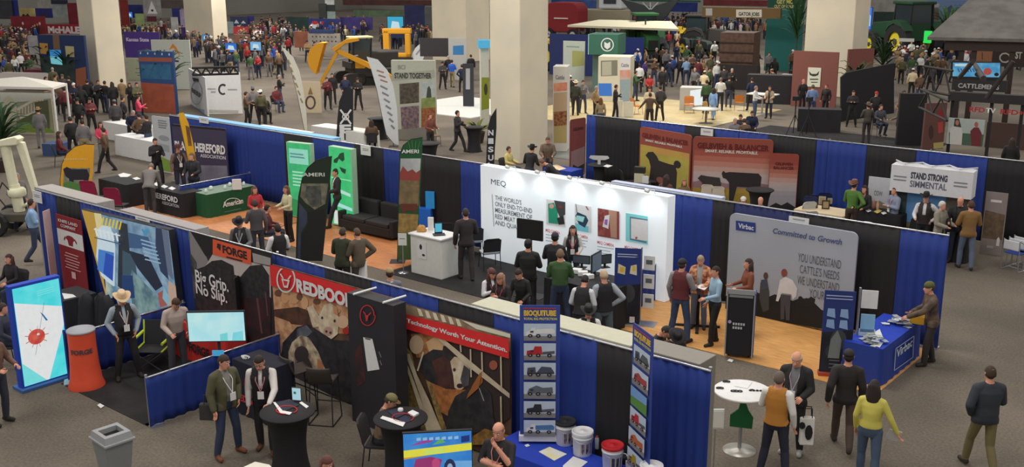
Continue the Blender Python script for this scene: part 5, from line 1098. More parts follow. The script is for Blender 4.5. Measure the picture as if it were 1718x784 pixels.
# --- grey backdrop
b=Board('backdrop','large grey rounded company backdrop with printed couple and black cattle','banner',(0,20.62),0,(1225,357),(1440,391),zb=.03,th=.05,color=dict(c=(140,147,158),mot=(150,156,168),msc=.4),rad=.14,corners=(0,0,1,1));VB=b
b.art([((22,22,24),[(1216,500),(1222,492),(1240,496),(1262,488),(1290,498),(1300,494),(1330,505),(1343,500),(1350,503),(1352,500),(1362,502),(1366,508),(1378,520),(1390,524),(1440,522),(1440,560),(1216,540)]),(((70,62,30),(110,90,36),14),[(1216,524),(1440,562),(1440,590),(1216,550)])],name='printed_cattle')
b.art([((24,24,26),[(1338,506),(1340,498),(1344,497),(1348,501),(1356,501),(1361,498),(1368,502),(1366,512),(1344,516)]),((60,62,64),[(1276,474),(1286,470),(1291,490),(1290,520),(1280,524),(1274,500)]),((80,56,48),el(1285,463,4,6)),((60,66,80),[(1277,470),(1287,468),(1290,484),(1277,488)]),
       ((196,196,200),[(1309,470),(1318,464),(1330,470),(1338,484),(1336,498),(1330,503),(1328,494),(1312,492),(1306,506),(1302,505)]),((120,66,54),el(1316,458,5,7)),((66,66,72),[(1310,494),(1327,496),(1325,538),(1319,537),(1317,510),(1316,536),(1310,536)])],name='printed_people')
b.art([((34,52,120),[(1235,370),(1268,374),(1268,390),(1235,386)])],name='logo_plate');b.text('Virbac',(1239,382),(1265,385),374,(196,200,214),.02);b.text('Committed to Growth',(1297,391),(1413,407),382,(66,76,120),.02,shear=.2)
for i,(s_,x0_,x1_) in enumerate((('YOU UNDERSTAND',1339,1411),("CATTLE'S NEEDS",1342,1408),('WE UNDERSTAND',1338,1408),('YOUR',1358,1383))):b.text(s_,(x0_,438+i*19+(x0_ -1339)*.16),(x1_,450+i*19),424+i*19+(x0_ -1339)*.16,(70,70,76),-.005)
hangsign('white booth card above the grey rounded backdrop',MY -.06,(1324,362),(1357,377));hangsign('white booth card on black curtain right of second green panel',MY -.06,(605,243),(622,262));hangsign('white booth card behind the pale blue partition top',MY -.06,(334,196),(350,208))
# --- people table, case stand, logo table
x,y=G(1173,472,1.05);t=thing('high_table','black pedestal high table with cross base where three people meet','table',(x,y,0));MB().lathe([(0,1.0),(.34,1.0),(.36,1.015),(.36,1.04),(0,1.045)],n=32).build('tabletop',(44,40,40),t);MB().cyl((0,0,.05),(0,0,1.0),.04,n=12).build('pole',(26,24,26),t)
for k in range(4):a=k*PI/2+.5;MB().box((.24*math.cos(a),.24*math.sin(a),.03),(.5,.07,.04),rz=a).build('foot',(26,24,26),t)
flat('paper_sheet','white sheet on the black pedestal table','paper',[(1167,482),(1180,474),(1192,477),(1182,487)],1.05,(226,226,226));flat('paper_sheet','small white leaflet at far side of the pedestal table','paper',[(1165,470),(1174,468),(1180,471),(1170,474)],1.05,(214,214,210))
x,y=G(1238,603,0);t=thing('display_case','black wheeled display case with grey frame and small white lettering','display case',(x,y,0),math.radians(24));MB().box((0,.15,.73),(.52,.3,1.3)).build('cabinet',(28,27,32),t,bev=.02);MB().box((.275,.15,.73),(.02,.3,1.32)).build('blue_side',(30,40,120),t)
mb=MB();[mb.box((s_*.265,-.015,.74),(.025,.03,1.36)) for s_ in (-1,1)];mb.box((0,-.015,1.42),(.55,.03,.1));mb.build('frame',(140,142,144),t);MB().box((0,-.02,1.33),(.46,.01,.05)).build('heading',(120,120,124),t)
for s_ in (-1,1):MB().cyl((s_*.2 -.015,.15,.035),(s_*.2+.015,.15,.035),.035,n=12).build('wheel',(20,20,22),t)
_m=MB();[_m.box((-.12+i*.05,-.022,.75 -j*.08),(.035,.004,.05)) for j in (0,1) for i in range(5 -j)];_m.build('lettering',(176,176,184),t);mb=MB();mb.prism(el(-.2,.78,.035,.035),-.008,-.004);mb.build('emblem',(170,150,180),t)
xa,ya=G(1478,653,0);xb,yb=G(1549,596,0);t=cloth_table('royal blue cloth table with white outlined logo beside the right aisle',xa -.05 -.75,xa -.05,ya+.05,yb -.15,.76,(30,54,134),topc=(28,58,170))
cb=Board('x','x','x',(xa -.005,0),PI/2,(1500,600),(1535,575),zb=.1,th=.001,color=(0,0,0));bpy.data.objects.remove(cb.panel);Q=[(1500,622),(1503,585),(1533,564),(1531,600)];cb.art([((150,160,190),seg(*Q[i -1],*Q[i],1.4)) for i in range(4)],name='logo_outline',box=(-9,9,-9,9));cb.text('Virbac',(1503,601),(1529,586),588,(190,198,220),.02);adopt(cb,t)
for i,(nm,px,py,sx,sy,sz,c,lb,ct) in enumerate((('leaflet_pile',1505,541,.3,.25,.12,(196,198,198),'heap of white leaflets at far end of the blue logo table','leaflets'),('leaflet_pile',1446,587,.28,.2,.12,(170,176,170),'clear tray of white samples at near end of the blue logo table','tray'))):x,y=G(px,py,.8);x=min(x,xa -.25);pile(nm,lb,ct,x,max(y,ya+.3),.765,sx,sy,c,i)
flat('leaflet','white card on the near corner of the blue logo table','paper',[(1465,579),(1472,573),(1482,575),(1476,583)],.775,(224,226,230));flat('leaflet','white leaflet fan on the blue logo table','paper',[(1463,560),(1476,552),(1482,568),(1466,572)],.775,(200,214,224))
x,y=G(1538,540,.8);o=MB().box((0,0,.08),(.3,.2,.16)).build('yellow_box',(200,150,40),loc=(x,y,.775),rz=.2,bev=.01);tag(o,'yellow box at the far end of blue logo table','box')
x,y=G(1566,600,0);o=None
# small floor things in front of grey backdrop
flat('floor_card','small white card on the floor edge of the tan wood floor','paper',[(1220,605),(1224,602),(1231,604),(1228,608)],.014,(220,220,220))
# ================= third row of booths =================
TY=30.6
bays(TY,-21.8,-6.6,[(1000,BLUE),(1075,BLACK),(1150,BLUE),(1200,BLACK),(1290,BLUE),(1370,BLACK),(1455,BLUE),(1538,BLACK),(1658,BLUE),(None,BLACK)],'',names=['blue and black curtain bay at left end of third row behind small black table','blue and black curtain bay behind the left orange cattle banner','black and blue curtain bay behind the wide orange cattle banner','blue curtain bay behind the man in the green sweater and brown hat','black and blue curtain bay at the right end behind the stand strong header'])
OR_=(136,66,52)
def sunset(b,field=True,low=(150,126,50)):
    cs=[(140,66,54),(150,76,62),(164,96,80),(172,118,104),(176,140,130),(174,154,150),(166,154,156),(150,144,150)]
    b.rart([(c,[(.02,.88 -i*.075 -.09),(.98,.88 -i*.075 -.09),(.98,.88 -i*.075),(.02,.88 -i*.075)]) for i,c in enumerate(cs)]+[((146,140,148),[(.02,.01),(.98,.01),(.98,.28),(.02,.28)])],name='printed_sky')
b=board2('rollup_banner','maroon rounded banner standing edge-on at the left end of third row','banner',(957,201),(983,197),2.2,zb=.05,color=(112,50,48),th=.03,rad=.08);b.rart([((130,100,104),[(.05,.02),(.95,.02),(.95,.5),(.05,.45)]),((24,22,26),[(.1,.05),(.9,.05),(.95,.2),(.5,.16),(.2,.22)])]);b.rtext('GELBVIEH',.2,.85,.80,.05,(70,20,24),.03)
b=board2('backdrop','orange and olive banner with standing black bull print, left of the wide one','banner',(1074,212),(1160,227),2.25,zb=.04,color=OR_,th=.05,rad=.12)
b.rart([(((150,138,60),(164,150,66),2),[(.02,.01),(.98,.01),(.98,.66),(.02,.66)]),(((176,132,70),(168,148,66),1),[(.02,.62),(.98,.62),(.98,.72),(.02,.72)]),((128,120,48),[(.02,.01),(.98,.01),(.98,.14),(.02,.2)])],name='printed_field')
b.rart([((40,32,32),[(.13,.56),(.18,.62),(.28,.64),(.36,.58),(.40,.52),(.60,.50),(.72,.50),(.76,.40),(.75,.02),(.62,.02),(.58,.16),(.42,.16),(.38,.02),(.26,.02),(.22,.2),(.24,.40),(.2,.5)]),((40,32,32),el(.76,.52,.07,.06,10)),((120,70,60),el(.44,.22,.08,.05,10))],name='printed_bull')
b.rtext('GELBVIEH & BALANCER',.05,.95,.84,.07,(96,26,30),.03);b.rtext('SMART. RELIABLE. PROFITABLE.',.12,.85,.785,.03,(226,210,200),.02)
b=board2('backdrop','wide orange and grey banner with two printed black cattle, centre of third row','banner',(1163,229),(1298,235),2.3,zb=.04,color=OR_,th=.05,rad=.12);sunset(b)
b.rart([(((120,92,100),(132,102,108),3),[(.02,.34),(.2,.40),(.45,.34),(.7,.39),(.98,.36),(.98,.2),(.02,.2)]),(((150,124,48),(132,108,40),3),[(.02,.01),(.98,.01),(.98,.3),(.02,.26)])],name='printed_field')
b.rart([(c,[(u,v*1.3+.02) for u,v in q]) for c,q in (((38,32,34),[(.38,.36),(.40,.39),(.43,.37),(.48,.38),(.84,.38),(.88,.34),(.87,.2),(.86,.04),(.82,.04),(.81,.22),(.58,.22),(.54,.04),(.49,.04),(.48,.26),(.44,.3),(.40,.31)]),((48,42,44),[(.08,.29),(.12,.33),(.2,.32),(.36,.31),(.38,.24),(.37,.06),(.33,.06),(.32,.18),(.2,.2),(.18,.06),(.15,.06),(.14,.24)]))],name='printed_cattle')
b.rtext('GELBVIEH & BALANCER',.06,.95,.84,.08,(90,24,28),.03);b.rtext('SMART. RELIABLE. PROFITABLE.',.16,.82,.785,.04,(226,210,200),.02)
b=board2('rollup_banner','narrow orange rounded banner right of the wide orange cattle banner','banner',(1292,257),(1341,259),1.9,zb=.05,color=(140,62,50),th=.03,rad=.08);sunset(b);b.rtext('GELBVIEH',.2,.8,.80,.05,(90,24,28),.03);b.rtext('BALANCER',.15,.85,.73,.05,(90,24,28),.03);b.rart([((30,28,32),[(.02,.05),(.3,.14),(.5,.1),(.7,.16),(.98,.08),(.98,.02),(.02,.02)])])
hangsign('white booth card above the two orange cattle banners',TY -.06,(1176,215),(1196,229))
x,y=G(1005,276,1.0);t=thing('small_table','small black round table with white winged card in dark booth','table',(x,y,0));MB().lathe([(.0,.97),(.38,.97),(.4,.99),(.38,1.0),(0,1.0)],n=24).build('tabletop',(30,30,34),t);MB().lathe([(.3,0),(.16,.4),(.2,.97)],n=20).build('cover',(24,24,28),t)
o=MB().prism([(-.35,.22),(-.3,.3),(.3,.3),(.35,.22),(.2,.16),(.05,.15),(.05,0),(-.05,0),(-.05,.15),(-.2,.16)],0,.02).build('winged_card',(190,190,190),loc=(x,y,1.0),rz=.5);tag(o,'white winged display card on the small black table','sign');flat('paper_sheet','white sheet on the small black table of the dark booth','paper',[(1012,279),(1018,276),(1028,278),(1020,281)],1.002,(206,206,206))
chair('black chair in the dark booth left of the orange banners',-19.2,29.5,2.4,c=(30,28,32));chair('black chair beside the dark booth curtain, farther from balcony',-18.7,30.1,2.0,c=(36,34,38))
x,y=G(1077,306,.9);t=thing('product_rack','small rack with two pale boxes in front of the bull banner','rack',(x,y,0),.3);MB().box((0,0,.45),(.5,.4,.9)).build('body',(34,32,36),t);MB().box((-.08,-.02,1.05),(.3,.2,.3)).build('pale_box',(190,184,160),t);MB().box((.14,-.1,1.0),(.2,.05,.26)).build('card',(220,220,216),t);MB().box((-.08,0,1.3),(.34,.2,.2)).build('dark_box',(40,38,30),t)
x,y=G(1192,330,.5);
for i in (0,1):chair(['white-covered chair left of pair before wide orange banner','white-covered chair right of pair before wide orange banner'][i],x -.15+i*.42,y+.1 -i*.05,PI+.4,c=(206,196,180),wide=.2,h=.9)
T3,_,_=spandex('black spandex table before the right part of wide orange banner',1275,318,1.05,.42)
partition('pale partition top behind the white lit wall and its right curtain',-14.4,-11.3,21.3,21.5,(176,184,206))
# cream table with small framed pictures
x,y=G(1385,352,.75);t=cloth_table('cream cloth table with small dark framed pictures left of green-sweater cowboy',x -.75,x+.75,y -.5,y+.45,.75,(196,178,146));CT=t
for i,(px,py,s_) in enumerate(((1367,348,.16),(1379,342,.2),(1385,350,.22),(1392,341,.14))):
    x,y=G(px,py,.77);t=thing('picture_frame',['small framed picture at left on cream table','tall framed picture at the back of cream table','dark framed picture at front of cream table','small pale framed picture at back right of cream table'][i],'frame',(x,y,.752),.5);MB().box((0,0,s_*.6),(s_,.02,s_*1.2)).build('frame',(44,36,32) if i in (0,2) else (160,150,130),t);MB().box((0,-.012,s_*.6),(s_*.7,.004,s_*.85)).build('picture',(150,130,96),t);MB().box((0,.04,s_*.3),(.02,.1,.02)).build('stand',(40,36,32),t)
for i,(px,py) in enumerate(((1350,344),(1352,360),(1372,333),(1386,329),(1362,335))):
    x,y=G(px,py,.8);chair(['white-backed chair left of the cream table, far one','white-backed chair left of cream table, near one','navy chair behind the cream table, middle','navy chair behind cream table, rightmost','navy chair behind cream table, leftmost'][i],x,y,PI+(.3 if i > 1 else .9),c=(176,176,178) if i < 2 else (30,40,80),h=.95,wide=.21)
# stand strong header booth
b=board2('header_display','booth backwall with white truss header reading Stand Strong Simmental','display',(1496,276),(1634,290),2.35,zb=1.62,color=(200,200,204),th=.5,part='header_box');SB=b
b.rtext('STAND STRONG',.25,.70,.56,.24,(60,62,78),.05);b.rtext('SIMMENTAL',.25,.70,.24,.24,(90,92,112),.02)
b.rart([((120,122,128),[(u,v),(u+.16,v),(u+.16,v+.05),(u,v+.05)]) for u in (.04,.78) for v in (.42,.55)])
MB().tube([(-b.hw+b.hw*2*i/6,.02 if i % 2 else .46,b.h+.05) for i in range(7)],.02,6).build('truss',(190,190,194),b.root)
mb=MB().box((0,.30,-.80),(b.hw*2,.04,1.62));mb.build('photo_wall',(((70,74,60),(96,90,70),3)),b.root)
mb=MB();h=lambda u0,u1,v0,v1,m:mb.add([((u0*2 -1)*b.hw,.275 -m*.001,-1.6+v0*1.6),((u1*2 -1)*b.hw,.275 -m*.001,-1.6+v0*1.6),((u1*2 -1)*b.hw,.275 -m*.001,-1.6+v1*1.6),((u0*2 -1)*b.hw,.275 -m*.001,-1.6+v1*1.6)],[(0,1,2,3)],m)
h(.2,.68,.45,1,0);h(0,.2,.55,1,1);h(.68,1,.5,1,2);h(0,1,0,.45,3)
mb.add([(x_*b.hw,.268,-1.6+z_*1.6) for x_,z_ in ((-.5,.2),(-.45,.5),(-.3,.62),(-.05,.58),(0,.7),(.15,.72),(.25,.5),(.2,.2))],[tuple(range(8))],4)
mb.build('printed_landscape',[(90,136,186),(54,70,66),(90,84,74),((120,106,76),(96,86,60),4),(40,40,36)],b.root)
for s_ in (-1,1):MB().cyl((s_*(b.hw -.04),.34,-1.62),(s_*(b.hw -.04),.34,0),.03,n=8).build('upright',STEEL,b.root)
b=board2('banner_panel','grey landscape banner with small word left of the stand strong header','banner',(1458,296),(1494,300),1.85,zb=.1,color=(176,178,184),th=.03);b.rtext('COW',.3,.7,.70,.08,(110,112,120),.02);b.rart([(((120,108,96),(140,124,104),4),[(0,.02),(1,.02),(1,.55),(.6,.62),(.3,.6),(0,.55)])])
b=board2('rollup_banner','grey-brown roll-up banner with herd photo right of the tan-jacket man','banner',(1655,321),(1692,325),1.75,zb=.03,color=(130,118,116),th=.02);b.rart([(((104,84,64),(84,66,52),6),[(.04,.25),(.96,.25),(.96,.66),(.04,.70)]),((196,196,196),[(.72,.15),(.86,.15),(.86,.26),(.79,.3),(.72,.26)]),((150,150,150),[(.3,.1),(.6,.1),(.6,.14),(.3,.14)])]);b.rart([((200,190,190),[(.25,.84),(.75,.84),(.75,.88),(.25,.88)])],name='lettering')
x,y=G(1473,352,1.0);t=cloth_table('black cloth table with bottles and white items beside green-sweater man',x -.55,x+.75,y -.3,y+.4,.98,(26,24,28),'counter')
for i,(px,py,c) in enumerate(((1465,345,(190,130,120)),(1472,347,(196,150,130)))):o=MB().lathe([(.03,0),(.04,.02),(.04,.16),(.015,.22),(.015,.27),(0,.27)],n=10).build('bottle',c,loc=(*G(px,py+5,.985),.985));tag(o,['left pinkish bottle on the black cloth table','right pinkish bottle on the black cloth table'][i],'bottle')
flat('paper_sheet','small white leaflet at left end of bottle table','paper',[(1452,353),(1458,351),(1462,354),(1456,356)],.985,(214,214,210));flat('yellow_plate','yellow plate at the middle of bottle table','plate',[(1466,355),(1474,351),(1480,354),(1472,358)],.985,(190,170,90));flat('paper_sheet','small white leaflet at right end of bottle table','paper',[(1478,357),(1484,355),(1488,358),(1482,360)],.985,(214,214,210))
x,y=G(1592,372,1.0);t=cloth_table('dark cloth table with fruit plate between bald man and tan-jacket man',x -.5,x+.6,y -.3,y+.35,.98,(34,30,30),'counter')
x,y=G(1597,369,1.0);o=heap('fruit_plate','plate piled with orange and white snacks on the dark cloth table','food',x,y,.985,.2,.16,.12,dict(c=(206,130,70),mot=(220,210,196),msc=16),5);flat('paper_sheet','white papers at left of the snack plate','paper',[(1574,372),(1582,369),(1590,373),(1582,376)],.985,(214,214,212))
x,y=G(1454,378,.8);o=MB().lathe([(.17,0),(.19,.03),(.15,.1),(0,.13)],n=16).build('white_bowl',(206,206,200),loc=(x,y,.77));tag(o,'white rounded bowl behind the black middle-row curtain','bowl');MBt=cloth_table('low black cloth table under the white rounded bowl',x -.6,x+.6,y -.35,y+.35,.765,(26,25,28))
# stacked blue-seat chairs on the right aisle edge
for i in range(3):
    x,y=G(1702+i*3,452 -i*2,0);t=thing('stacking_chair',['blue-seated silver chair nearest the right frame edge','blue-seated silver chair stacked behind at right frame edge','topmost blue-seated silver chair at right frame edge'][i],'chair',(x+.05*i,y+.12*i,.10*i*0),PI*.9)
    MB().prism(rrect(-.22,.22,-.22,.22,.04),.44,.47,axis='z').build('seat',(40,66,140),t,bev=.01)
    for s_ in (1,-1):MB().tube([(s_*.23,-.22,.62),(s_*.24,-.24,.01),(s_*.24,.24,.01),(s_*.22,.26,.82),(s_*.23,-.05,.66),(s_*.23,-.22,.62)],.012,7).build('side_frame',STEEL,t)
    MB().box((0,.26,.68),(.42,.03,.24)).build('backrest',(190,192,196),t,bev=.02);MB().cyl((-.24,-.1,.01),(.24,-.1,.01),.01,n=6).build('stretcher',STEEL,t)
# blue table behind the white lit wall with maps (people of the centre booth)
x,y=G(938,282,.75);t=cloth_table('royal blue cloth table with orange brochures behind the white lit wall',x -.45,x+.75,y -.3,y+.4,.75,(26,56,150));flat('brochure','orange and cream brochure on the blue table behind lit wall','paper',[(922,279),(934,276),(950,283),(938,286)],.752,dict(c=(206,150,90),mot=(226,206,180),msc=6))
# ================= farther displays, machines and hall =================
struct('wall_far',MB().box((-60,128,7),(200,.6,14)),mat((142,140,134),mot=(150,148,142),msc=.1));struct('wall_left',MB().box((-140,60,7),(.6,170,14)),mat((128,126,120),mot=(140,138,132),msc=.1))
colpx('column_front_left',143,168,213,150);colpx('column_centre',823,872,919,276);colpx('column_right',1344,1424,1449,165)
colpx('column_rear_centre',726,782,822,105);colpx('column_rear_left',313,360,384,80)
def fb(name,label,cat,base,ang,tl,tr,zb=.02,th=.08,c=(180,180,180),**k):return Board(name,label,cat,G(*base),math.radians(ang),tl,tr,zb=zb,th=th,color=c,**k)
def zat(base,px,py,ang=40):
    p=G(*base);a=math.radians(ang);n=np.array([math.sin(a),-math.cos(a),0]);r=ray(px,py);t=(np.array([p[0],p[1],-CAMH]) @ n)/(r @ n);return float(CAMH+r[2]*t)
# brown walls round the right column with longhorn poster
b=fb('brown_wall','brown wall panel with white longhorn poster in front of the right column','wall panel',(1330,178),8,(1332,85),(1408,88),c=(120,72,64),th=.1)
x0,z0=b.L(1354,145);x1,z1=b.L(1378,114);mb=MB();mb.prism(rrect(x0,x1,z0,z1,.02),-.03,-.005);mb.build('poster',(206,206,188),b.root);b.art([((50,60,50),[(1357,119),(1362,124),(1370,124),(1375,119),(1373,126),(1368,128),(1364,128),(1359,126)]),((60,70,60),seg(1359,133,1373,133,2)),((60,70,60),seg(1361,138,1372,138,1.5))],name='longhorn_print')
o=[c for c in b.root.children if c.name.startswith('longhorn')][0];o.location.y=-.03
b=fb('brown_wall','second brown wall panel right of the right column','wall panel',(1426,165),62,(1424,88),(1468,76),c=(116,68,60),th=.1)
def plant(label,base,h,r,pot=(50,40,36),c=(44,74,40),n=22,seed=0,name='potted_plant',lift=0):
    x,y=G(*base);t=thing(name,label,'plant',(x,y,lift));rnd=random.Random(seed);MB().lathe([(.25,0),(.34,.45),(.36,.5),(.3,.5),(.28,.44),(0,.44)],n=18).build('pot',pot,t)
    mb=MB();mb.cyl((0,0,.44),(0,0,h*.55),.04,n=7,m=1)
    for i in range(n):
        a=rnd.random()*2*PI;el_=rnd.uniform(.1,1.3);L_=r*rnd.uniform(.7,1.1);z0=h*rnd.uniform(.4,.6);prev=None;w_=.09
        pts=[]
        for k in range(6):
            s_=k/5;d=L_*s_;pts.append((math.cos(a)*d*math.cos(el_*(1 -s_*.5)),math.sin(a)*d*math.cos(el_*(1 -s_*.5)),z0+(h -z0)*math.sin(s_*1.9)*math.sin(el_)*1.0+d*.1))
        vs=[]
        for k,p in enumerate(pts):ww=w_*math.sin(PI*min(.97,.12+k/5.5));vs += [(p[0] -math.sin(a)*ww,p[1]+math.cos(a)*ww,p[2] -.02),(p[0],p[1],p[2]+.01),(p[0]+math.sin(a)*ww,p[1] -math.cos(a)*ww,p[2] -.02)]
        mb.add(vs,[(k*3+j,k*3+j+1,k*3+4+j,k*3+3+j) for k in range(5) for j in (0,1)],0,True)
    mb.build('fronds',[dict(c=c,mot=tuple(int(v*.7) for v in c),msc=5),(70,54,40)],t);return t
plant('potted palm between right column and black ramp wall',(1432,185),2.6,1.2,seed=1);plant('potted palm right of the second brown wall panel',(1478,150),3.2,1.4,seed=2);plant('leafy potted palm before the blue and orange wall board',(282,186),3.3,1.5,seed=3,n=34)
plant('bushy green plant at left edge beside the capitol print backdrop',(8,288),2.6,1.3,seed=4,n=40);plant('potted palm left of the left column by the blue screen',(85,150),2.8,1.4,seed=5);plant('potted palm right of the blue screen wall near left column',(118,152),2.6,1.3,seed=6);plant('tall green palm left of the right column top',(1333,130),6.0,1.6,c=(40,84,40),seed=7,n=40);plant('green palm at foot of barn roof on the right',(1585,95),4.2,2.0,c=(60,100,44),seed=8,n=34)
plant('small yellow-green potted plant by the pale tower left of centre column',(801,240),1.0,.7,c=(110,120,44),seed=9)
# black ramp and black walls on the right
b=fb('black_wall','long black angled partition right of the right column','partition',(1413,205),40,(1410,125),(1500,100),c=(26,25,28),th=.15);bpy.data.objects.remove(b.panel)
q=[b.L(*p) for p in ((1411,205),(1411,130),(1420,122),(1500,106),(1500,190))];MB().prism([(x,max(0,z)) for x,z in q][::-1],0,.15).build('panel',(26,25,28),b.root)
b=fb('rollup_banner','tall narrow blue and white banner in front of the black ramp wall','banner',(1448,198),48,(1452,130),(1466,128),zb=.3,c=(120,150,176));b.rart([((186,196,204),[(.1,.6),(.9,.6),(.9,.9),(.1,.9)]),((70,100,136),[(.1,.3),(.9,.35),(.9,.5),(.1,.45)]),((206,210,214),el(.4,.15,.25,.05))])
b=fb('black_wall','tall black curtain wall left of the photo of two people','partition',(1530,245),30,(1512,150),(1556,165),c=(22,21,24),th=.3)
b=fb('black_counter','black bar counter behind the seated table on the dark carpet','counter',(1300,175),20,(1254,125),(1330,128),zb=0,c=(32,30,34),th=.8);b=fb('black_counter','long black counter at the foot of the black ramp wall','counter',(1380,222),25,(1340,178),(1412,190),c=(30,29,32),th=.8)
def truss(mb,a,b_,w_=.3,n=8,r=.03):
    a,b_=Vector(a),Vector(b_);d=(b_ -a)/n;up=Vector((0,0,w_)) if abs(d.z) < abs(d.x)+abs(d.y) else Vector((w_,0,0))
    mb.cyl(a,b_,r,n=6);mb.cyl(a+up,b_+up,r,n=6)
    for i in range(n):mb.cyl(a+d*i+(up if i % 2 else up*0),a+d*(i+1)+(up*0 if i % 2 else up),r*.7,n=5)
# television network booth on the right
b=fb('booth_header','black booth header with red network letters and yellow round emblem','sign',(1640,262),6,(1590,168),(1730,178),zb=2.55,c=(34,30,32),th=.4);RF=b
b.art([((196,150,40),el(1612,183,8,8.5)),((34,30,32),el(1612,183,5,5.5,8)),((196,150,40),el(1612,183,2.5,2.5,8))],name='emblem');b.text('RFD',(1626,187),(1652,189),179,(150,36,40),.03);b.text('TV',(1654,189),(1670,190),181,(196,196,190),.03);b.text('RFD+',(1678,191),(1718,193),183,(150,36,40),.03)
for px_ in (1594,1660,1712):x=b.L(px_,200)[0];MB().box((x,.2,-1.27),(.12,.12,2.55)).build('post',(30,28,30),b.root)
b=fb('photo_panel','photo panel of person in pale jacket and person in red coat','photo',(1640,262),6,(1592,198),(1653,202),zb=.4,c=(150,160,156),th=.1)
b.art([((60,84,70),[(1592,222),(1653,226),(1653,262),(1592,258)]),((176,176,172),[(1594,216),(1602,208),(1612,210),(1615,222),(1613,246),(1593,244)]),((60,44,40),[(1602,199),(1609,199),(1613,214),(1600,212)]),((150,104,86),el(1606,206,3,4.5)),((96,34,40),[(1628,220),(1634,214),(1642,214),(1647,224),(1645,248),(1630,246)]),((150,80,70),el(1638,209,3.2,4.5))],name='printed_people')
b=fb('photo_panel','reddish photo panel with red squares left of the two people photo','photo',(1570,258),52,(1554,176),(1590,170),zb=.2,c=(92,60,54),th=.1);b.art([((130,36,36),[(1574,186),(1582,184),(1583,200),(1575,203)]),((160,60,56),[(1573,206),(1582,204),(1582,222),(1574,224)]),((160,150,90),[(1566,240),(1584,238),(1584,248),(1566,250)]),((60,40,38),el(1562,222,4,12))])
mb=MB();P0,P1=G(1545,150,2.9),G(1594,160,2.9);truss(mb,(*P0,2.9),(*P1,2.9),.9,4,.05);P2=G(1592,170,2.9);truss(mb,(*P0,2.2),(*P2,2.2),.7,4,.05);o=mb.build('roof_truss',(40,36,36));tag(o,'black triangular timber truss left of the red-lettered black header','truss')
b=fb('brown_panel','brown slatted wall behind and right of the two people photo','wall panel',(1690,250),6,(1656,205),(1735,210),zb=0,c=(70,50,44),th=.1)
b=fb('hung_screen','large bright screen hung above the dark cattle network sign','screen',(1640,225),10,(1597,103),(1680,105),zb=zat((1640,225),1640,133,10),c=(22,22,26),th=.2);zs=zat((1640,225),1640,130,10)
b.art([(E((60,140,190),.8,mot=(96,170,206)),[(1599,105),(1678,106),(1678,130),(1598,128)]),(E((190,216,226),.8),[(1602,107),(1640,107),(1638,112),(1602,111)]),(E((170,70,60),.8),el(1657,120,7,6)),((24,24,28),el(1640,125,5,4)),((24,24,28),el(1672,125,4,3))],name='screen',box=(-9,9,-1,9));b.art([(E((40,80,130),.8),seg(1607+i*5,115,1610+i*5,121,2)) for i in range(8)],name='lettering',box=(-9,9,-9,9))
b=fb('booth_header','dark booth header with grey capitals below the hung screen','sign',(1640,225),10,(1598,132),(1690,136),zb=zat((1640,225),1640,153,10),c=(38,34,38),th=.3);b.text("CATTLEMEN'S",(1607,147),(1676,149),139,(150,148,146),.03)
mb=MB()
for (a,b2_) in (((1610,130),(1632,103)),((1632,103),(1650,132)),((1655,165),(1700,103))):
    pa,pb=G(*a,4.2),G(*b2_,5.2);mb.cyl((*pa,4.2),(*pb,5.2),.07,n=6)
o=mb.build('roof_beams',(44,38,38));tag(o,'dark slanting roof beams crossing in front of the hung screen','beams')
# barn roof
x0,y0=G(1556,62,4.2);x1,y1=G(1740,66,4.2);t=thing('barn_roof','grey metal barn roof over the dark timber booth at upper right','roof',(x0,y0,0),math.atan2(y1 -y0,x1 -x0));L_=math.dist((x0,y0),(x1,y1))
MB().add([(0,0,4.2),(L_,0,4.2),(L_,6,6.6),(2.5,6,6.6),(0,0,4.05),(L_,0,4.05),(L_,6,6.45),(2.5,6,6.45)],[(0,1,2,3),(7,6,5,4),(0,4,5,1),(1,5,6,2),(2,6,7,3),(3,7,4,0)]).build('roof_sheet',dict(c=(84,80,76),rough=.4,mot=(104,100,94),msc=1.2),t)
for k in (1.6,L_*.45,L_*.8):MB().box((k,.4,2.05),(.25,.25,4.1)).build('post',(48,36,32),t)
MB().box((L_/2+.4,.3,3.8),(L_ -.8,.2,.45)).build('beam',(52,40,36),t)
b=fb('booth_header','dark sign with white ring emblem under the barn roof at right edge','sign',(1690,175),12,(1666,82),(1735,86),zb=zat((1690,175),1690,112,12),c=(46,36,34),th=.2);b.art([((160,156,150),q) for q in ring(1686,97,10,9,2.5,9)],name='ring_emblem');b.text('ST',(1703,98),(1714,100),86,(170,168,160),.04)
b=fb('brown_panel','tan notice board under the barn roof','board',(1650,165),12,(1636,85),(1673,87),zb=zat((1650,165),1650,108,12),c=(130,88,62),th=.1);b.art([((60,40,34),seg(1648,88,1648,100,1.5)),((100,70,50),seg(1640,103,1668,104,2))])
b=fb('wall_banner','white banner with house gable drawing above the barn roof','banner',(1660,120),12,(1640,3),(1735,5),zb=zat((1660,120),1660,26,12),c=(176,172,172),th=.1);b.art([((90,84,84),seg(1643,22,1662,5,2)),((90,84,84),seg(1662,5,1682,24,2)),((150,130,130),[(1648,20),(1662,9),(1676,20)])]);b.text('M',(1706,12),(1716,12),4,(150,40,40),.04)
b=fb('wall_banner','blue farm photo board behind the palm at upper right','banner',(1580,90),10,(1556,0),(1638,0),zb=zat((1580,90),1590,36,10),c=(84,104,140),th=.1);b.art([((70,46,44),[(1560,14),(1575,14),(1575,36),(1558,36)]),((50,62,92),[(1585,36),(1588,14),(1596,8),(1602,20),(1600,36)]),((140,130,120),[(1560,6),(1576,6),(1576,12),(1560,12)]),((50,40,44),[(1602,24),(1640,16),(1640,38),(1602,36)])])
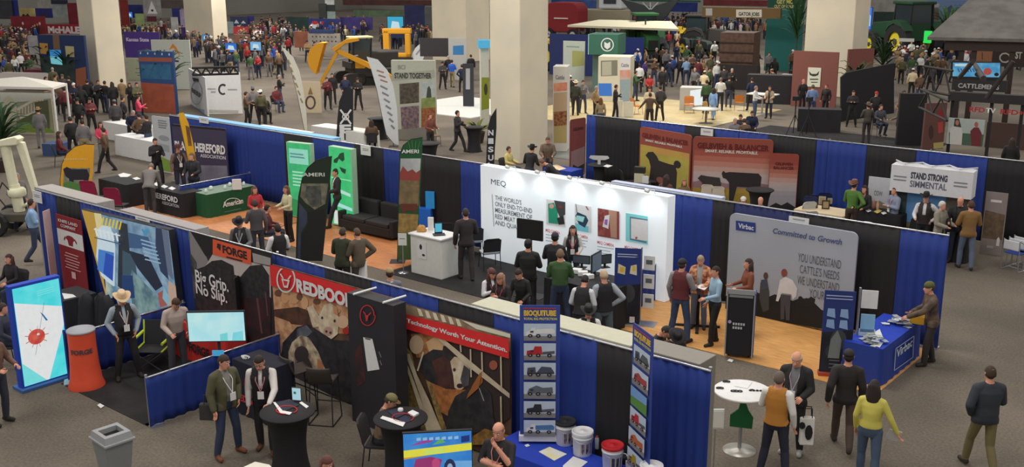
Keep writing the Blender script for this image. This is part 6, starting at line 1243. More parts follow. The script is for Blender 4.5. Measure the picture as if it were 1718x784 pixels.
# ---- tractors
def wheel(t,x,y,r,w_,hub,name='wheel'):
    wt=MB();pr=[(r*.55,-w_/2),(r*.92,-w_/2),(r,-w_*.3),(r,w_*.3),(r*.92,w_/2),(r*.55,w_/2)]
    n=28;vs=[]
    for (rr,yy) in pr:
        for i in range(n):a=2*PI*i/n;q=rr*(1.03 if (i % 2 and rr > r*.9) else 1);vs.append((x+q*math.cos(a),y+yy,r+q*math.sin(a)))
    wt.add(vs,[(j*n+i,(j+1)*n+i,(j+1)*n+(i+1) % n,j*n+(i+1) % n) for j in range(5) for i in range(n)]+[(i,(i+1) % n,5*n+(i+1) % n,5*n+i) for i in range(n)],0,False);o=wt.build(name,(28,28,30),t)
    MB().cyl((x,y -w_*.3,r),(x,y+w_*.3,r),r*.56,n=20).build('hub',hub,o)
    MB().cyl((x,y -w_*.42,r),(x,y+w_*.42,r),r*.16,n=12).build('axle_cap',(60,60,60),o)
def tractor(label,base,face,s=1.0,c=(34,84,44),hub=(214,190,40),cab=True,group=None):
    x,y=G(*base);t=thing('tractor',label,'tractor',(x,y,0),viewang(x,y,face)+PI/2);t.scale=(s,s,s)   # nose along -X after turn
    for yy in (-.95,.95):wheel(t,.9,yy,.98,.5,hub,'rear_wheel');wheel(t,-1.7,yy*.9,.68,.4,hub,'front_wheel')
    MB().box((-.6,0,.95),(3.4,.5,.5)).build('chassis',(40,42,40),t)
    mb=MB();mb.prism([(-2.5,1.0),(-2.55,1.5),(-2.3,1.85),(-.2,2.05),(-.1,1.05)],-.42,.42);mb.build('hood',c,t,bev=.05);MB().box((-2.54,0,1.35),(.04,.6,.5)).build('grille',(24,24,26),t)
    for yy in (-1,1):
        mb=MB();mb.prism([(.1,1.5),(.3,2.0),(.8,2.15),(1.4,2.05),(1.8,1.6),(1.5,1.8),(.8,1.95),(.4,1.8)],yy*.95 -.28,yy*.95+.28);mb.build('fender',c,t)
    MB().cyl((-1.3,.3,1.9),(-1.3,.3,2.8),.05,n=8).build('exhaust',(50,50,50),t);MB().box((.75,0,1.5),(1.5,1.2,.9)).build('platform',c,t)
    if cab:
        mb=MB();[mb.cyl((a,b_,1.8),(a*.95+.05,b_*.9,2.95),.05,n=7) for a in (0,1.5) for b_ in (-.7,.7)];mb.build('cab_frame',(26,28,28),t);MB().box((.75,0,3.02),(1.75,1.5,.16)).build('cab_roof',c,t,bev=.05)
        MB().box((.75,0,2.38),(1.4,1.3,1.1)).build('cab_glass',dict(c=(40,50,54),rough=.1),t)
    return t
tractor('large green tractor with yellow wheel behind the crowd right of the right column',(1512,98),215,1.5,c=(24,62,38));tractor('green tractor seen from front below the dark canopy, centre right',(1083,106),10,1.25);tractor('small yellow lawn tractor in the crowd right of the dark canopy',(1152,78),350,.85,c=(206,170,30),hub=(206,170,30),cab=False);tractor('dark tractor beside the wooden structure under the timber beam sign',(1166,96),40,.75,c=(40,50,46),cab=False)
tractor('yellow and dark tractor half hidden behind the right edge of centre column',(946,118),60,1.1,c=(190,150,30),cab=False);tractor('dark vehicle with rack in the crowd left of the wooden structure',(1185,92),80,1.1,c=(50,48,46),hub=(90,90,90));tractor('green tractor under the palm by the barn roof',(1560,88),300,1.2)
# ---- yellow excavator / loader
YEL=(206,146,30)
x,y=G(612,140);t=thing('excavator','dark tracked machine with glass cab and cream roof left of stand together display','excavator',(x,y,0),viewang(x,y,-72)+PI/2);t.scale=(.8,.8,.8)
for yy in (-1.3,1.3):mb=MB();mb.prism(rrect(-2.2,2.2,0,1.0,.48),yy -.3,yy+.3);mb.build('track',(40,38,36),t)
MB().box((0,0,1.15),(2.6,2.2,.4)).build('turntable',(60,54,40),t);MB().box((1.4,0,2.0),(2.4,2.6,1.3)).build('engine_house',(50,46,42),t,bev=.12);MB().box((.0,0,1.6),(3.0,2.4,.5)).build('platform',(44,42,40),t)
mb=MB();[mb.cyl((a,b_,1.8),(a+.1,b_,3.8),.07,n=7) for a in (-1.3,.2) for b_ in (-1.2,-.1)];mb.build('cab_frame',(26,26,28),t);MB().box((-.5,-.65,3.85),(1.9,1.4,.14)).build('cab_roof',(206,196,150),t,bev=.05);MB().box((-.5,-.65,2.3),(1.5,1.1,.9)).build('cab_panel',(60,56,48),t);MB().box((-.5,-.65,3.1),(1.42,1.02,1.2)).build('cab_glass',dict(c=(56,66,70),rough=.1),t)
def beam(pts,w_,hgt,nm,c):
    for a,b_ in zip(pts[:-1],pts[1:]):
        d=Vector((b_[0] -a[0],0,b_[1] -a[1]));L=d.length;d.normalize();n=Vector((-d.z,0,d.x))*hgt/2
        P=[(a[0]+n.x,a[1]+n.z),(b_[0]+n.x*.7,b_[1]+n.z*.7),(b_[0] -n.x*.7,b_[1] -n.z*.7),(a[0] -n.x,a[1] -n.z)];mb=MB();mb.prism(P,.35 -w_/2,.35+w_/2);mb.build(nm,c,t,bev=.03)

# lifted loader forks and arm (second yellow machine)
x,y=G(566,146);t=thing('loader','yellow loader with raised curved bucket and slanting arm before the crowd','loader',(x,y,0),math.radians(38));t.scale=(.56,.56,.56)
mb=MB();n=10;vs=[]
for yy in (-.9,.9):
    for i in range(n+1):a=math.radians(-60+160*i/n);vs.append((-2.6+1.7*-math.cos(a)+1.2,yy,3.2+1.9*math.sin(a)))
vs += [(v[0]+.12,v[1],v[2]) for v in vs];N=n+1
mb.add(vs,[(i,i+1,N+i+1,N+i) for i in range(n)]+[(2*N+i,3*N+i,3*N+i+1,2*N+i+1) for i in range(n)]+[tuple(range(N)),tuple(range(2*N -1,N -1,-1))],0,False);mb.build('bucket',YEL,t)
beam([(-.3,4.2),(1.2,5.2),(2.6,5.4)],.9,.5,'upper_arm',YEL)
mb=MB();mb.prism([(.0,3.9),(.3,4.3),(5.6,1.9),(6.6,1.0),(6.3,.7),(5.2,1.4)],.1,.55);mb.build('long_arm',YEL,t,bev=.04);mb=MB();mb.prism([(-2.3,0.2),(-1.9,.2),(.3,3.9),(.0,4.1)],.1,.4);mb.build('support_arm',YEL,t);MB().cyl((-.5,.2,3.0),(2.5,.2,3.6),.08,n=8).build('hydraulic_ram',(160,160,160),t)
for xx in (2.4,5.6):
    for yy in (1.2,3.0):wheel(t,xx,yy,.75,.45,(60,50,30))
MB().box((4.0,2.1,1.5),(4.4,1.6,1.0)).build('body',(44,42,42),t,bev=.1);MB().box((2.4,2.1,2.3),(1.2,1.4,1.0)).build('hood',YEL,t,bev=.1)
x,y=G(668,118);t=thing('frame_machine','yellow square-framed machine part left of the stand together display','machine',(x,y,0),math.radians(35));mb=MB();mb.box((-1.0,0,2.5),(.6,.6,2.4));mb.box((1.0,0,2.3),(.5,.6,2.2));mb.box((0,0,3.6),(2.7,.6,.5));mb.box((0,0,1.4),(2.5,.6,.4));mb.build('frame',YEL,t,bev=.1);t.scale=(.8,.8,.8);MB().box((0,.2,.6),(2.8,1.6,1.2)).build('base',(44,42,42),t)
# ---- white cream machine at the left edge
CRE=(214,206,180)
x,y=G(48,390);t=thing('hydraulic_machine','cream hydraulic lifting machine with two tall arms at left edge','machine',(x,y,0),math.radians(38));t.scale=(.92,.92,.97)
MB().box((-.1,0,.55),(1.5,.9,.25)).build('chassis',(70,66,58),t,bev=.03);wheel(t,-.75,-.55,.38,.2,CRE);wheel(t,-.75,.55,.38,.2,CRE);wheel(t,.7,.55,.3,.18,CRE)
MB().cyl((-.2,0,.6),(-.28,0,1.5),.17,n=16).build('lower_column',CRE,t);MB().lathe([(.25,1.15),(.28,1.2),(.28,1.34),(.22,1.4)],c=(-.22,0,0),n=18).build('collar',CRE,t);MB().cyl((-.28,0,1.4),(-.42,0,2.75),.155,n=16).build('cylinder',CRE,t)
mb=MB();mb.prism([(-.62,2.68),(.05,2.74),(.15,2.92),(.02,3.0),(-.6,2.86)],-.2,.2);mb.build('top_bracket',CRE,t,bev=.03);mb=MB();mb.prism([(-.05,2.85),(.22,2.8),(.52,1.1),(.36,1.05)],-.09,.09);mb.build('slanted_arm',CRE,t,bev=.02)
MB().tube([(-.5,-.2,.8),(-.75,-.25,1.2),(-.55,-.2,1.6),(-.3,-.2,1.3)],.02,6).build('hose',(30,30,30),t);MB().tube([(.4,0,1.1),(.1,-.1,.9),(-.1,0,.8)],.05,8).build('link_arm',CRE,t);MB().box((.5,-.3,.8),(.4,.3,.35)).build('valve_box',(60,58,52),t,bev=.02);MB().cyl((.9,-.3,.3),(.5,-.3,.55),.05,n=8).build('tow_bar',CRE,t)
# ---- tent with the printed capitol backdrop
b=fb('photo_backdrop','backdrop printed with a domed columned building and lawn under white tent','backdrop',(60,226),28,(-12,160),(84,152),zb=.1,c=(150,146,124),th=.08)
b.art([((196,196,186),[(0,150),(86,145),(88,165),(0,175)]),((190,186,164),[(0,178),(8,165),(14,160),(22,166),(28,178),(28,204),(0,206)]),((200,196,180),[(28,182),(56,166),(72,163),(76,182),(34,200)]),((150,144,122),[(30,186),(56,171),(70,168),(71,181),(34,196)])]+[((206,202,186),seg(33+i*5,195 -i*1.8,33+i*5,184 -i*2.4,1.4)) for i in range(8)]+[((84,96,60),[(28,204),(56,190),(82,186),(84,215),(28,222)]),((110,136,50),[(0,222),(30,212),(66,206),(90,220),(90,236),(0,240)]),((90,90,66),[(58,172),(80,168),(82,188),(60,192)])])
x0,y0=G(88,147,2.6);t=thing('canopy_tent','white canopy tent with thin post left of the crowd tables','tent',(x0,y0,0),math.radians(28));mb=MB();mb.add([(-5.5,0,2.6),(0,0,2.6),(-.4,1.6,2.6),(-5.5,1.6,2.6),(-2.0,.8,2.95),(-5.5,0,2.5),(0,0,2.5),(-.4,1.6,2.5),(-5.5,1.6,2.5)],[(0,1,4),(1,2,4),(2,3,4),(3,0,4),(0,5,6,1),(1,6,7,2),(2,7,8,3),(3,8,5,0)]);mb.build('roof_cloth',(206,202,192),t)
for q in ((0,0),(-.4,1.55),(-5.4,1.55)):MB().cyl((q[0],q[1],0),(q[0],q[1],2.6),.05,n=8).build('pole',(206,204,200),t)
b=fb('blue_table_front','blue skirted table in front of the capitol backdrop','table',(75,262),30,(70,244),(100,240),zb=0,c=(52,72,112),th=.8)
# ---- large boards, left
b=fb('tall_board','tall navy board with brown stripes, two pictures and blue screen, left of left column','display wall',(100,152),22,(62,56),(140,62),c=(28,44,84),th=.2)
b.art([((110,84,62),[(88,57),(99,58),(101,84),(90,84)]),((176,130,60),[(66,72),(80,73),(81,91),(68,90)]),((172,160,118),[(109,77),(124,78),(125,96),(111,95)]),((140,80,56),[(127,116),(144,112),(146,145),(128,145)]),(((40,56,56),(30,44,44),2),[(62,95),(126,100),(128,150),(62,150)])]);b.art([(E((40,130,196),.8),[(83,83),(102,84),(105,109),(86,107)]),(E((110,190,200),.8),[(84,94),(103,96),(105,109),(86,107)]),((30,60,80),el(94,97,2.5,2))],name='screen')
b=fb('tall_board','tall blue board with orange lettering band and orange foot behind the palm','display wall',(268,190),20,(231,84),(289,88),c=(38,66,112),th=.15)
b.art([((136,74,60),[(233,96),(289,97),(289,104),(233,103)]),(((150,76,54),(136,66,48),2),[(233,138),(292,142),(296,200),(236,200)]),(((38,84,120),(46,96,130),3),[(236,108),(286,108),(288,134),(238,132)])]+[((170,186,206),el(236+i*12,89+i*.6,1.2,2.4,6)) for i in range(5)])
b=fb('corner_display','white corner display, left face with black cow and oval beef seal','display',(343,192),-25,(316,120),(343,124),c=(196,196,198),th=.08);b.art([((40,40,44),[(322,130),(333,132),(334,137),(330,138),(325,137)]),((130,156,190),[(320,180),(343,184),(343,192),(318,190)])]+[((150,150,156),q) for q in ring(330,156,10,20,1.2,16)]);b.text('BEEF',(323,159),(338,160),152,(80,80,86),.04)
b=fb('corner_display','white corner display, right face with dark letter C ring logo','display',(343,192),42,(343.5,124),(402,119),c=(206,206,206),th=.08);b.art([((50,44,48),q) for q in ring(374,150,8,9.5,3,14,1.0,5.4)]+[((170,170,160),seg(346,186,400,187,4)),((150,150,154),seg(348,149,362,149,1.5)),((150,150,154),seg(354,154,362,154,2)),((150,150,154),seg(382,150,398,150,1.5))])
o=MB();a1,a2=G(322,118,3.3),G(400,116,3.3);truss(o,(*a1,3.1),(*a2,3.1),.3,10,.05);o=o.build('lighting_truss',(30,28,30));tag(o,'black truss running over the white corner display','truss')
b=fb('banner_wall','grey-white wall with orange arrow emblem behind the white corner display','display wall',(290,150),30,(253,70),(317,64),c=(176,180,172),th=.1);b.art([((196,120,44),[(283,84),(290,73),(296,80),(303,94),(298,90),(291,80)]),((50,60,80),seg(290,102,300,103,3))])
b=fb('banner_wall','purple university banner left of the grey-white arrow wall','banner',(225,125),25,(207,54),(266,53),zb=1.2,c=(66,44,118),th=.1);b.text('Kansas State',(212,69),(250,69),63,(190,180,206),.03)
b=fb('banner_wall','pale green low wall between left column and blue orange board','display wall',(224,135),25,(213,98),(233,97),c=(156,162,140),th=.1)
# tables with red white blue skirt, tan emblem board, etc
cloth_table('white table with star-spangled red and blue skirt before the white feather flag',-37.9,-34.4,27.6,28.5,.8,(70,40,66),topc=(206,200,190));cloth_table('long white cloth table left of the black crossed-emblem flag',-36.0,-32.6,29.6,30.5,.8,(206,204,198));cloth_table('white cloth table by the seated pair, upper left',-44.5,-41.0,24.5,25.4,.8,(206,206,204));cloth_table('white cloth table in front of the brown-jacket man',-40.2,-36.8,22.6,23.4,.85,(210,210,208));cloth_table('second white cloth table behind white corner booth',-42.5,-40.4,26.6,27.4,.8,(206,206,206))
b=fb('poster_board','tan board with round emblem right of the first white feather flag','board',(520,190),30,(505,138),(537,136),c=(176,160,134),th=.06);b.art([((70,62,54),q) for q in ring(521,172,9,12,3,14)]+[((120,90,60),[(517,158),(521,146),(525,158)])])
feather('tall pale feather flag with brown lettering, upper centre left',(512,226),None,[(512,226),(505,190),(499,160),(489,120),(480,95),(472,78),(480,84),(492,96),(502,118),(509,150),(514,190),(516,226)],[((150,130,96),seg(483+i*4.2,100+i*13,487+i*4.2,108+i*13,2.5)) for i in range(6)],(206,204,190),pole=5)
feather('wide pale feather flag with grey script beside the stand together display',(668,246),None,[(660,240),(648,226),(640,190),(632,150),(622,115),(615,95),(634,100),(650,118),(660,145),(666,180),(669,244)],[((150,110,90),seg(632+i*3,118+i*8,644+i*3,122+i*8,2.5)) for i in range(3)]+[((120,122,128),seg(638+i*3,144+i*11,650+i*2,150+i*11,3)) for i in range(7)],(196,198,200),pole=5)
feather('small white feather flag behind the stand together display',(700,118),None,[(688,105),(690,92),(697,80),(706,72),(716,68),(716,80),(711,96),(706,110)],[((140,140,150),seg(698,92,706,82,3))],(196,198,200),pole=5)
b=feather('black feather flag with white crossed emblem, upper centre',(590,250),None,[(592,250),(592,150),(585,146),(577,152),(569,170),(566,200),(563,250)],[],(30,30,34),pole=2)
for s_,y0_ in (('L',232),('E',217)):b.text(s_,(570,y0_+6),(590,y0_+6),y0_ -8,(206,206,206),.05)
b.art([((206,206,206),seg(571,184,589,208,3)),((206,206,206),seg(589,184,571,208,3))]+[((206,206,206),q) for q in ring(580,196,6,6,1.6,12)],name='crossed_emblem',box=(-9,9,-9,9))
b=feather('narrow black feather flag reading LIMOUSIN left of the centre column',(823,285),None,[(816,284),(817,250),(819,215),(824,195),(833,181),(833,215),(830,255),(829,284)],[],(26,26,30),pole=4)
for i,s_ in enumerate('NISU'):b.text(s_,(819,222+i*14+5),(828,222+i*14+5),222+i*14 -4,(190,192,196),.04)
# stand together display
b=board2('display_wall','pale display wall with Stand Together band and crowd photos','display wall',(659,104),(729,96),3.3,zb=.05,c=None,th=.3) if 0 else fb('display_wall','pale display wall with Stand Together band and crowd photos','display wall',(700,236),33,(656,106),(729,97),c=(166,168,154),th=.3)
b.art([((150,152,140),[(655,124),(732,117),(733,130),(657,136)]),(((60,58,48),(90,80,70),6),[(670,141),(703,138),(703,172),(671,175)]),(((150,160,160),(170,176,170),3),[(707,137),(729,135),(730,165),(707,167)]),((60,66,60),[(715,165),(717,148),(720,144),(723,150),(724,165)]),(((130,140,80),(110,120,70),4),[(707,165),(731,163),(731,180),(707,182)]),(((84,66,92),(130,110,100),8),[(672,180),(703,177),(703,214),(674,217)]),(((150,96,44),(110,60,50),8),[(707,182),(731,180),(731,212),(707,214)]),((120,116,110),[(660,218),(733,212),(733,236),(660,240)])])
b.text('STAND TOGETHER',(662,131),(724,126),122,(60,60,56),.04);b.text('BCI',(668,116),(680,115),109,(130,130,120),.02)
o=heap('lit_disc','pale glow shape','x',0,0,-5,.1,.1,.1,(200,200,200));bpy.data.objects.remove(o)
for i,(px,py) in enumerate(((635,218),(718,250))):spandex(['black draped round table left of the wide pale feather flag','black draped round table with red card below stand together display'][i],px,py -20+10*i,.95,.5)
spandex('black hourglass spandex table right of the walking man in dark suit',795,213,1.05,.42)
x,y=G(728,245);chair('wooden folding chair right of the black table below stand together display',x,y,1.2,c=(110,90,60))
b=fb('dark_board','dark photo board above the stand together display','board',(735,130),30,(704,63),(752,65),zb=zat((735,130),735,95,30),c=(52,48,52),th=.1)
b=fb('white_board','white panel with blue square screen left of the rear centre column','display',(770,135),30,(752,64),(783,64),c=(176,176,172),th=.1);b.art([(E((50,120,170),.8),[(760,77),(778,76),(778,92),(760,92)])],name='screen')
b=fb('dark_board','tall dark panel with white column drawings behind two standing men','board',(782,180),30,(776,108),(794,106),c=(46,46,52),th=.1);b.art([((150,150,154),seg(785,115,785,150,7))])
b=fb('display_tower','slim pale tower with green field photos and blue lit cap, left of centre column','display',(812,212),45,(806,80),(820,78),c=(196,196,184),th=.8);b.art([((130,140,40),[(808,130),(821,130),(821,185),(808,190)]),((60,60,40),el(815,150,3,10)),((190,190,176),[(808,185),(821,182),(821,210),(808,210)])]);MB().box((0,.2,b.h+.15),(b.hw*3,1.0,.35)).build('lit_cap',E((80,180,220),.8),b.root)
# white and picture towers right of centre column
b=fb('display_tower','white square tower with reddish landscape strips beside the centre column','display',(945,255),30,(928,113),(952,111),c=(196,192,186),th=1.0)
b.art([(((190,110,80),(206,150,120),2),[(929,140),(952,138),(952,152),(929,154)]),((176,150,120),[(929,156),(952,154),(952,186),(929,188)]),(((110,50,40),(150,110,60),9),[(929,188),(952,186),(952,212),(929,214)]),((170,150,100),[(929,212),(952,210),(952,240),(929,240)])]);b.text('Cattle',(932,133),(947,131),126,(110,110,120),.02)
b=fb('display_tower','tall green tower with white shield ring logo on top cube','display',(1010,158),20,(988,58),(1037,58),c=(50,96,80),th=2.0,part='cube',zb=zat((1010,158),1010,92,20));b.art([((206,214,206),q) for q in ring(1019,75,11,11.5,1.8,20)]+[((206,214,206),[(1014,70),(1019,73),(1024,70),(1024,79),(1019,83),(1014,79)])],name='shield_logo');MB().box((0,1.2,-b.root.location.z/2),(b.hw*1.8,1.2,b.root.location.z)).build('shaft',(84,110,100),b.root);MB().box((-b.hw -.02,1,b.h/2),(.04,2.0,b.h)).build('side_panel',(150,190,190),b.root)
b=fb('display_tower','white box tower with window openings and sunset side, before the green tower','display',(1046,172),25,(1004,96),(1058,95),c=(190,186,170),th=1.6)
b.art([((110,112,100),[(1008,102),(1036,101),(1036,127),(1008,128)]),((160,160,146),[(1010,104),(1026,103),(1026,126),(1010,127)]),(((186,120,90),(170,150,150),2),[(1040,118),(1058,117),(1058,133),(1040,134)]),((190,190,196),[(1040,97),(1058,96),(1058,117),(1040,118)]),((128,146,156),[(1040,134),(1058,133),(1058,172),(1040,174)])]);b.art([(E((50,120,200),.8),[(1004,140),(1026,140),(1027,161),(1005,161)])],name='screen');b.text('Cattle',(1042,112),(1055,111),106,(110,110,120),.02)
for i,(a,c) in enumerate((((1028,168),(1045,170)),((1046,170),(1063,172)))):fb('low_partition',['left white low panel beside the person in brown jacket','right white low panel beside the person in brown jacket'][i],'panel',(1046,197),30,a,c,c=(206,204,194),th=.06)
b=fb('screen_desk','white desk block with bright lit screen right of the low white panels','desk',(1160,186),25,(1141,149),(1180,146),c=(176,176,172),th=1.0);b.art([(E((226,236,246),1.0),[(1158,152),(1179,149),(1179,176),(1157,178)])],name='screen',box=(-9,9,0,9))
b=fb('black_screen','dark framed panel behind the white and green towers','display',(960,150),15,(945,68),(981,70),c=(170,176,166),th=.1);b.art([((120,140,130),seg(950,78,972,79,2)),((150,150,90),[(960,85),(980,86),(980,110),(960,112)])])
b=fb('curtain_wall','dark blue curtain wall far behind the green and white towers','curtain',(985,128),12,(922,56),(1030,60),c=(28,40,90),th=.1);b=fb('curtain_wall','dark blue curtain wall far behind the crowd right of green tower','curtain',(1060,120),12,(1040,62),(1080,64),c=(26,44,110),th=.1)
# round table with orange chairs
x,y=G(1185,182,.75);t=thing('round_table','round white cafe table with orange wooden chairs','table',(x,y,0));MB().lathe([(0,.72),(.68,.72),(.7,.74),(0,.75)],n=28).build('tabletop',(206,204,196),t);MB().cyl((0,0,0),(0,0,.72),.05,n=8).build('pole',(90,90,90),t);MB().lathe([(.35,0),(.35,.02),(.05,.04)],n=18).build('base',(90,90,90),t)
for i,(px,py) in enumerate(((1156,190),(1190,200),(1068,192),(1240,186))):xx,yy=G(px,py);chair(['orange wooden chair left of the white cafe table','pale wooden chair right of the white cafe table','orange chair beside low white panels','pale wooden stool-like chair beside the man in white shirt'][i],xx,yy,.6+i,c=(180,110,50) if i != 1 else (190,150,96),frame=(150,100,50),wide=.25)
for i,(px,py) in enumerate(((1108,206),(1035,203))):xx,yy=G(px,py,.75);t=thing('low_table',['low round cream table behind third-row curtain','low cream table behind third-row curtain left'][i],'table',(xx,yy,0));MB().lathe([(0,.7),(.6,.7),(.62,.73),(0,.75)],n=24).build('tabletop',(190,176,140),t);MB().cyl((0,0,0),(0,0,.7),.05,n=8).build('pole',(90,90,90),t)
for i,(px,py,h_) in enumerate(((1280,158,1.05),(1313,140,1.05),(1322,126,1.05))):
    xx,yy=G(px,py,h_);t=thing('high_table',['white high table between two standing people on dark carpet','white high table left of the brown wall panel','farther white high table by the black counter'][i],'table',(xx,yy,0));MB().box((0,0,h_),(1.5 if i == 0 else .9,.8,.05)).build('tabletop',(206,204,200),t);MB().cyl((0,0,0),(0,0,h_),.05,n=8).build('pole',(150,150,150),t);MB().lathe([(.3,0),(.3,.02),(.05,.04)],n=18).build('base',(150,150,150),t)
def tripod(label,px,py):
    x,y=G(px,py);t=thing('tripod',label,'tripod',(x,y,0));MB().cyl((0,0,.6),(0,0,1.6),.03,n=7).build('column',(30,30,32),t);MB().box((0,0,1.68),(.2,.35,.2)).build('camera',(24,24,26),t)
    for k in range(3):MB().cyl((0,0,.95),(.45*math.cos(k*2.1),.45*math.sin(k*2.1),0),.02,n=6).build('leg',(30,30,32),t)
tripod('camera tripod on the floor left of right brown wall foot',1332,226);tripod('second camera tripod just right of the first',1354,228)
# wood structure with sign
x,y=G(1232,150);t=thing('wooden_cabin','dark wooden cabin front with horizontal planks under the timber beam sign','cabin',(x,y,0),math.radians(15));z1=zat((1232,150),1232,55,15)
MB().box((0,1,z1/2),(2.1,2,z1)).build('planks',dict(c=(66,46,38),mot=(84,60,46),msc=4),t);
for k in range(5):MB().box((0,-.04,z1*(.15+.17*k)),(2.15,.06,.06)).build('batten',(50,36,30),t)
MB().box((0,0,z1*.22),(2.8,.3,z1*.44)).build('dark_base',(36,30,30),t)
b=fb('beam_sign','long brown timber beam sign with white name plate','sign',(1240,125),8,(1178,13),(1310,12),zb=zat((1240,125),1240,30,8),c=(110,86,50),th=.3);b.art([((206,200,186),[(1235,16),(1278,16),(1278,29),(1235,29)]),((170,170,166),[(1184,14),(1195,14),(1195,26),(1184,26)])]);b.text('GATOR JOBS',(1239,26),(1274,26),20,(70,66,56),.04)
b=fb('teal_wall','tall teal wall reading Get More out of your hay','display wall',(1320,120),12,(1288,0),(1350,0),c=(28,96,92),th=.2,zt=zat((1320,120),1320,-12,12));b.art([((22,70,56),[(1288,-20),(1350,-20),(1350,16),(1288,16)])]);b.text('GET MORE',(1303,6),(1340,6),-1,(190,176,90),.04);b.text('OUT OF YOUR HAY',(1299,13),(1344,13),8,(190,180,110),.03)
b=fb('lit_display','tilted bright green and white lit panel left of the teal wall foot','display',(1298,100),25,(1291,36),(1310,38),c=(40,90,70),th=.2,zb=.3);b.rart([(E((150,206,60),.9),[(.05,.66),(.95,.66),(.95,.98),(.05,.98)]),(E((60,170,130),.9),[(.05,.45),(.95,.48),(.95,.66),(.05,.66)]),(E((206,226,236),.9),[(.05,.02),(.95,.02),(.95,.48),(.05,.45)])],name='screen')
b=fb('lit_display','slim tall blue lit panel right of the right column','display',(1463,118),12,(1456,12),(1464,12),zb=zat((1463,118),1460,50,12),c=(30,70,160),th=.3);b.rart([(E((40,110,230),1),[(.1,.02),(.95,.02),(.95,.98),(.1,.98)]),(E((150,210,240),1),[(.2,.2),(.8,.15),(.8,.6),(.2,.8)])],name='screen')
b=fb('small_sign','small white lettered sign in front of the large green tractor','sign',(1520,110),12,(1508,64),(1534,65),zb=zat((1520,110),1520,70,12),c=(190,190,184),th=.05)
for i,(px,py) in enumerate(((1552,110),(1256,95))):
    x,y=G(px,py);t=thing('green_lamp',['small glowing green lamp on pole beside the barn roof','small glowing green lamp beside the wooden cabin'][i],'lamp',(x,y,0));zz=zat((px,py),px,62 if i == 0 else 58,12);MB().cyl((0,0,0),(0,0,zz),.06,n=7).build('pole',(50,50,52),t);MB().box((0,0,zz),(.5,.3,.9 if i == 0 else .5)).build('lamp_head',E((30,220,80),1.0),t)
# canopy, red machine, trailer in the far centre
b=fb('dark_canopy','dark grey V-shaped hanging canopy above the green tractor','canopy',(1085,100),20,(1060,5),(1112,5),zb=3,c=(50,54,56),th=.3);bpy.data.objects.remove(b.panel);q=[b.L(*p) for p in ((1040,-2),(1065,4),(1092,12),(1118,4),(1140,-2),(1112,34),(1098,55),(1088,56),(1072,34))];MB().prism(q[::-1],0,.5).build('canopy_sheet',(46,50,52),b.root)
b.art([((150,156,156),seg(1091,4,1091,16,2)),((150,156,156),seg(1078,4,1090,16,2)),((150,156,156),seg(1104,4,1092,16,2))],box=(-99,99,-9,99));x_,z_=b.L(1092,20);MB().cyl((x_,.3,-3),(x_,.3,z_),.12,n=8).build('mast',(40,42,44),b.root)
x0,y0=G(952,42,3.0);t=thing('shade_canopy','wide flat cream shade canopy over the crowd, right of centre column','canopy',(x0,y0,0),math.radians(14));MB().add([(0,0,3.0),(9,0,2.9),(7.5,3,3.3),(1.5,3,3.3),(0,0,2.85),(9,0,2.75),(7.5,3,3.15),(1.5,3,3.15)],BXF[:1]+[(0,1,2,3),(7,6,5,4),(0,4,5,1),(1,5,6,2),(2,6,7,3),(3,7,4,0)][0:]).build('canopy_cloth',(190,184,160),t);MB().cyl((4.5,1.5,0),(4.5,1.5,3),.08,n=8).build('pole',(60,60,62),t)
x,y=G(1018,62);t=thing('trailer','pale flatbed trailer with cab behind the cream shade canopy','trailer',(x,y,0),math.radians(14));MB().box((0,0,2.2),(6.0,2.6,1.4)).build('bed',(150,142,120),t,bev=.05);MB().box((.5,.4,3.6),(2.6,2.0,1.3)).build('cab',(196,200,204),t,bev=.2);MB().box((.5,-.65,3.8),(1.4,.05,.6)).build('window',(50,56,62),t)
for xx in (-2.2,2.2):wheel(t,xx,-1.2,.7,.4,(120,120,120))
x,y=G(950,66);t=thing('hay_baler','rounded red hay machine beside the top of the centre column','machine',(x,y,0),math.radians(10));mb=MB();mb.prism(rrect(-1.9,1.9,.8,3.8,.9),-1.2,1.2);mb.build('drum',(128,30,38),t,bev=.1);MB().box((0,-1.25,2.2),(1.6,.1,.12)).build('stripe',(206,200,196),t)
for xx in (-1.4,1.4):wheel(t,xx,-1.3,.6,.35,(190,190,190))
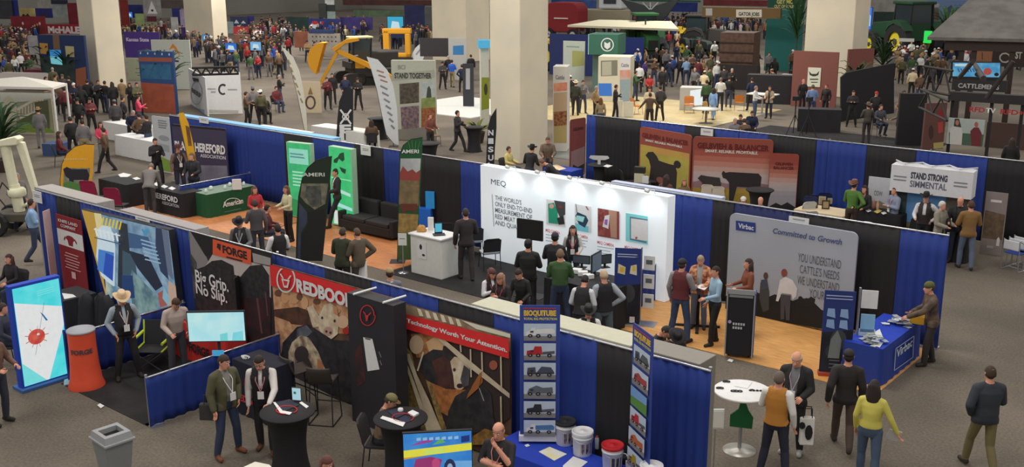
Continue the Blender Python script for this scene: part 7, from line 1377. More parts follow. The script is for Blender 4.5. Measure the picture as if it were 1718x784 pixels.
# far signs: (tl, tr, bottom y, base y, colour, label, text)
FS=[((17,27),(74,28),57,68,(120,28,40),'dark red booth front with white spots at upper left',None),((27,14),(57,14),29,60,(190,172,110),'tan picture board above dark red booth front',None),((57,14),(86,14),30,58,(40,40,110),'navy wall piece right of the tan picture board',None),((85,0),(112,0),7,56,(30,34,56),'navy strip above the grey-white sign at upper left',None),
      ((85,7),(112,7),30,55,(150,158,156),'grey-white hanging sign left of the left column top',None),((112,5),(134,5),52,62,(110,26,38),'dark red patterned wall touching the left column',None),((77,40),(134,42),57,64,(150,34,48),'red banner with big white letters left of the left column','McHALE'),((46,62),(66,58),92,112,(160,156,158),'pale panel left of the navy picture wall',None),((-6,0),(18,0),32,62,(52,54,60),'dark grey wall at the upper left corner',None),((18,0),(28,0),45,62,(30,40,110),'blue upright strip at the upper left',None),((62,0),(85,0),15,50,(150,148,140),'pale wall piece at top left',None),
      ((200,0),(213,0),46,60,(130,40,36),'red-brown strip right of the left column top',None),((213,8),(238,8),30,58,(34,44,110),'blue panel behind small screen right of the left column',None),((226,22),(240,24),50,64,(150,170,110),'light green sign right of the left column',None),((240,0),(268,0),27,60,(150,146,144),'patterned grey sign with white triangle','A'),((246,27),(261,28),36,60,(96,36,50),'maroon label under the triangle sign',None),((244,37),(262,38),50,62,(150,158,130),'pale green stand under the maroon label',None),
      ((268,0),(316,0),14,52,(88,78,76),'brown-grey hanging wall right of triangle sign',None),((288,14),(302,14),52,62,(40,44,110),'navy strip left of the lilac board',None),((301,16),(320,17),48,64,(160,150,176),'lilac board left of the rear left column',None),((286,28),(297,30),60,70,(190,190,186),'tilted white sheet board below the navy strip',None),((303,42),(331,50),62,76,(66,44,110),'purple tent-like banner left of the rear left column',None),((319,14),(335,16),30,62,(40,38,40),'black framed board at left edge of rear left column',None),((316,0),(336,0),15,62,(196,206,202),'bright white panel above the black framed board',None),
      ((370,36),(390,37),56,72,(120,136,136),'grey-teal sign right of the rear left column',None),((391,44),(416,46),58,74,(160,44,52),'red sign right of the grey-teal sign',None),((386,28),(415,28),44,60,(50,60,90),'navy board with white symbols behind red sign',None),((414,27),(425,27),46,60,(50,50,120),'violet-blue strip right of navy symbol board',None),((392,58),(418,58),84,95,(150,110,90),'salmon and grey stand below the red sign',None),
      ((480,28),(517,29),52,62,(34,56,52),'dark green wall at upper centre left',None),((517,31),(572,32),54,64,(40,50,110),'blue wall with red and white figure',None),((570,28),(624,30),50,58,(72,62,130),'purple header above the yellow machine cab',None),((593,18),(682,17),28,50,(96,116,90),'long green hanging strip at upper centre',None),((575,0),(728,0),9,45,(84,50,46),'red-brown long beam along the top edge, centre left',None),((678,9),(712,9),45,55,(40,44,90),'navy wall piece left of rear centre column',None),((712,12),(727,12),58,70,(70,74,76),'dark patterned tall board touching the rear centre column',None),
      ((516,54),(570,58),85,98,(170,162,150),'pale board with dark dots behind the yellow bucket',None),((518,50),(560,50),56,98,(56,74,120),'blue heading strip over the dotted pale board',None),((493,52),(517,54),80,92,(160,100,78),'orange board left of the dotted pale board',None),((656,50),(702,50),64,84,(44,50,84),'navy low wall with white edge below the cyan screen',None),((534,6),(547,6),30,60,(60,62,62),'small dark hanging frame at upper centre left',None),((545,0),(560,0),8,60,(196,200,196),'white hanging square at the top edge, centre left',None),((546,8),(561,8),18,60,(50,56,54),'black hanging frame under white hanging square',None),((546,19),(562,20),32,60,(150,166,160),'grey-green hanging square under black frame',None),
      ((925,0),(985,0),8,40,(40,70,140),'blue banner at the top edge right of centre column',None),((975,0),(1000,0),18,44,(60,90,150),'lighter blue banner piece at the top edge',None),((1055,14),(1076,14),28,55,(60,110,170),'blue picture sign left of dark canopy',None),((1055,0),(1175,0),3,45,(40,84,70),'green strip at top edge above dark canopy',None),((1125,4),(1170,4),20,44,(40,56,130),'dark blue wall behind the far crowd',None),((1180,0),(1290,0),10,42,(120,50,50),'red and grey far stand along the top edge',None),((1465,0),(1560,0),22,50,(150,148,142),'plain grey far wall above the large green tractor',None),((1466,20),(1520,20),48,60,(30,52,48),'dark green wall behind the large green tractor',None)]
for tl,tr,yb,base,c,lab,txt in FS:
    mx_=((tl[0]+tr[0])/2,base);b=fb('far_sign',lab,'sign',mx_,25 if tl[0] < 850 else 12,tl,tr,zb=max(.05,zat(mx_,mx_[0],yb,25 if tl[0] < 850 else 12)),c=dict(c=c,mot=tuple(int(v*.86) for v in c),msc=1.2),th=.15)
    if txt == 'McHALE':b.rtext(txt,.04,.98,.1,.7,(206,196,196),.06)
    elif txt == 'A':b.rart([((210,204,204),[(.2,.15),(.8,.15),(.5,.95)]),((50,44,46),el(.5,.35,.08,.07))])
    elif 'dots' in lab:b.rart([((60,66,84),el(.15+.12*(i % 7),.8 -.25*(i // 7),.025,.05,6)) for i in range(18)])
    elif 'symbols' in lab:b.rart([((190,196,206),[(.2,.3),(.5,.3),(.35,.7)]),((190,196,206),[(.6,.3),(.9,.3),(.75,.6)])])
    elif 'figure' in lab:b.rart([((190,196,210),el(.2,.5,.12,.25)),((170,40,50),el(.2,.7,.1,.14)),((170,40,50),seg(.38,.3,.45,.8,.05))])
    elif 'spots' in lab:b.rart([((196,170,170),el(.1+.25*i,.3+.3*(i % 2),.03,.1,6)) for i in range(4)])
    elif 'tan picture' in lab:b.rart([((60,44,30),[(.25,.1),(.35,.4),(.5,.2),(.6,.45),(.75,.1)])])
def fscreen(label,tl,br,base,c,c2=(200,226,240)):
    mx_=((tl[0]+br[0])/2,base);b=fb('screen',label,'screen',mx_,28,tl,(br[0],tl[1]),zb=zat(mx_,mx_[0],br[1],28),c=(20,22,28),th=.15,part='casing');b.rart([(E(c,.85),[(.03,.03),(.97,.03),(.97,.97),(.03,.97)]),(E(c2,.85),[(.2,.3),(.8,.25),(.7,.7),(.3,.75)])],name='screen_face');MB().cyl((0,.2,-b.root.location.z+.02),(0,.2,.1),.08,n=8).build('pole',(40,40,44),b.root)
fscreen('large cyan lit screen at upper centre behind the yellow machines',(649,27),(677,60),74,(50,170,206));fscreen('blue screen right of rear left column, left of the pair',(377,72),(397,88),116,(40,110,206));fscreen('pale blue screen right of the other in the far crowd',(419,70),(438,85),118,(120,180,230));fscreen('small blue screen right of the left column top',(211,20),(222,30),58,(50,120,210));fscreen('small blue screen in the crowd beside rear left column',(339,58),(350,68),84,(60,140,200))

x,y=G(45,152);t=thing('white_stand','white square-framed stand with dark red vehicle behind the white tent','stand',(x,y,0),math.radians(30));z=zat((45,152),45,122,30)
mb=MB();[mb.box((i*1.7,0,z/2),(.3,.3,z)) for i in (-1,1)];mb.box((0,0,z -.2),(3.7,.35,.4));mb.build('frame',(200,190,186),t);mb=MB();mb.prism([(-1.3,.3),(-1.3,.8),(-.7,.95),(-.4,1.25),(.6,1.25),(.9,.9),(1.3,.8),(1.3,.3)],.6,1.8);mb.build('vehicle_body',(96,24,34),t,bev=.05)
fb('far_sign','white diamond sign with black shape right of the white square-framed stand','sign',(70,150),30,(62,118),(76,118),zb=zat((70,150),70,130,30),c=(200,200,200),th=.08).rart([((36,34,38),[(.3,.2),(.7,.2),(.6,.75),(.45,.8)])])
# ================= people =================
def hp(px,py,h=1.76,seat=None):
    """floor point under a head seen at (px, py)"""
    z=h*.93 if seat is None else (seat+.06 -.90)+h*.93
    return G(px,py,z)
_chairs=[]
def P_(lb,hd,face,h=1.76,at=None,**k):
    sk=k.get('legs') == 'sit'
    if at is None:at=hp(hd[0],hd[1],h,k.get('seat') if k.get('legs') == 'sit' else None)
    if sk:_chairs.append((lb,at,face,k.get('seat',.47)))
    return person(lb,at,face,h,**k)
JN=(44,54,78);BK=(27,26,29)
RL,WB=(170,60,70),(190,150,150)
P_('man in olive jacket, grey shirt, jeans and white badge, standing by low blue rail',(373,607),32,arms=('pocket','down'),legs='wide',jacket=(78,76,54),shirt=(112,110,106),badge=(200,196,190),pants=JN,shoes=(110,64,40),hair=('short',(52,38,30)),belly=.04,nod=12,turn=18)
P_('man in black vest and white sleeves with badge leaning at tablet table',(438,600),-12,arms=('reach','down'),legs='step',vest=BK,shirt=(196,190,186),badge=(190,120,130),pants=(36,34,38),shoes=(90,50,34),hair=('short',(40,32,28)),lean=10,nod=18,glasses=True)
P_('man in cream cowboy hat and black vest, standing before the lit hand picture',(212,494),10,arms=('pocket','pocket'),legs='wide',vest=BK,shirt=(148,160,170),badge=(200,170,160),pants=(34,33,36),hat=('cowboy',(196,170,136)),belly=.06,nod=18,at=(-17.62,9.72))
P_('man in glasses and pale shirt looking down behind cyan television',(325,499),15,arms=('fore','fore'),shirt=(176,160,150),pants=(60,60,66),lean=12,nod=30,glasses=True,hair=('short',(64,44,32)),at=(-16.9,10.35),h=1.72)
P_('bald man in black t-shirt with hand on mouth, bottom edge beside the banners',(838,722),-22,arms=('face','cross'),shirt=(34,32,36),sleeve='short',badge=(200,120,120),hair=('bald',(120,92,74)),belly=.07,nod=14,pants=(40,40,46))
P_('woman with brown hair at the bottom edge below the tablet table',(548,778),10,1.62,sex='f',hair=('long',(84,50,40)),shirt=(60,50,56),arms=('fore','fore'),nod=10)
P_('person in olive cap behind the papers cocktail table, facing right',(640,690),75,1.68,at=G(636,690,.98),legs='sit',seat=.44,hat=('cap',(110,104,66),(120,90,60)),shirt=(110,90,70),arms=('fore','lap'),nod=20,pants=BK,lean=12)
P_('man in tan vest and white sleeves, back turned beside white high table',(1307,637),165,arms=('fore','down'),vest=(168,112,44),shirt=(206,204,200),pants=(34,36,52),hair=('short',(96,84,76)),legs='wide')
P_('old white-haired man in open black jacket facing the man in tan vest',(1338,601),-12,1.78,arms=('fore','down'),jacket=(26,25,28),shirt=(104,104,110),hair=('bald',(190,186,180)),badge=(150,140,150),pants=BK,shoes=(150,150,150),nod=22,belly=.05)
P_('woman in yellow top with long dark hair walking away at bottom right',(1447,628),172,1.70,sex='f',hair=('long',(38,28,26)),shirt=(188,178,84),pants=(66,82,104),arms=('down','side'),legs='step',belly=.03,at=G(1452,812),bulk=1.12)
P_('person in dark jacket and dark cap walking beside the woman in yellow',(1424,600),185,1.74,hair=('short',(30,24,22)),hat=('cap',(34,30,30)),shirt=(36,34,36),jacket=(34,31,32),pants=(70,56,50),legs='walk',arms=('swing','down'))
P_('walker in dark blue-grey jacket and khaki trousers at far right',(1662,628),205,1.78,jacket=(44,48,56),shirt=(60,74,96),pants=(104,94,62),legs='walk',arms=('pocket','fore'),hair=('short',(56,42,30)),bulk=1.15)
P_('person in olive beanie and brown patterned coat at the blue logo table',(1557,500),290,1.72,hat=('beanie',(86,84,44)),hair=('short',(60,50,40)),shirt=(104,84,66),jacket=dict(c=(96,78,62),mot=(60,50,44),msc=9),pants=(46,40,38),arms=('reach','fore'),legs='step',lean=8,at=G(1556,612))
P_('man in grey and maroon sweater with black cap at the pedestal table',(1144,445),155,1.80,hat=('cap',(34,30,34)),shirt=(130,126,128),vest=(92,38,42),pants=(52,66,94),arms=('down','fore'),legs='wide')
P_('grey-haired woman in colourful patterned jacket behind the pedestal table',(1176,436),-8,1.68,sex='f',hair=('short',(146,128,106)),shirt=(150,152,150),jacket=dict(c=(130,60,40),mot=(196,150,110),msc=16),pants=(80,90,110),arms=('fore','fore'),nod=20)
P_('dark-haired woman in pale blue shirt and black trousers at pedestal table',(1203,448),-62,1.70,sex='f',hair=('short',(44,30,28)),shirt=(140,168,190),pants=BK,arms=('fore','down'),legs='step',at=G(1196,578))
P_('long-haired woman in brown sweater behind the black display case',(1257,443),-70,1.68,sex='f',hair=('long',(48,30,28)),shirt=(116,64,44),pants=(40,36,40),arms=('fore','fore'))
P_('man in green sweater, back turned, before the lit white wall',(940,428),178,1.80,shirt=(50,78,42),pants=JN,hair=('short',(110,88,68)),arms=('fore','fore'),belly=.05,bulk=1.12,legs='wide')
P_('man in black jacket with dark hair left of the green-sweater man',(931,400),170,1.78,shirt=(30,30,36),pants=(34,40,56),hair=('short',(34,28,26)),arms=('fore','fore'),bulk=1.12,hat=('cap',(40,40,52)))
P_('long-haired woman in dark vest facing us before the lit white wall',(961,386),0,1.66,sex='f',hair=('long',(44,30,26)),vest=(34,30,34),shirt=(170,168,164),badge=(190,90,100),arms=('fore','down'))
P_('man in black coat and black hat before the black television',(886,412),172,1.78,hair=('short',(30,24,24)),hat=('beanie',(34,30,32)),shirt=(28,26,30),jacket=(28,26,28),pants=BK,arms=('fore','fore'),bulk=1.15)
P_('person in black top with dark hair looking left, beside black-coat man',(876,455),-25,1.66,sex='f',hair=('short',(50,32,28)),shirt=(30,30,30),pants=BK,arms=('fore','fore'),nod=25,lean=10)
P_('woman with red lanyard and white sleeves looking at phone, behind white partition',(824,458),25,1.64,sex='f',hair=('long',(80,48,40)),vest=(30,28,32),shirt=(206,204,206),badge=(196,70,84),arms=('phone','phone'),nod=28)
P_('woman with fair hair and red lanyard beside the phone-reading woman',(841,467),-30,1.64,sex='f',hair=('long',(130,98,76)),shirt=(32,28,30),badge=(196,70,84),arms=('phone','phone'),nod=25)
P_('elderly man in black vest and grey sleeves seen from behind, hand on hip',(1014,464),200,1.78,hair=('short',(176,154,126)),vest=(30,30,34),shirt=(150,156,166),pants=(84,96,104),arms=('down','hip'),legs='wide',nod=10)
P_('person in black vest with white sleeves bending by the monitors',(976,474),165,1.70,vest=(26,25,28),shirt=(196,198,204),hair=('short',(34,28,26)),arms=('fore','fore'),lean=16,nod=20,pants=(28,28,34))
P_('seated person in black cowboy hat behind the white partition top',(987,524),5,1.72,legs='sit',seat=.5,hat=('cowboy',(28,26,28)),vest=(30,28,30),shirt=(206,204,202),arms=('fore','lap'),nod=12,pants=BK)
P_('person in black cowboy hat leaning over, right of angled truck roll-up',(1126,553),20,1.72,legs='sit',seat=.5,hat=('cowboy',(28,26,30)),shirt=(60,44,42),arms=('fore','lap'),nod=30,lean=18,pants=BK)
P_('seated person in black coat left of the second black cowboy hat',(1092,545),60,1.70,legs='sit',seat=.5,shirt=(36,32,34),hair=('short',(40,34,32)),arms=('lap','fore'),lean=22,nod=30,pants=BK)
P_('dark blurred person in black standing right of the white counter',(780,362),190,1.85,shirt=(48,40,40),pants=(52,46,46),hair=('short',(50,40,36)),arms=('down','fore'),legs='step',at=G(783,470),jacket=(44,38,40))
P_('man in dark suit and white shirt walking before the second green panel',(564,290),-75,1.80,jacket=(40,36,40),shirt=(206,204,204),pants=(34,32,38),arms=('fore','swing'),legs='walk',hair=('short',(40,30,28)))
P_('woman in cream top seated left of the dark green feather flag',(481,318),-60,1.64,sex='f',hair=('long',(90,60,48)),shirt=(190,184,148),pants=BK,arms=('fore','fore'))
P_('girl in red top behind the green covered table end',(427,319),15,1.6,sex='f',hair=('long',(96,56,44)),shirt=(170,44,50),arms=('fore','fore'),q='mid')
P_('person in grey vest with backpack strap before the green covered table',(428,343),190,1.74,shirt=(84,78,80),pants=(50,50,60),hair=('short',(64,50,46)),vest=(70,66,70),arms=('fore','down'),q='mid')
P_('person in black cowboy hat and vest behind the orange banner sign',(402,374),-15,1.76,hat=('cowboy',(26,24,26)),vest=(30,29,33),shirt=(96,96,98),badge=(200,200,200),arms=('fore','down'),nod=15)
P_('dark-haired man in black vest with white sleeves seen from behind',(466,385),200,1.76,vest=(30,28,31),shirt=(206,206,208),hair=('short',(38,28,26)),arms=('fore','fore'),pants=BK)
P_('person in maroon top among chairs left of dark green feather flag',(448,352),90,1.64,sex='f',hair=('short',(40,28,28)),shirt=(84,36,44),arms=('fore','fore'),legs='sit',seat=.47,q='mid')
P_('person in dark green jacket with badge right of dark green feather flag',(572,392),150,1.78,shirt=(46,50,34),jacket=(44,48,32),pants=BK,hair=('short',(60,48,40)),arms=('fore','fore'),belly=.04,lean=6)
P_('person in brown-grey jacket with lanyard beside the dark green jacket person',(600,392),215,1.76,shirt=(90,78,66),jacket=(84,74,62),pants=(60,50,46),hair=('short',(80,62,50)),arms=('fore','hip'),nod=10,belly=.04)
P_('person in tan cap and grey shirt behind the front curtain, below white counter',(654,460),185,1.70,hat=('cap',(150,130,92)),shirt=(104,104,112),arms=('fore','fore'),pants=JN)
P_('bending person in grey jacket over the black table, left booths',(246,276),165,1.78,shirt=(104,100,98),jacket=(108,104,102),pants=(60,56,58),lean=38,arms=('reach','reach'),hair=('short',(110,100,92)),q='mid',nod=20)
P_('person in maroon cowboy hat and black vest with badge before purple banner',(298,250),20,1.78,hat=('cowboy',(84,44,46)),vest=(34,30,34),shirt=(110,84,76),badge=(200,200,200),arms=('fore','down'),q='mid')
P_('person in dark jacket right of the narrow yellow feather flag',(322,263),-30,1.78,shirt=(38,36,42),jacket=(34,32,38),arms=('fore','fore'),hair=('short',(90,76,66)),q='mid')
P_('woman seated with dark hair and white papers at far left edge',(16,436),-50,1.66,sex='f',hair=('long',(60,34,36)),shirt=(32,28,34),arms=('fore','fore'),legs='sit',seat=.48)
P_('person with brown hair cropped by the left frame edge, lower left',(-16,566),40,1.72,hair=('short',(110,76,56)),shirt=(100,72,60),pants=(44,48,60),arms=('fore','fore'))
P_('dark-clothed person seated behind the glowing poster at left edge',(4,520),60,1.66,legs='sit',seat=.48,hair=('short',(60,44,38)),shirt=(60,62,74),arms=('lap','lap'),q='mid')
P_('man in bright green sweater and brown cowboy hat, third row',(1433,311),155,1.78,hat=('cowboy',(110,74,60)),shirt=(74,112,44),pants=(54,42,36),arms=('fore','hip'),legs='wide')
P_('woman with floral top and black cardigan facing the green-sweater man',(1451,318),-30,1.66,sex='f',hair=('long',(44,30,28)),shirt=(150,110,104),jacket=(34,30,34),arms=('fore','fore'),q='mid')
P_('person in blue-grey checked shirt with lanyard, arms crossed, third row',(1502,320),-55,1.74,shirt=(120,128,150),badge=(170,60,70),hair=('short',(60,44,36)),arms=('cross','cross'),pants=(60,66,84),q='mid')
P_('person in black cowboy hat, dark vest and white shirt under header',(1554,332),-8,1.78,hat=('cowboy',(26,24,26)),vest=(44,38,38),shirt=(196,194,196),arms=('hip','fore'),pants=(30,30,36),q='mid')
P_('person in pale grey jacket behind the snack table',(1580,345),60,1.70,shirt=(128,122,112),jacket=(130,124,112),hair=('short',(190,188,180)),arms=('fore','fore'),q='mid')
P_('bald man in black jacket behind the snack table',(1612,338),-10,1.80,shirt=(30,28,32),jacket=(28,26,30),hair=('none',BK),arms=('fore','fore'),q='mid',nod=15)
P_('man in tan jacket and jeans at right end of third row',(1636,343),195,1.82,jacket=(122,90,50),shirt=(120,90,56),pants=(84,96,116),hair=('short',(72,48,36)),arms=('fore','fore'),legs='step',at=G(1618,452))
P_('person in black cowboy hat and black coat beside the centre column foot',(888,250),150,1.76,hat=('cowboy',(26,24,26)),shirt=(32,29,31),badge=(190,180,170),arms=('fore','fore'),lean=14,q='mid')
P_('person in brown camouflage coat behind blue brochure table',(919,235),0,1.76,shirt=(96,80,66),jacket=(100,84,70),hair=('short',(80,66,58)),arms=('fore','fore'),nod=15,q='mid')
P_('person in black bending over the blue brochure table',(938,262),-100,1.76,shirt=(30,28,30),lean=45,arms=('reach','reach'),hair=('short',(100,80,66)),nod=20,q='mid')
P_('person in pale yellow top left of the centre column foot',(853,252),60,1.64,shirt=(190,176,110),hair=('short',(60,40,32)),arms=('fore','fore'),legs='sit',seat=.5,q='mid')
P_('seated white-capped person before the wide orange banner, left',(1247,338),0,1.70,hat=('cap',(196,190,184)),shirt=(60,50,50),legs='sit',seat=.6,arms=('lap','lap'),q='mid')
P_('seated bald person behind curtain, right below the wide orange banner',(1276,338),0,1.70,hair=('none',BK),shirt=(60,44,50),legs='sit',seat=.6,arms=('lap','lap'),q='mid')
P_('person in patterned dark top before the standing bull banner',(1118,300),150,1.70,sex='f',hair=('long',(50,34,30)),shirt=(90,56,50),arms=('fore','fore'),q='mid')
P_('fair-haired child-sized figure right of the standing bull banner',(1148,306),10,1.5,sex='f',hair=('long',(120,96,50)),shirt=(110,90,60),arms=('fore','fore'),q='mid')
P_('man in dark suit walking by the hourglass spandex table',(770,192),70,1.78,jacket=(40,38,40),shirt=(60,56,56),pants=(34,32,34),legs='walk',arms=('fore','phone'),hair=('short',(46,36,32)),q='mid',at=G(768,256))
P_('person in red-brown top seated before the stand together display',(721,195),40,1.72,shirt=(110,60,48),hair=('short',(100,50,36)),arms=('fore','fore'),pants=(40,36,40),q='mid')
P_('man in white shirt and dark trousers seen from behind, right centre',(1209,128),180,1.78,shirt=(206,206,200),pants=(34,34,42),hair=('short',(110,96,84)),q='mid',arms=('fore','fore'),at=G(1207,186))
P_('person in white top at the white high table, side view',(1268,148),75,1.72,shirt=(206,206,204),pants=(70,84,110),hair=('short',(130,116,100)),arms=('fore','fore'),q='mid')
P_('person in beige cardigan behind the white high table',(1292,148),-15,1.66,sex='f',shirt=(70,60,60),jacket=(170,150,124),hair=('long',(50,36,32)),arms=('fore','fore'),q='mid')
P_('man in light blue shirt seen from behind before longhorn poster',(1366,138),180,1.82,shirt=(104,128,168),pants=(44,56,90),hair=('short',(90,80,60)),arms=('down','fore'),legs='wide',q='mid',at=G(1360,203))
P_('pink-faced person in black before the brown longhorn wall',(1348,137),30,1.76,shirt=(34,30,32),pants=BK,hair=('short',(170,110,100)),q='mid')
P_('person in black with red hair at right edge of brown longhorn wall',(1387,145),-30,1.70,shirt=(36,28,30),pants=BK,hair=('short',(96,44,34)),q='mid')
P_('person in brown jacket, arms wide, before the low white panels',(1091,160),180,1.74,shirt=(88,70,54),pants=(44,38,36),hair=('short',(60,44,36)),arms=('out','out'),q='mid')
P_('person in dark green coat and cream hat right of white picture tower',(966,140),175,1.80,hat=('cowboy',(206,190,160)),shirt=(54,56,46),pants=(34,32,34),q='mid',bulk=1.15)
P_('long-haired woman with tan top before the green tower, back turned',(1008,168),180,1.66,sex='f',hair=('long',(110,70,40)),shirt=(150,130,96),pants=(60,66,84),q='mid')
P_('person in black with cream hat seated, right third-row aisle',(1452,182),200,1.76,hat=('cowboy',(96,80,64)),shirt=(66,62,54),arms=('fore','fore'),pants=(44,40,40),q='mid',at=G(1452,240))
P_('person in light brown coat leaning, right third-row aisle',(1500,185),255,1.76,shirt=(110,96,80),arms=('fore','fore'),lean=14,pants=(120,114,100),q='mid',hair=('short',(110,90,76)),at=G(1508,240))
P_('person in grey seated at bar table, black counter, right centre',(1478,180),30,1.74,legs='sit',seat=.6,shirt=(60,60,66),arms=('fore','fore'),q='mid')
# things people carry
def bag(label,px,py,z,c,c2=None,w_=.34,h_=.42,name='shopping_bag',rz=0):
    x,y=G(px,py,z);t=thing(name,label,'bag',(x,y,z -h_/2),rz);MB().add(frust(0,h_,w_/2,.09,w_/2*1.05,.05),BXF).build('body',c,t,bev=.02)
    for yy in (-.04,.04):MB().tube([(-.07,yy,h_),(-.06,yy,h_+.16),(.06,yy,h_+.16),(.07,yy,h_)],.008,5).build('handle',(40,38,40),t)
    if c2:mb=MB();mb.prism(el(.02,h_*.5,.06,.13,10),-.10,-.085);mb.prism(el(-.09,h_*.75,.05,.06,8),-.10,-.08);mb.build('patch',c2,t)
bag('black and white cow-patterned bag carried by the white-haired man',1353,722,.48,(206,204,200),(26,26,28),w_=.22,h_=.46,rz=.6)
bag('white plastic bag carried by person in brown-grey jacket',603,452,.75,(206,204,202),rz=.5);bag('dark shoulder bag held by the man in olive jacket',352,690,.85,(40,38,38),w_=.3,h_=.26,rz=.6)
x,y=G(1499,731,.82);o=MB().prism([(-.09,-.12),(.09,-.12),(.09,.12),(-.09,.12)],0,.006).build('paper_sheet',(206,206,206),loc=(x,y,.82),rz=.5);o.rotation_euler=(.5,.2,.5);tag(o,'white paper held by the woman in yellow top','paper')
# distant crowd
init_far()
def D(where,rows):
    for px,py,pr,top,bot,hd,face in rows:
        if pr[0] == 't':_chairs.append((f'person in {top} top {where}',hp(px,py,1.7,.47 if pr == 't1' else .65),face,.47 if pr == 't1' else .65))
        far_person(hp(px,py,1.7 if pr[0] != 't' else 1.7,None if pr[0] != 't' else (.47 if pr == 't1' else .65)),pr,top,bot,hd,face,where)
D('at foot of left column',[(146,139,'s2','black','black','short',160),(153,138,'f1','grey','black','long',175),(164,140,'s3','black','black','short',30),(175,140,'s5','black','jeans','short',140),(188,143,'s1','black','black','long',200),(204,138,'s3','tan','khaki','short',150),(217,141,'f1','black','black','long',0),(229,144,'s4','olive','black','short',20)])
D('near upper left white tables',[(192,174,'s1','dark grey','black','cap:grey',190),(218,187,'l1','navy','black','grey',20),(233,195,'s5','brown','black','short',200),(231,166,'s3','pink','jeans','short',90),(168,207,'f1','pink','grey','long',10),(138,208,'s1','grey','khaki','short',185),(174,222,'w1','brown','black','short',250),(118,203,'s2','black','black','short',200),(205,168,'s2','black','black','short',90),(246,200,'s3','black','jeans','short',230),(150,170,'s4','maroon','black','cap:black',20),(130,172,'s2','black','black','cowboy:black',340),(260,240,'s3','black','black','short',20),(64,188,'s1','grey','grey','cowboy:tan',180),(98,228,'t1','maroon','navy','long',90),(28,300,'s2','grey','jeans','grey',30),(52,345,'w1','light blue','jeans','short',90)])
D('below the navy picture wall',[(88,118,'s1','olive','black','grey',180),(104,130,'s3','dark grey','jeans','cap:olive',20),(115,133,'s2','black','black','short',200),(97,142,'f1','brown','black','long',30),(124,145,'s4','navy','black','cap:white',340),(108,152,'s1','maroon','black','short',180),(83,150,'s5','grey','jeans','cowboy:tan',20),(76,134,'s3','black','khaki','short',60),(134,148,'s2','black','black','long',190),(92,130,'s3','tan','black','short',100)])
D('behind the pale blue partition',[(412,160,'s3','brown','black','short',90),(424,152,'s2','grey','black','cowboy:grey',180),(437,158,'s1','olive','black','cowboy:white',170),(443,166,'t1','black','black','short',20),(468,131,'s3','black','jeans','grey',100),(463,150,'t1','maroon','jeans','short',30),(557,128,'s1','black','black','short',0),(579,132,'s2','navy','black','short',0),(548,135,'s3','maroon','black','short',20),(623,208,'t1','brown','black','long',180),(600,136,'s4','black','black','cap:black',340),(685,130,'s1','dark grey','black','short',180)])
D('on white floor by centre column',[(758,105,'s3','bright blue','khaki','short',160),(775,112,'s5','navy','black','short',200),(752,98,'s2','black','black','grey',30),(765,92,'f1','maroon','jeans','long',20),(790,96,'s1','black','jeans','short',180),(742,108,'s4','dark grey','black','cap:black',20)])
D('around the display towers',[(940,82,'s3','black','black','short',0),(957,132,'s1','black','black','cap:white',200),(978,140,'s3','grey','jeans','short',20),(1000,150,'s2','tan','black','grey',60),(1033,148,'s3','black','black','short',90),(1070,86,'s2','white','black','cap:white',20),(1073,112,'s1','white','black','short',200),(1066,124,'s3','green','jeans','short',90),(1090,126,'f1','red','black','long',10),(1090,152,'s4','cream','khaki','short',0),(1112,118,'s1','black','black','grey',340),(1108,150,'s2','dark grey','black','short',200),(1098,104,'s3','brown','jeans','cowboy:tan',30),(1082,104,'s5','purple','black','short',60),(1124,104,'s2','navy','jeans','cap:navy',150),(1118,88,'s1','grey','black','cap:grey',20)])
D('before the wooden cabin',[(1128,98,'s1','blue','black','cap:white',190),(1142,100,'s2','black','black','short',170),(1152,102,'s3','light blue','jeans','short',200),(1162,96,'s4','brown','black','cap:tan',20),(1172,104,'s1','maroon','jeans','short',180),(1166,118,'s5','grey','black','grey',340),(1180,100,'f1','tan','black','long',30),(1192,98,'s2','olive','khaki','cowboy:tan',20),(1190,118,'s1','green','black','cap:black',60),(1182,124,'s3','cream','jeans','cap:cream',160),(1220,102,'s2','brown','black','cap:tan',170),(1215,116,'s4','dark grey','black','short',200),(1228,120,'s3','black','black','grey',20),(1203,108,'s1','white','jeans','cowboy:white',40),(1198,150,'f2','light blue','light blue','long',160),(1186,140,'s1','green','black','short',190),(1224,132,'s5','black','jeans','short',180)])
D('just behind third-row curtain',[(1233,205,'t1','grey','black','grey',20),(1246,196,'t2','dark grey','black','short',340),(1262,190,'t2','navy','black','short',0),(1252,206,'t2','brown','jeans','short',200)])
D('near the long black counter',[(1262,136,'s2','navy','black','short',200),(1281,122,'t2','cream','black','short',60),(1302,120,'t2','olive','black','cap:tan',250),(1290,92,'s1','grey','black','short',20),(1272,88,'s3','navy','black','short',60),(1308,80,'s2','black','black','short',200),(1322,82,'s4','dark grey','jeans','cap:white',20),(1316,72,'s3','black','khaki','short',340),(1330,88,'s1','brown','black','cap:white',30),(1300,100,'s5','black','black','long',180)])
D('by the black ramp wall',[(1494,70,'s3','navy','black','short',60),(1518,80,'s5','white','black','cap:white',160),(1500,92,'s1','grey','black','short',340),(1470,160,'s2','black','black','cap:red',20),(1516,158,'s3','red','black','short',40),(1432,158,'s4','black','black','short',0),(1532,120,'s1','cream','black','cap:white',190),(1545,128,'s2','brown','jeans','short',20),(1564,112,'s4','dark grey','black','cowboy:black',180),(1574,100,'s1','brown','black','short',200),(1620,88,'s2','white','jeans','cap:white',20),(1698,240,'s1','black','black','long',180),(1600,98,'s3','black','black','grey',90)])
MACH=[(o.location.x,o.location.y,3.2) for o in COL.objects if o.get('category') in ('tractor','excavator','loader','trailer','machine','cabin')]
for o in COL.objects:
    if o.get('category') in ('sign','display wall','curtain','display','wall panel','partition','screen') and o.location.y > 35:MACH.append((o.location.x,o.location.y,.9))
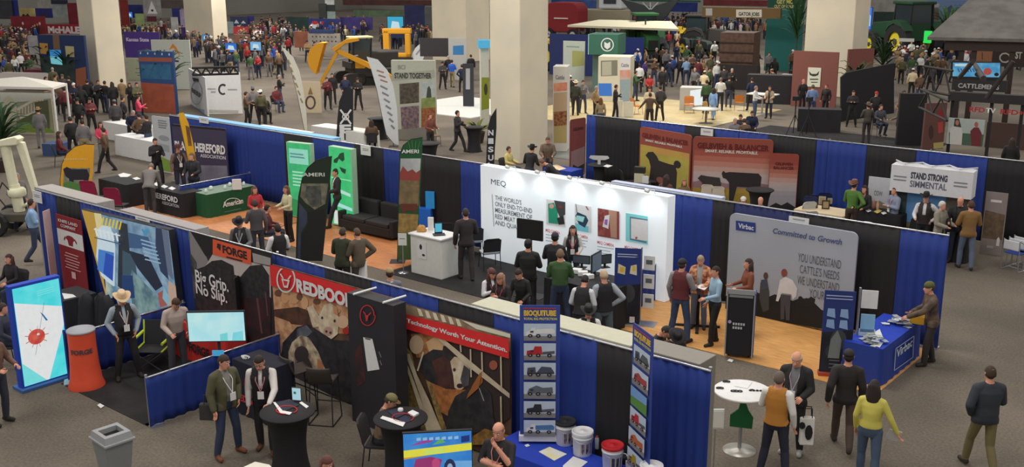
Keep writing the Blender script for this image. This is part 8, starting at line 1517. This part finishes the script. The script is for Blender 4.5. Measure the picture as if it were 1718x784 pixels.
def blocked(x,y):return y > 122 or x < -134 or any(a < x < b and c < y < d for a,b,c,d in OBST) or any((x -a) ** 2+(y -b) ** 2 < r*r for a,b,r in MACH)
def mob(where,quad,n,seed,tops,dense=0):
    rnd=random.Random(seed);used=set();pts=[];k=0
    (ax,ay),(bx,by),(cx_,cy_),(dx,dy)=quad
    while len(pts) < n and k < n*40:
        k += 1;u,v=rnd.random(),rnd.random();px=(ax*(1 -u)+bx*u)*(1 -v)+(dx*(1 -u)+cx_*u)*v;py=(ay*(1 -u)+by*u)*(1 -v)+(dy*(1 -u)+cy_*u)*v
        x,y=G(px,py)
        if blocked(x,y):continue
        if any((x -a) ** 2+(y -b_) ** 2 < .45 for a,b_ in pts):continue
        c=(rnd.choice(tops),rnd.choice(['short','long','cap:white','cap:black','cap:red','cowboy:tan','cowboy:black','grey','short','cap:navy','cowboy:white','blond']))
        f=rnd.choice((0,20,90,180,200,270,340));key=(c,0 if f in (0,20,340) else (1 if f in (180,200) else f))
        if key in used:continue
        used.add(key);pts.append((x,y));far_person((x,y),rnd.choice(['s1','s2','s3','s4','s5','f1','w1','f2','s3']),c[0],rnd.choice(['black','jeans','black','khaki','grey','navy']),c[1],f,where)
DK=['black','dark grey','navy','brown','maroon','grey','black','olive','red','tan','white','green','blue']
mob('crowd at upper left edge',[(2,78),(58,78),(62,138),(2,150)],26,1,DK);mob('crowd left of pale feather flag',[(325,88),(470,84),(475,132),(402,138)],30,2,DK);mob('crowd behind yellow bucket',[(400,62),(560,62),(535,110),(400,84)],26,3,DK)
mob('crowd beside rear left column',[(225,72),(340,72),(340,84),(215,96)],12,4,DK);mob('crowd around dark canopy mast',[(1035,70),(1205,66),(1200,112),(1062,128)],30,6,DK)
mob('crowd before large green tractor',[(1490,98),(1600,104),(1596,140),(1500,150)],28,7,DK);mob('crowd under the barn roof',[(1600,106),(1718,112),(1718,126),(1600,122)],10,8,DK)
def swarm(quads,seed,step=.9):
    '''people too far to count: one object'''
    rnd=random.Random(seed);mb=MB();cols=[CN[c] for c in ('black','dark grey','navy','brown','maroon','grey','black','olive','black','dark grey','tan','white','navy','red','blue','cream')];mats=cols+[SKIN,(40,44,60),(40,34,30)];n=0
    for quad,cnt in quads:
        (ax,ay),(bx,by),(cx_,cy_),(dx,dy)=quad
        for _ in range(cnt):
            u,v=rnd.random(),rnd.random();px=(ax*(1 -u)+bx*u)*(1 -v)+(dx*(1 -u)+cx_*u)*v;py=(ay*(1 -u)+by*u)*(1 -v)+(dy*(1 -u)+cy_*u)*v
            x,y=G(px,py)
            if blocked(x,y):continue
            h=rnd.uniform(.93,1.04);a=rnd.random()*6;ca,sa=math.cos(a),math.sin(a);m=rnd.randrange(len(cols));R_=lambda p,q:(x+p*ca -q*sa,y+p*sa+q*ca)
            for s_ in (-1,1):mb.cyl((*R_(s_*.1,-.06*s_),0),(*R_(s_*.09,0),.88*h),.06,.09,6,len(cols)+1);mb.cyl((*R_(s_*.22,0),1.42*h),(*R_(s_*.27,-.12),.95*h),.055,.04,5,m)
            mb.lathe([(.15,.85*h),(.15,1.1*h),(.2,1.36*h),(.15,1.45*h),(.05,1.5*h)],(x,y,0),8,m,sy=.7);mb.ball((x,y,1.62*h),(.085,.09,.12),8,6,len(cols));mb.ball((x,y,1.68*h),(.09,.1,.09),8,5,rnd.choice((len(cols)+2,len(cols)+2,0,10,9)))
    o=mb.build('distant_crowd',mats);tag(o,'uncountable far crowd standing between the stands along the top of the hall','crowd',kind='stuff')
swarm([([(925,44),(1290,36),(1285,66),(925,70)],210),([(135,58),(340,56),(345,74),(200,86)],60),([(400,50),(620,50),(600,74),(400,80)],120),([(0,62),(70,60),(60,80),(0,84)],30),([(1470,84),(1640,90),(1640,104),(1480,98)],60),([(640,68),(730,66),(730,84),(640,90)],40),([(320,84),(480,84),(480,122),(340,124)],55),([(1050,66),(1200,66),(1200,92),(1060,100)],60),([(0,78),(60,80),(60,120),(0,120)],20)],11)
for lb,(x,y),f,s_ in _chairs:
    w_=lb.split();c=chair('chair under the ' +' '.join(w_[:11]).rstrip(','),x,y+0,viewang(x,y,f),c=(44,42,46),wide=.22,h=.86)
    if s_ > .5:c.scale=(1,1,(s_+.0)/.475)
    bpy.context.view_layer.update()
    a=viewang(x,y,f);c.location=(x -.05*math.sin(a)*0,y,0)
# two distant people nothing tells apart share a group
_seen={}
for o in COL.objects:
    if o.get('category') == 'person':_seen.setdefault(o['label'],[]).append(o)
    if '_w' in o:del o['_w']
for lb,os_ in _seen.items():
    if len(os_) > 1:
        for i,o in enumerate(sorted(os_,key=lambda q:q.location.x)):
            w_=lb.split();o['label']=lb if len(w_) <= 0 else lb
            o['group']='alike people: ' +' '.join(w_[2:8])
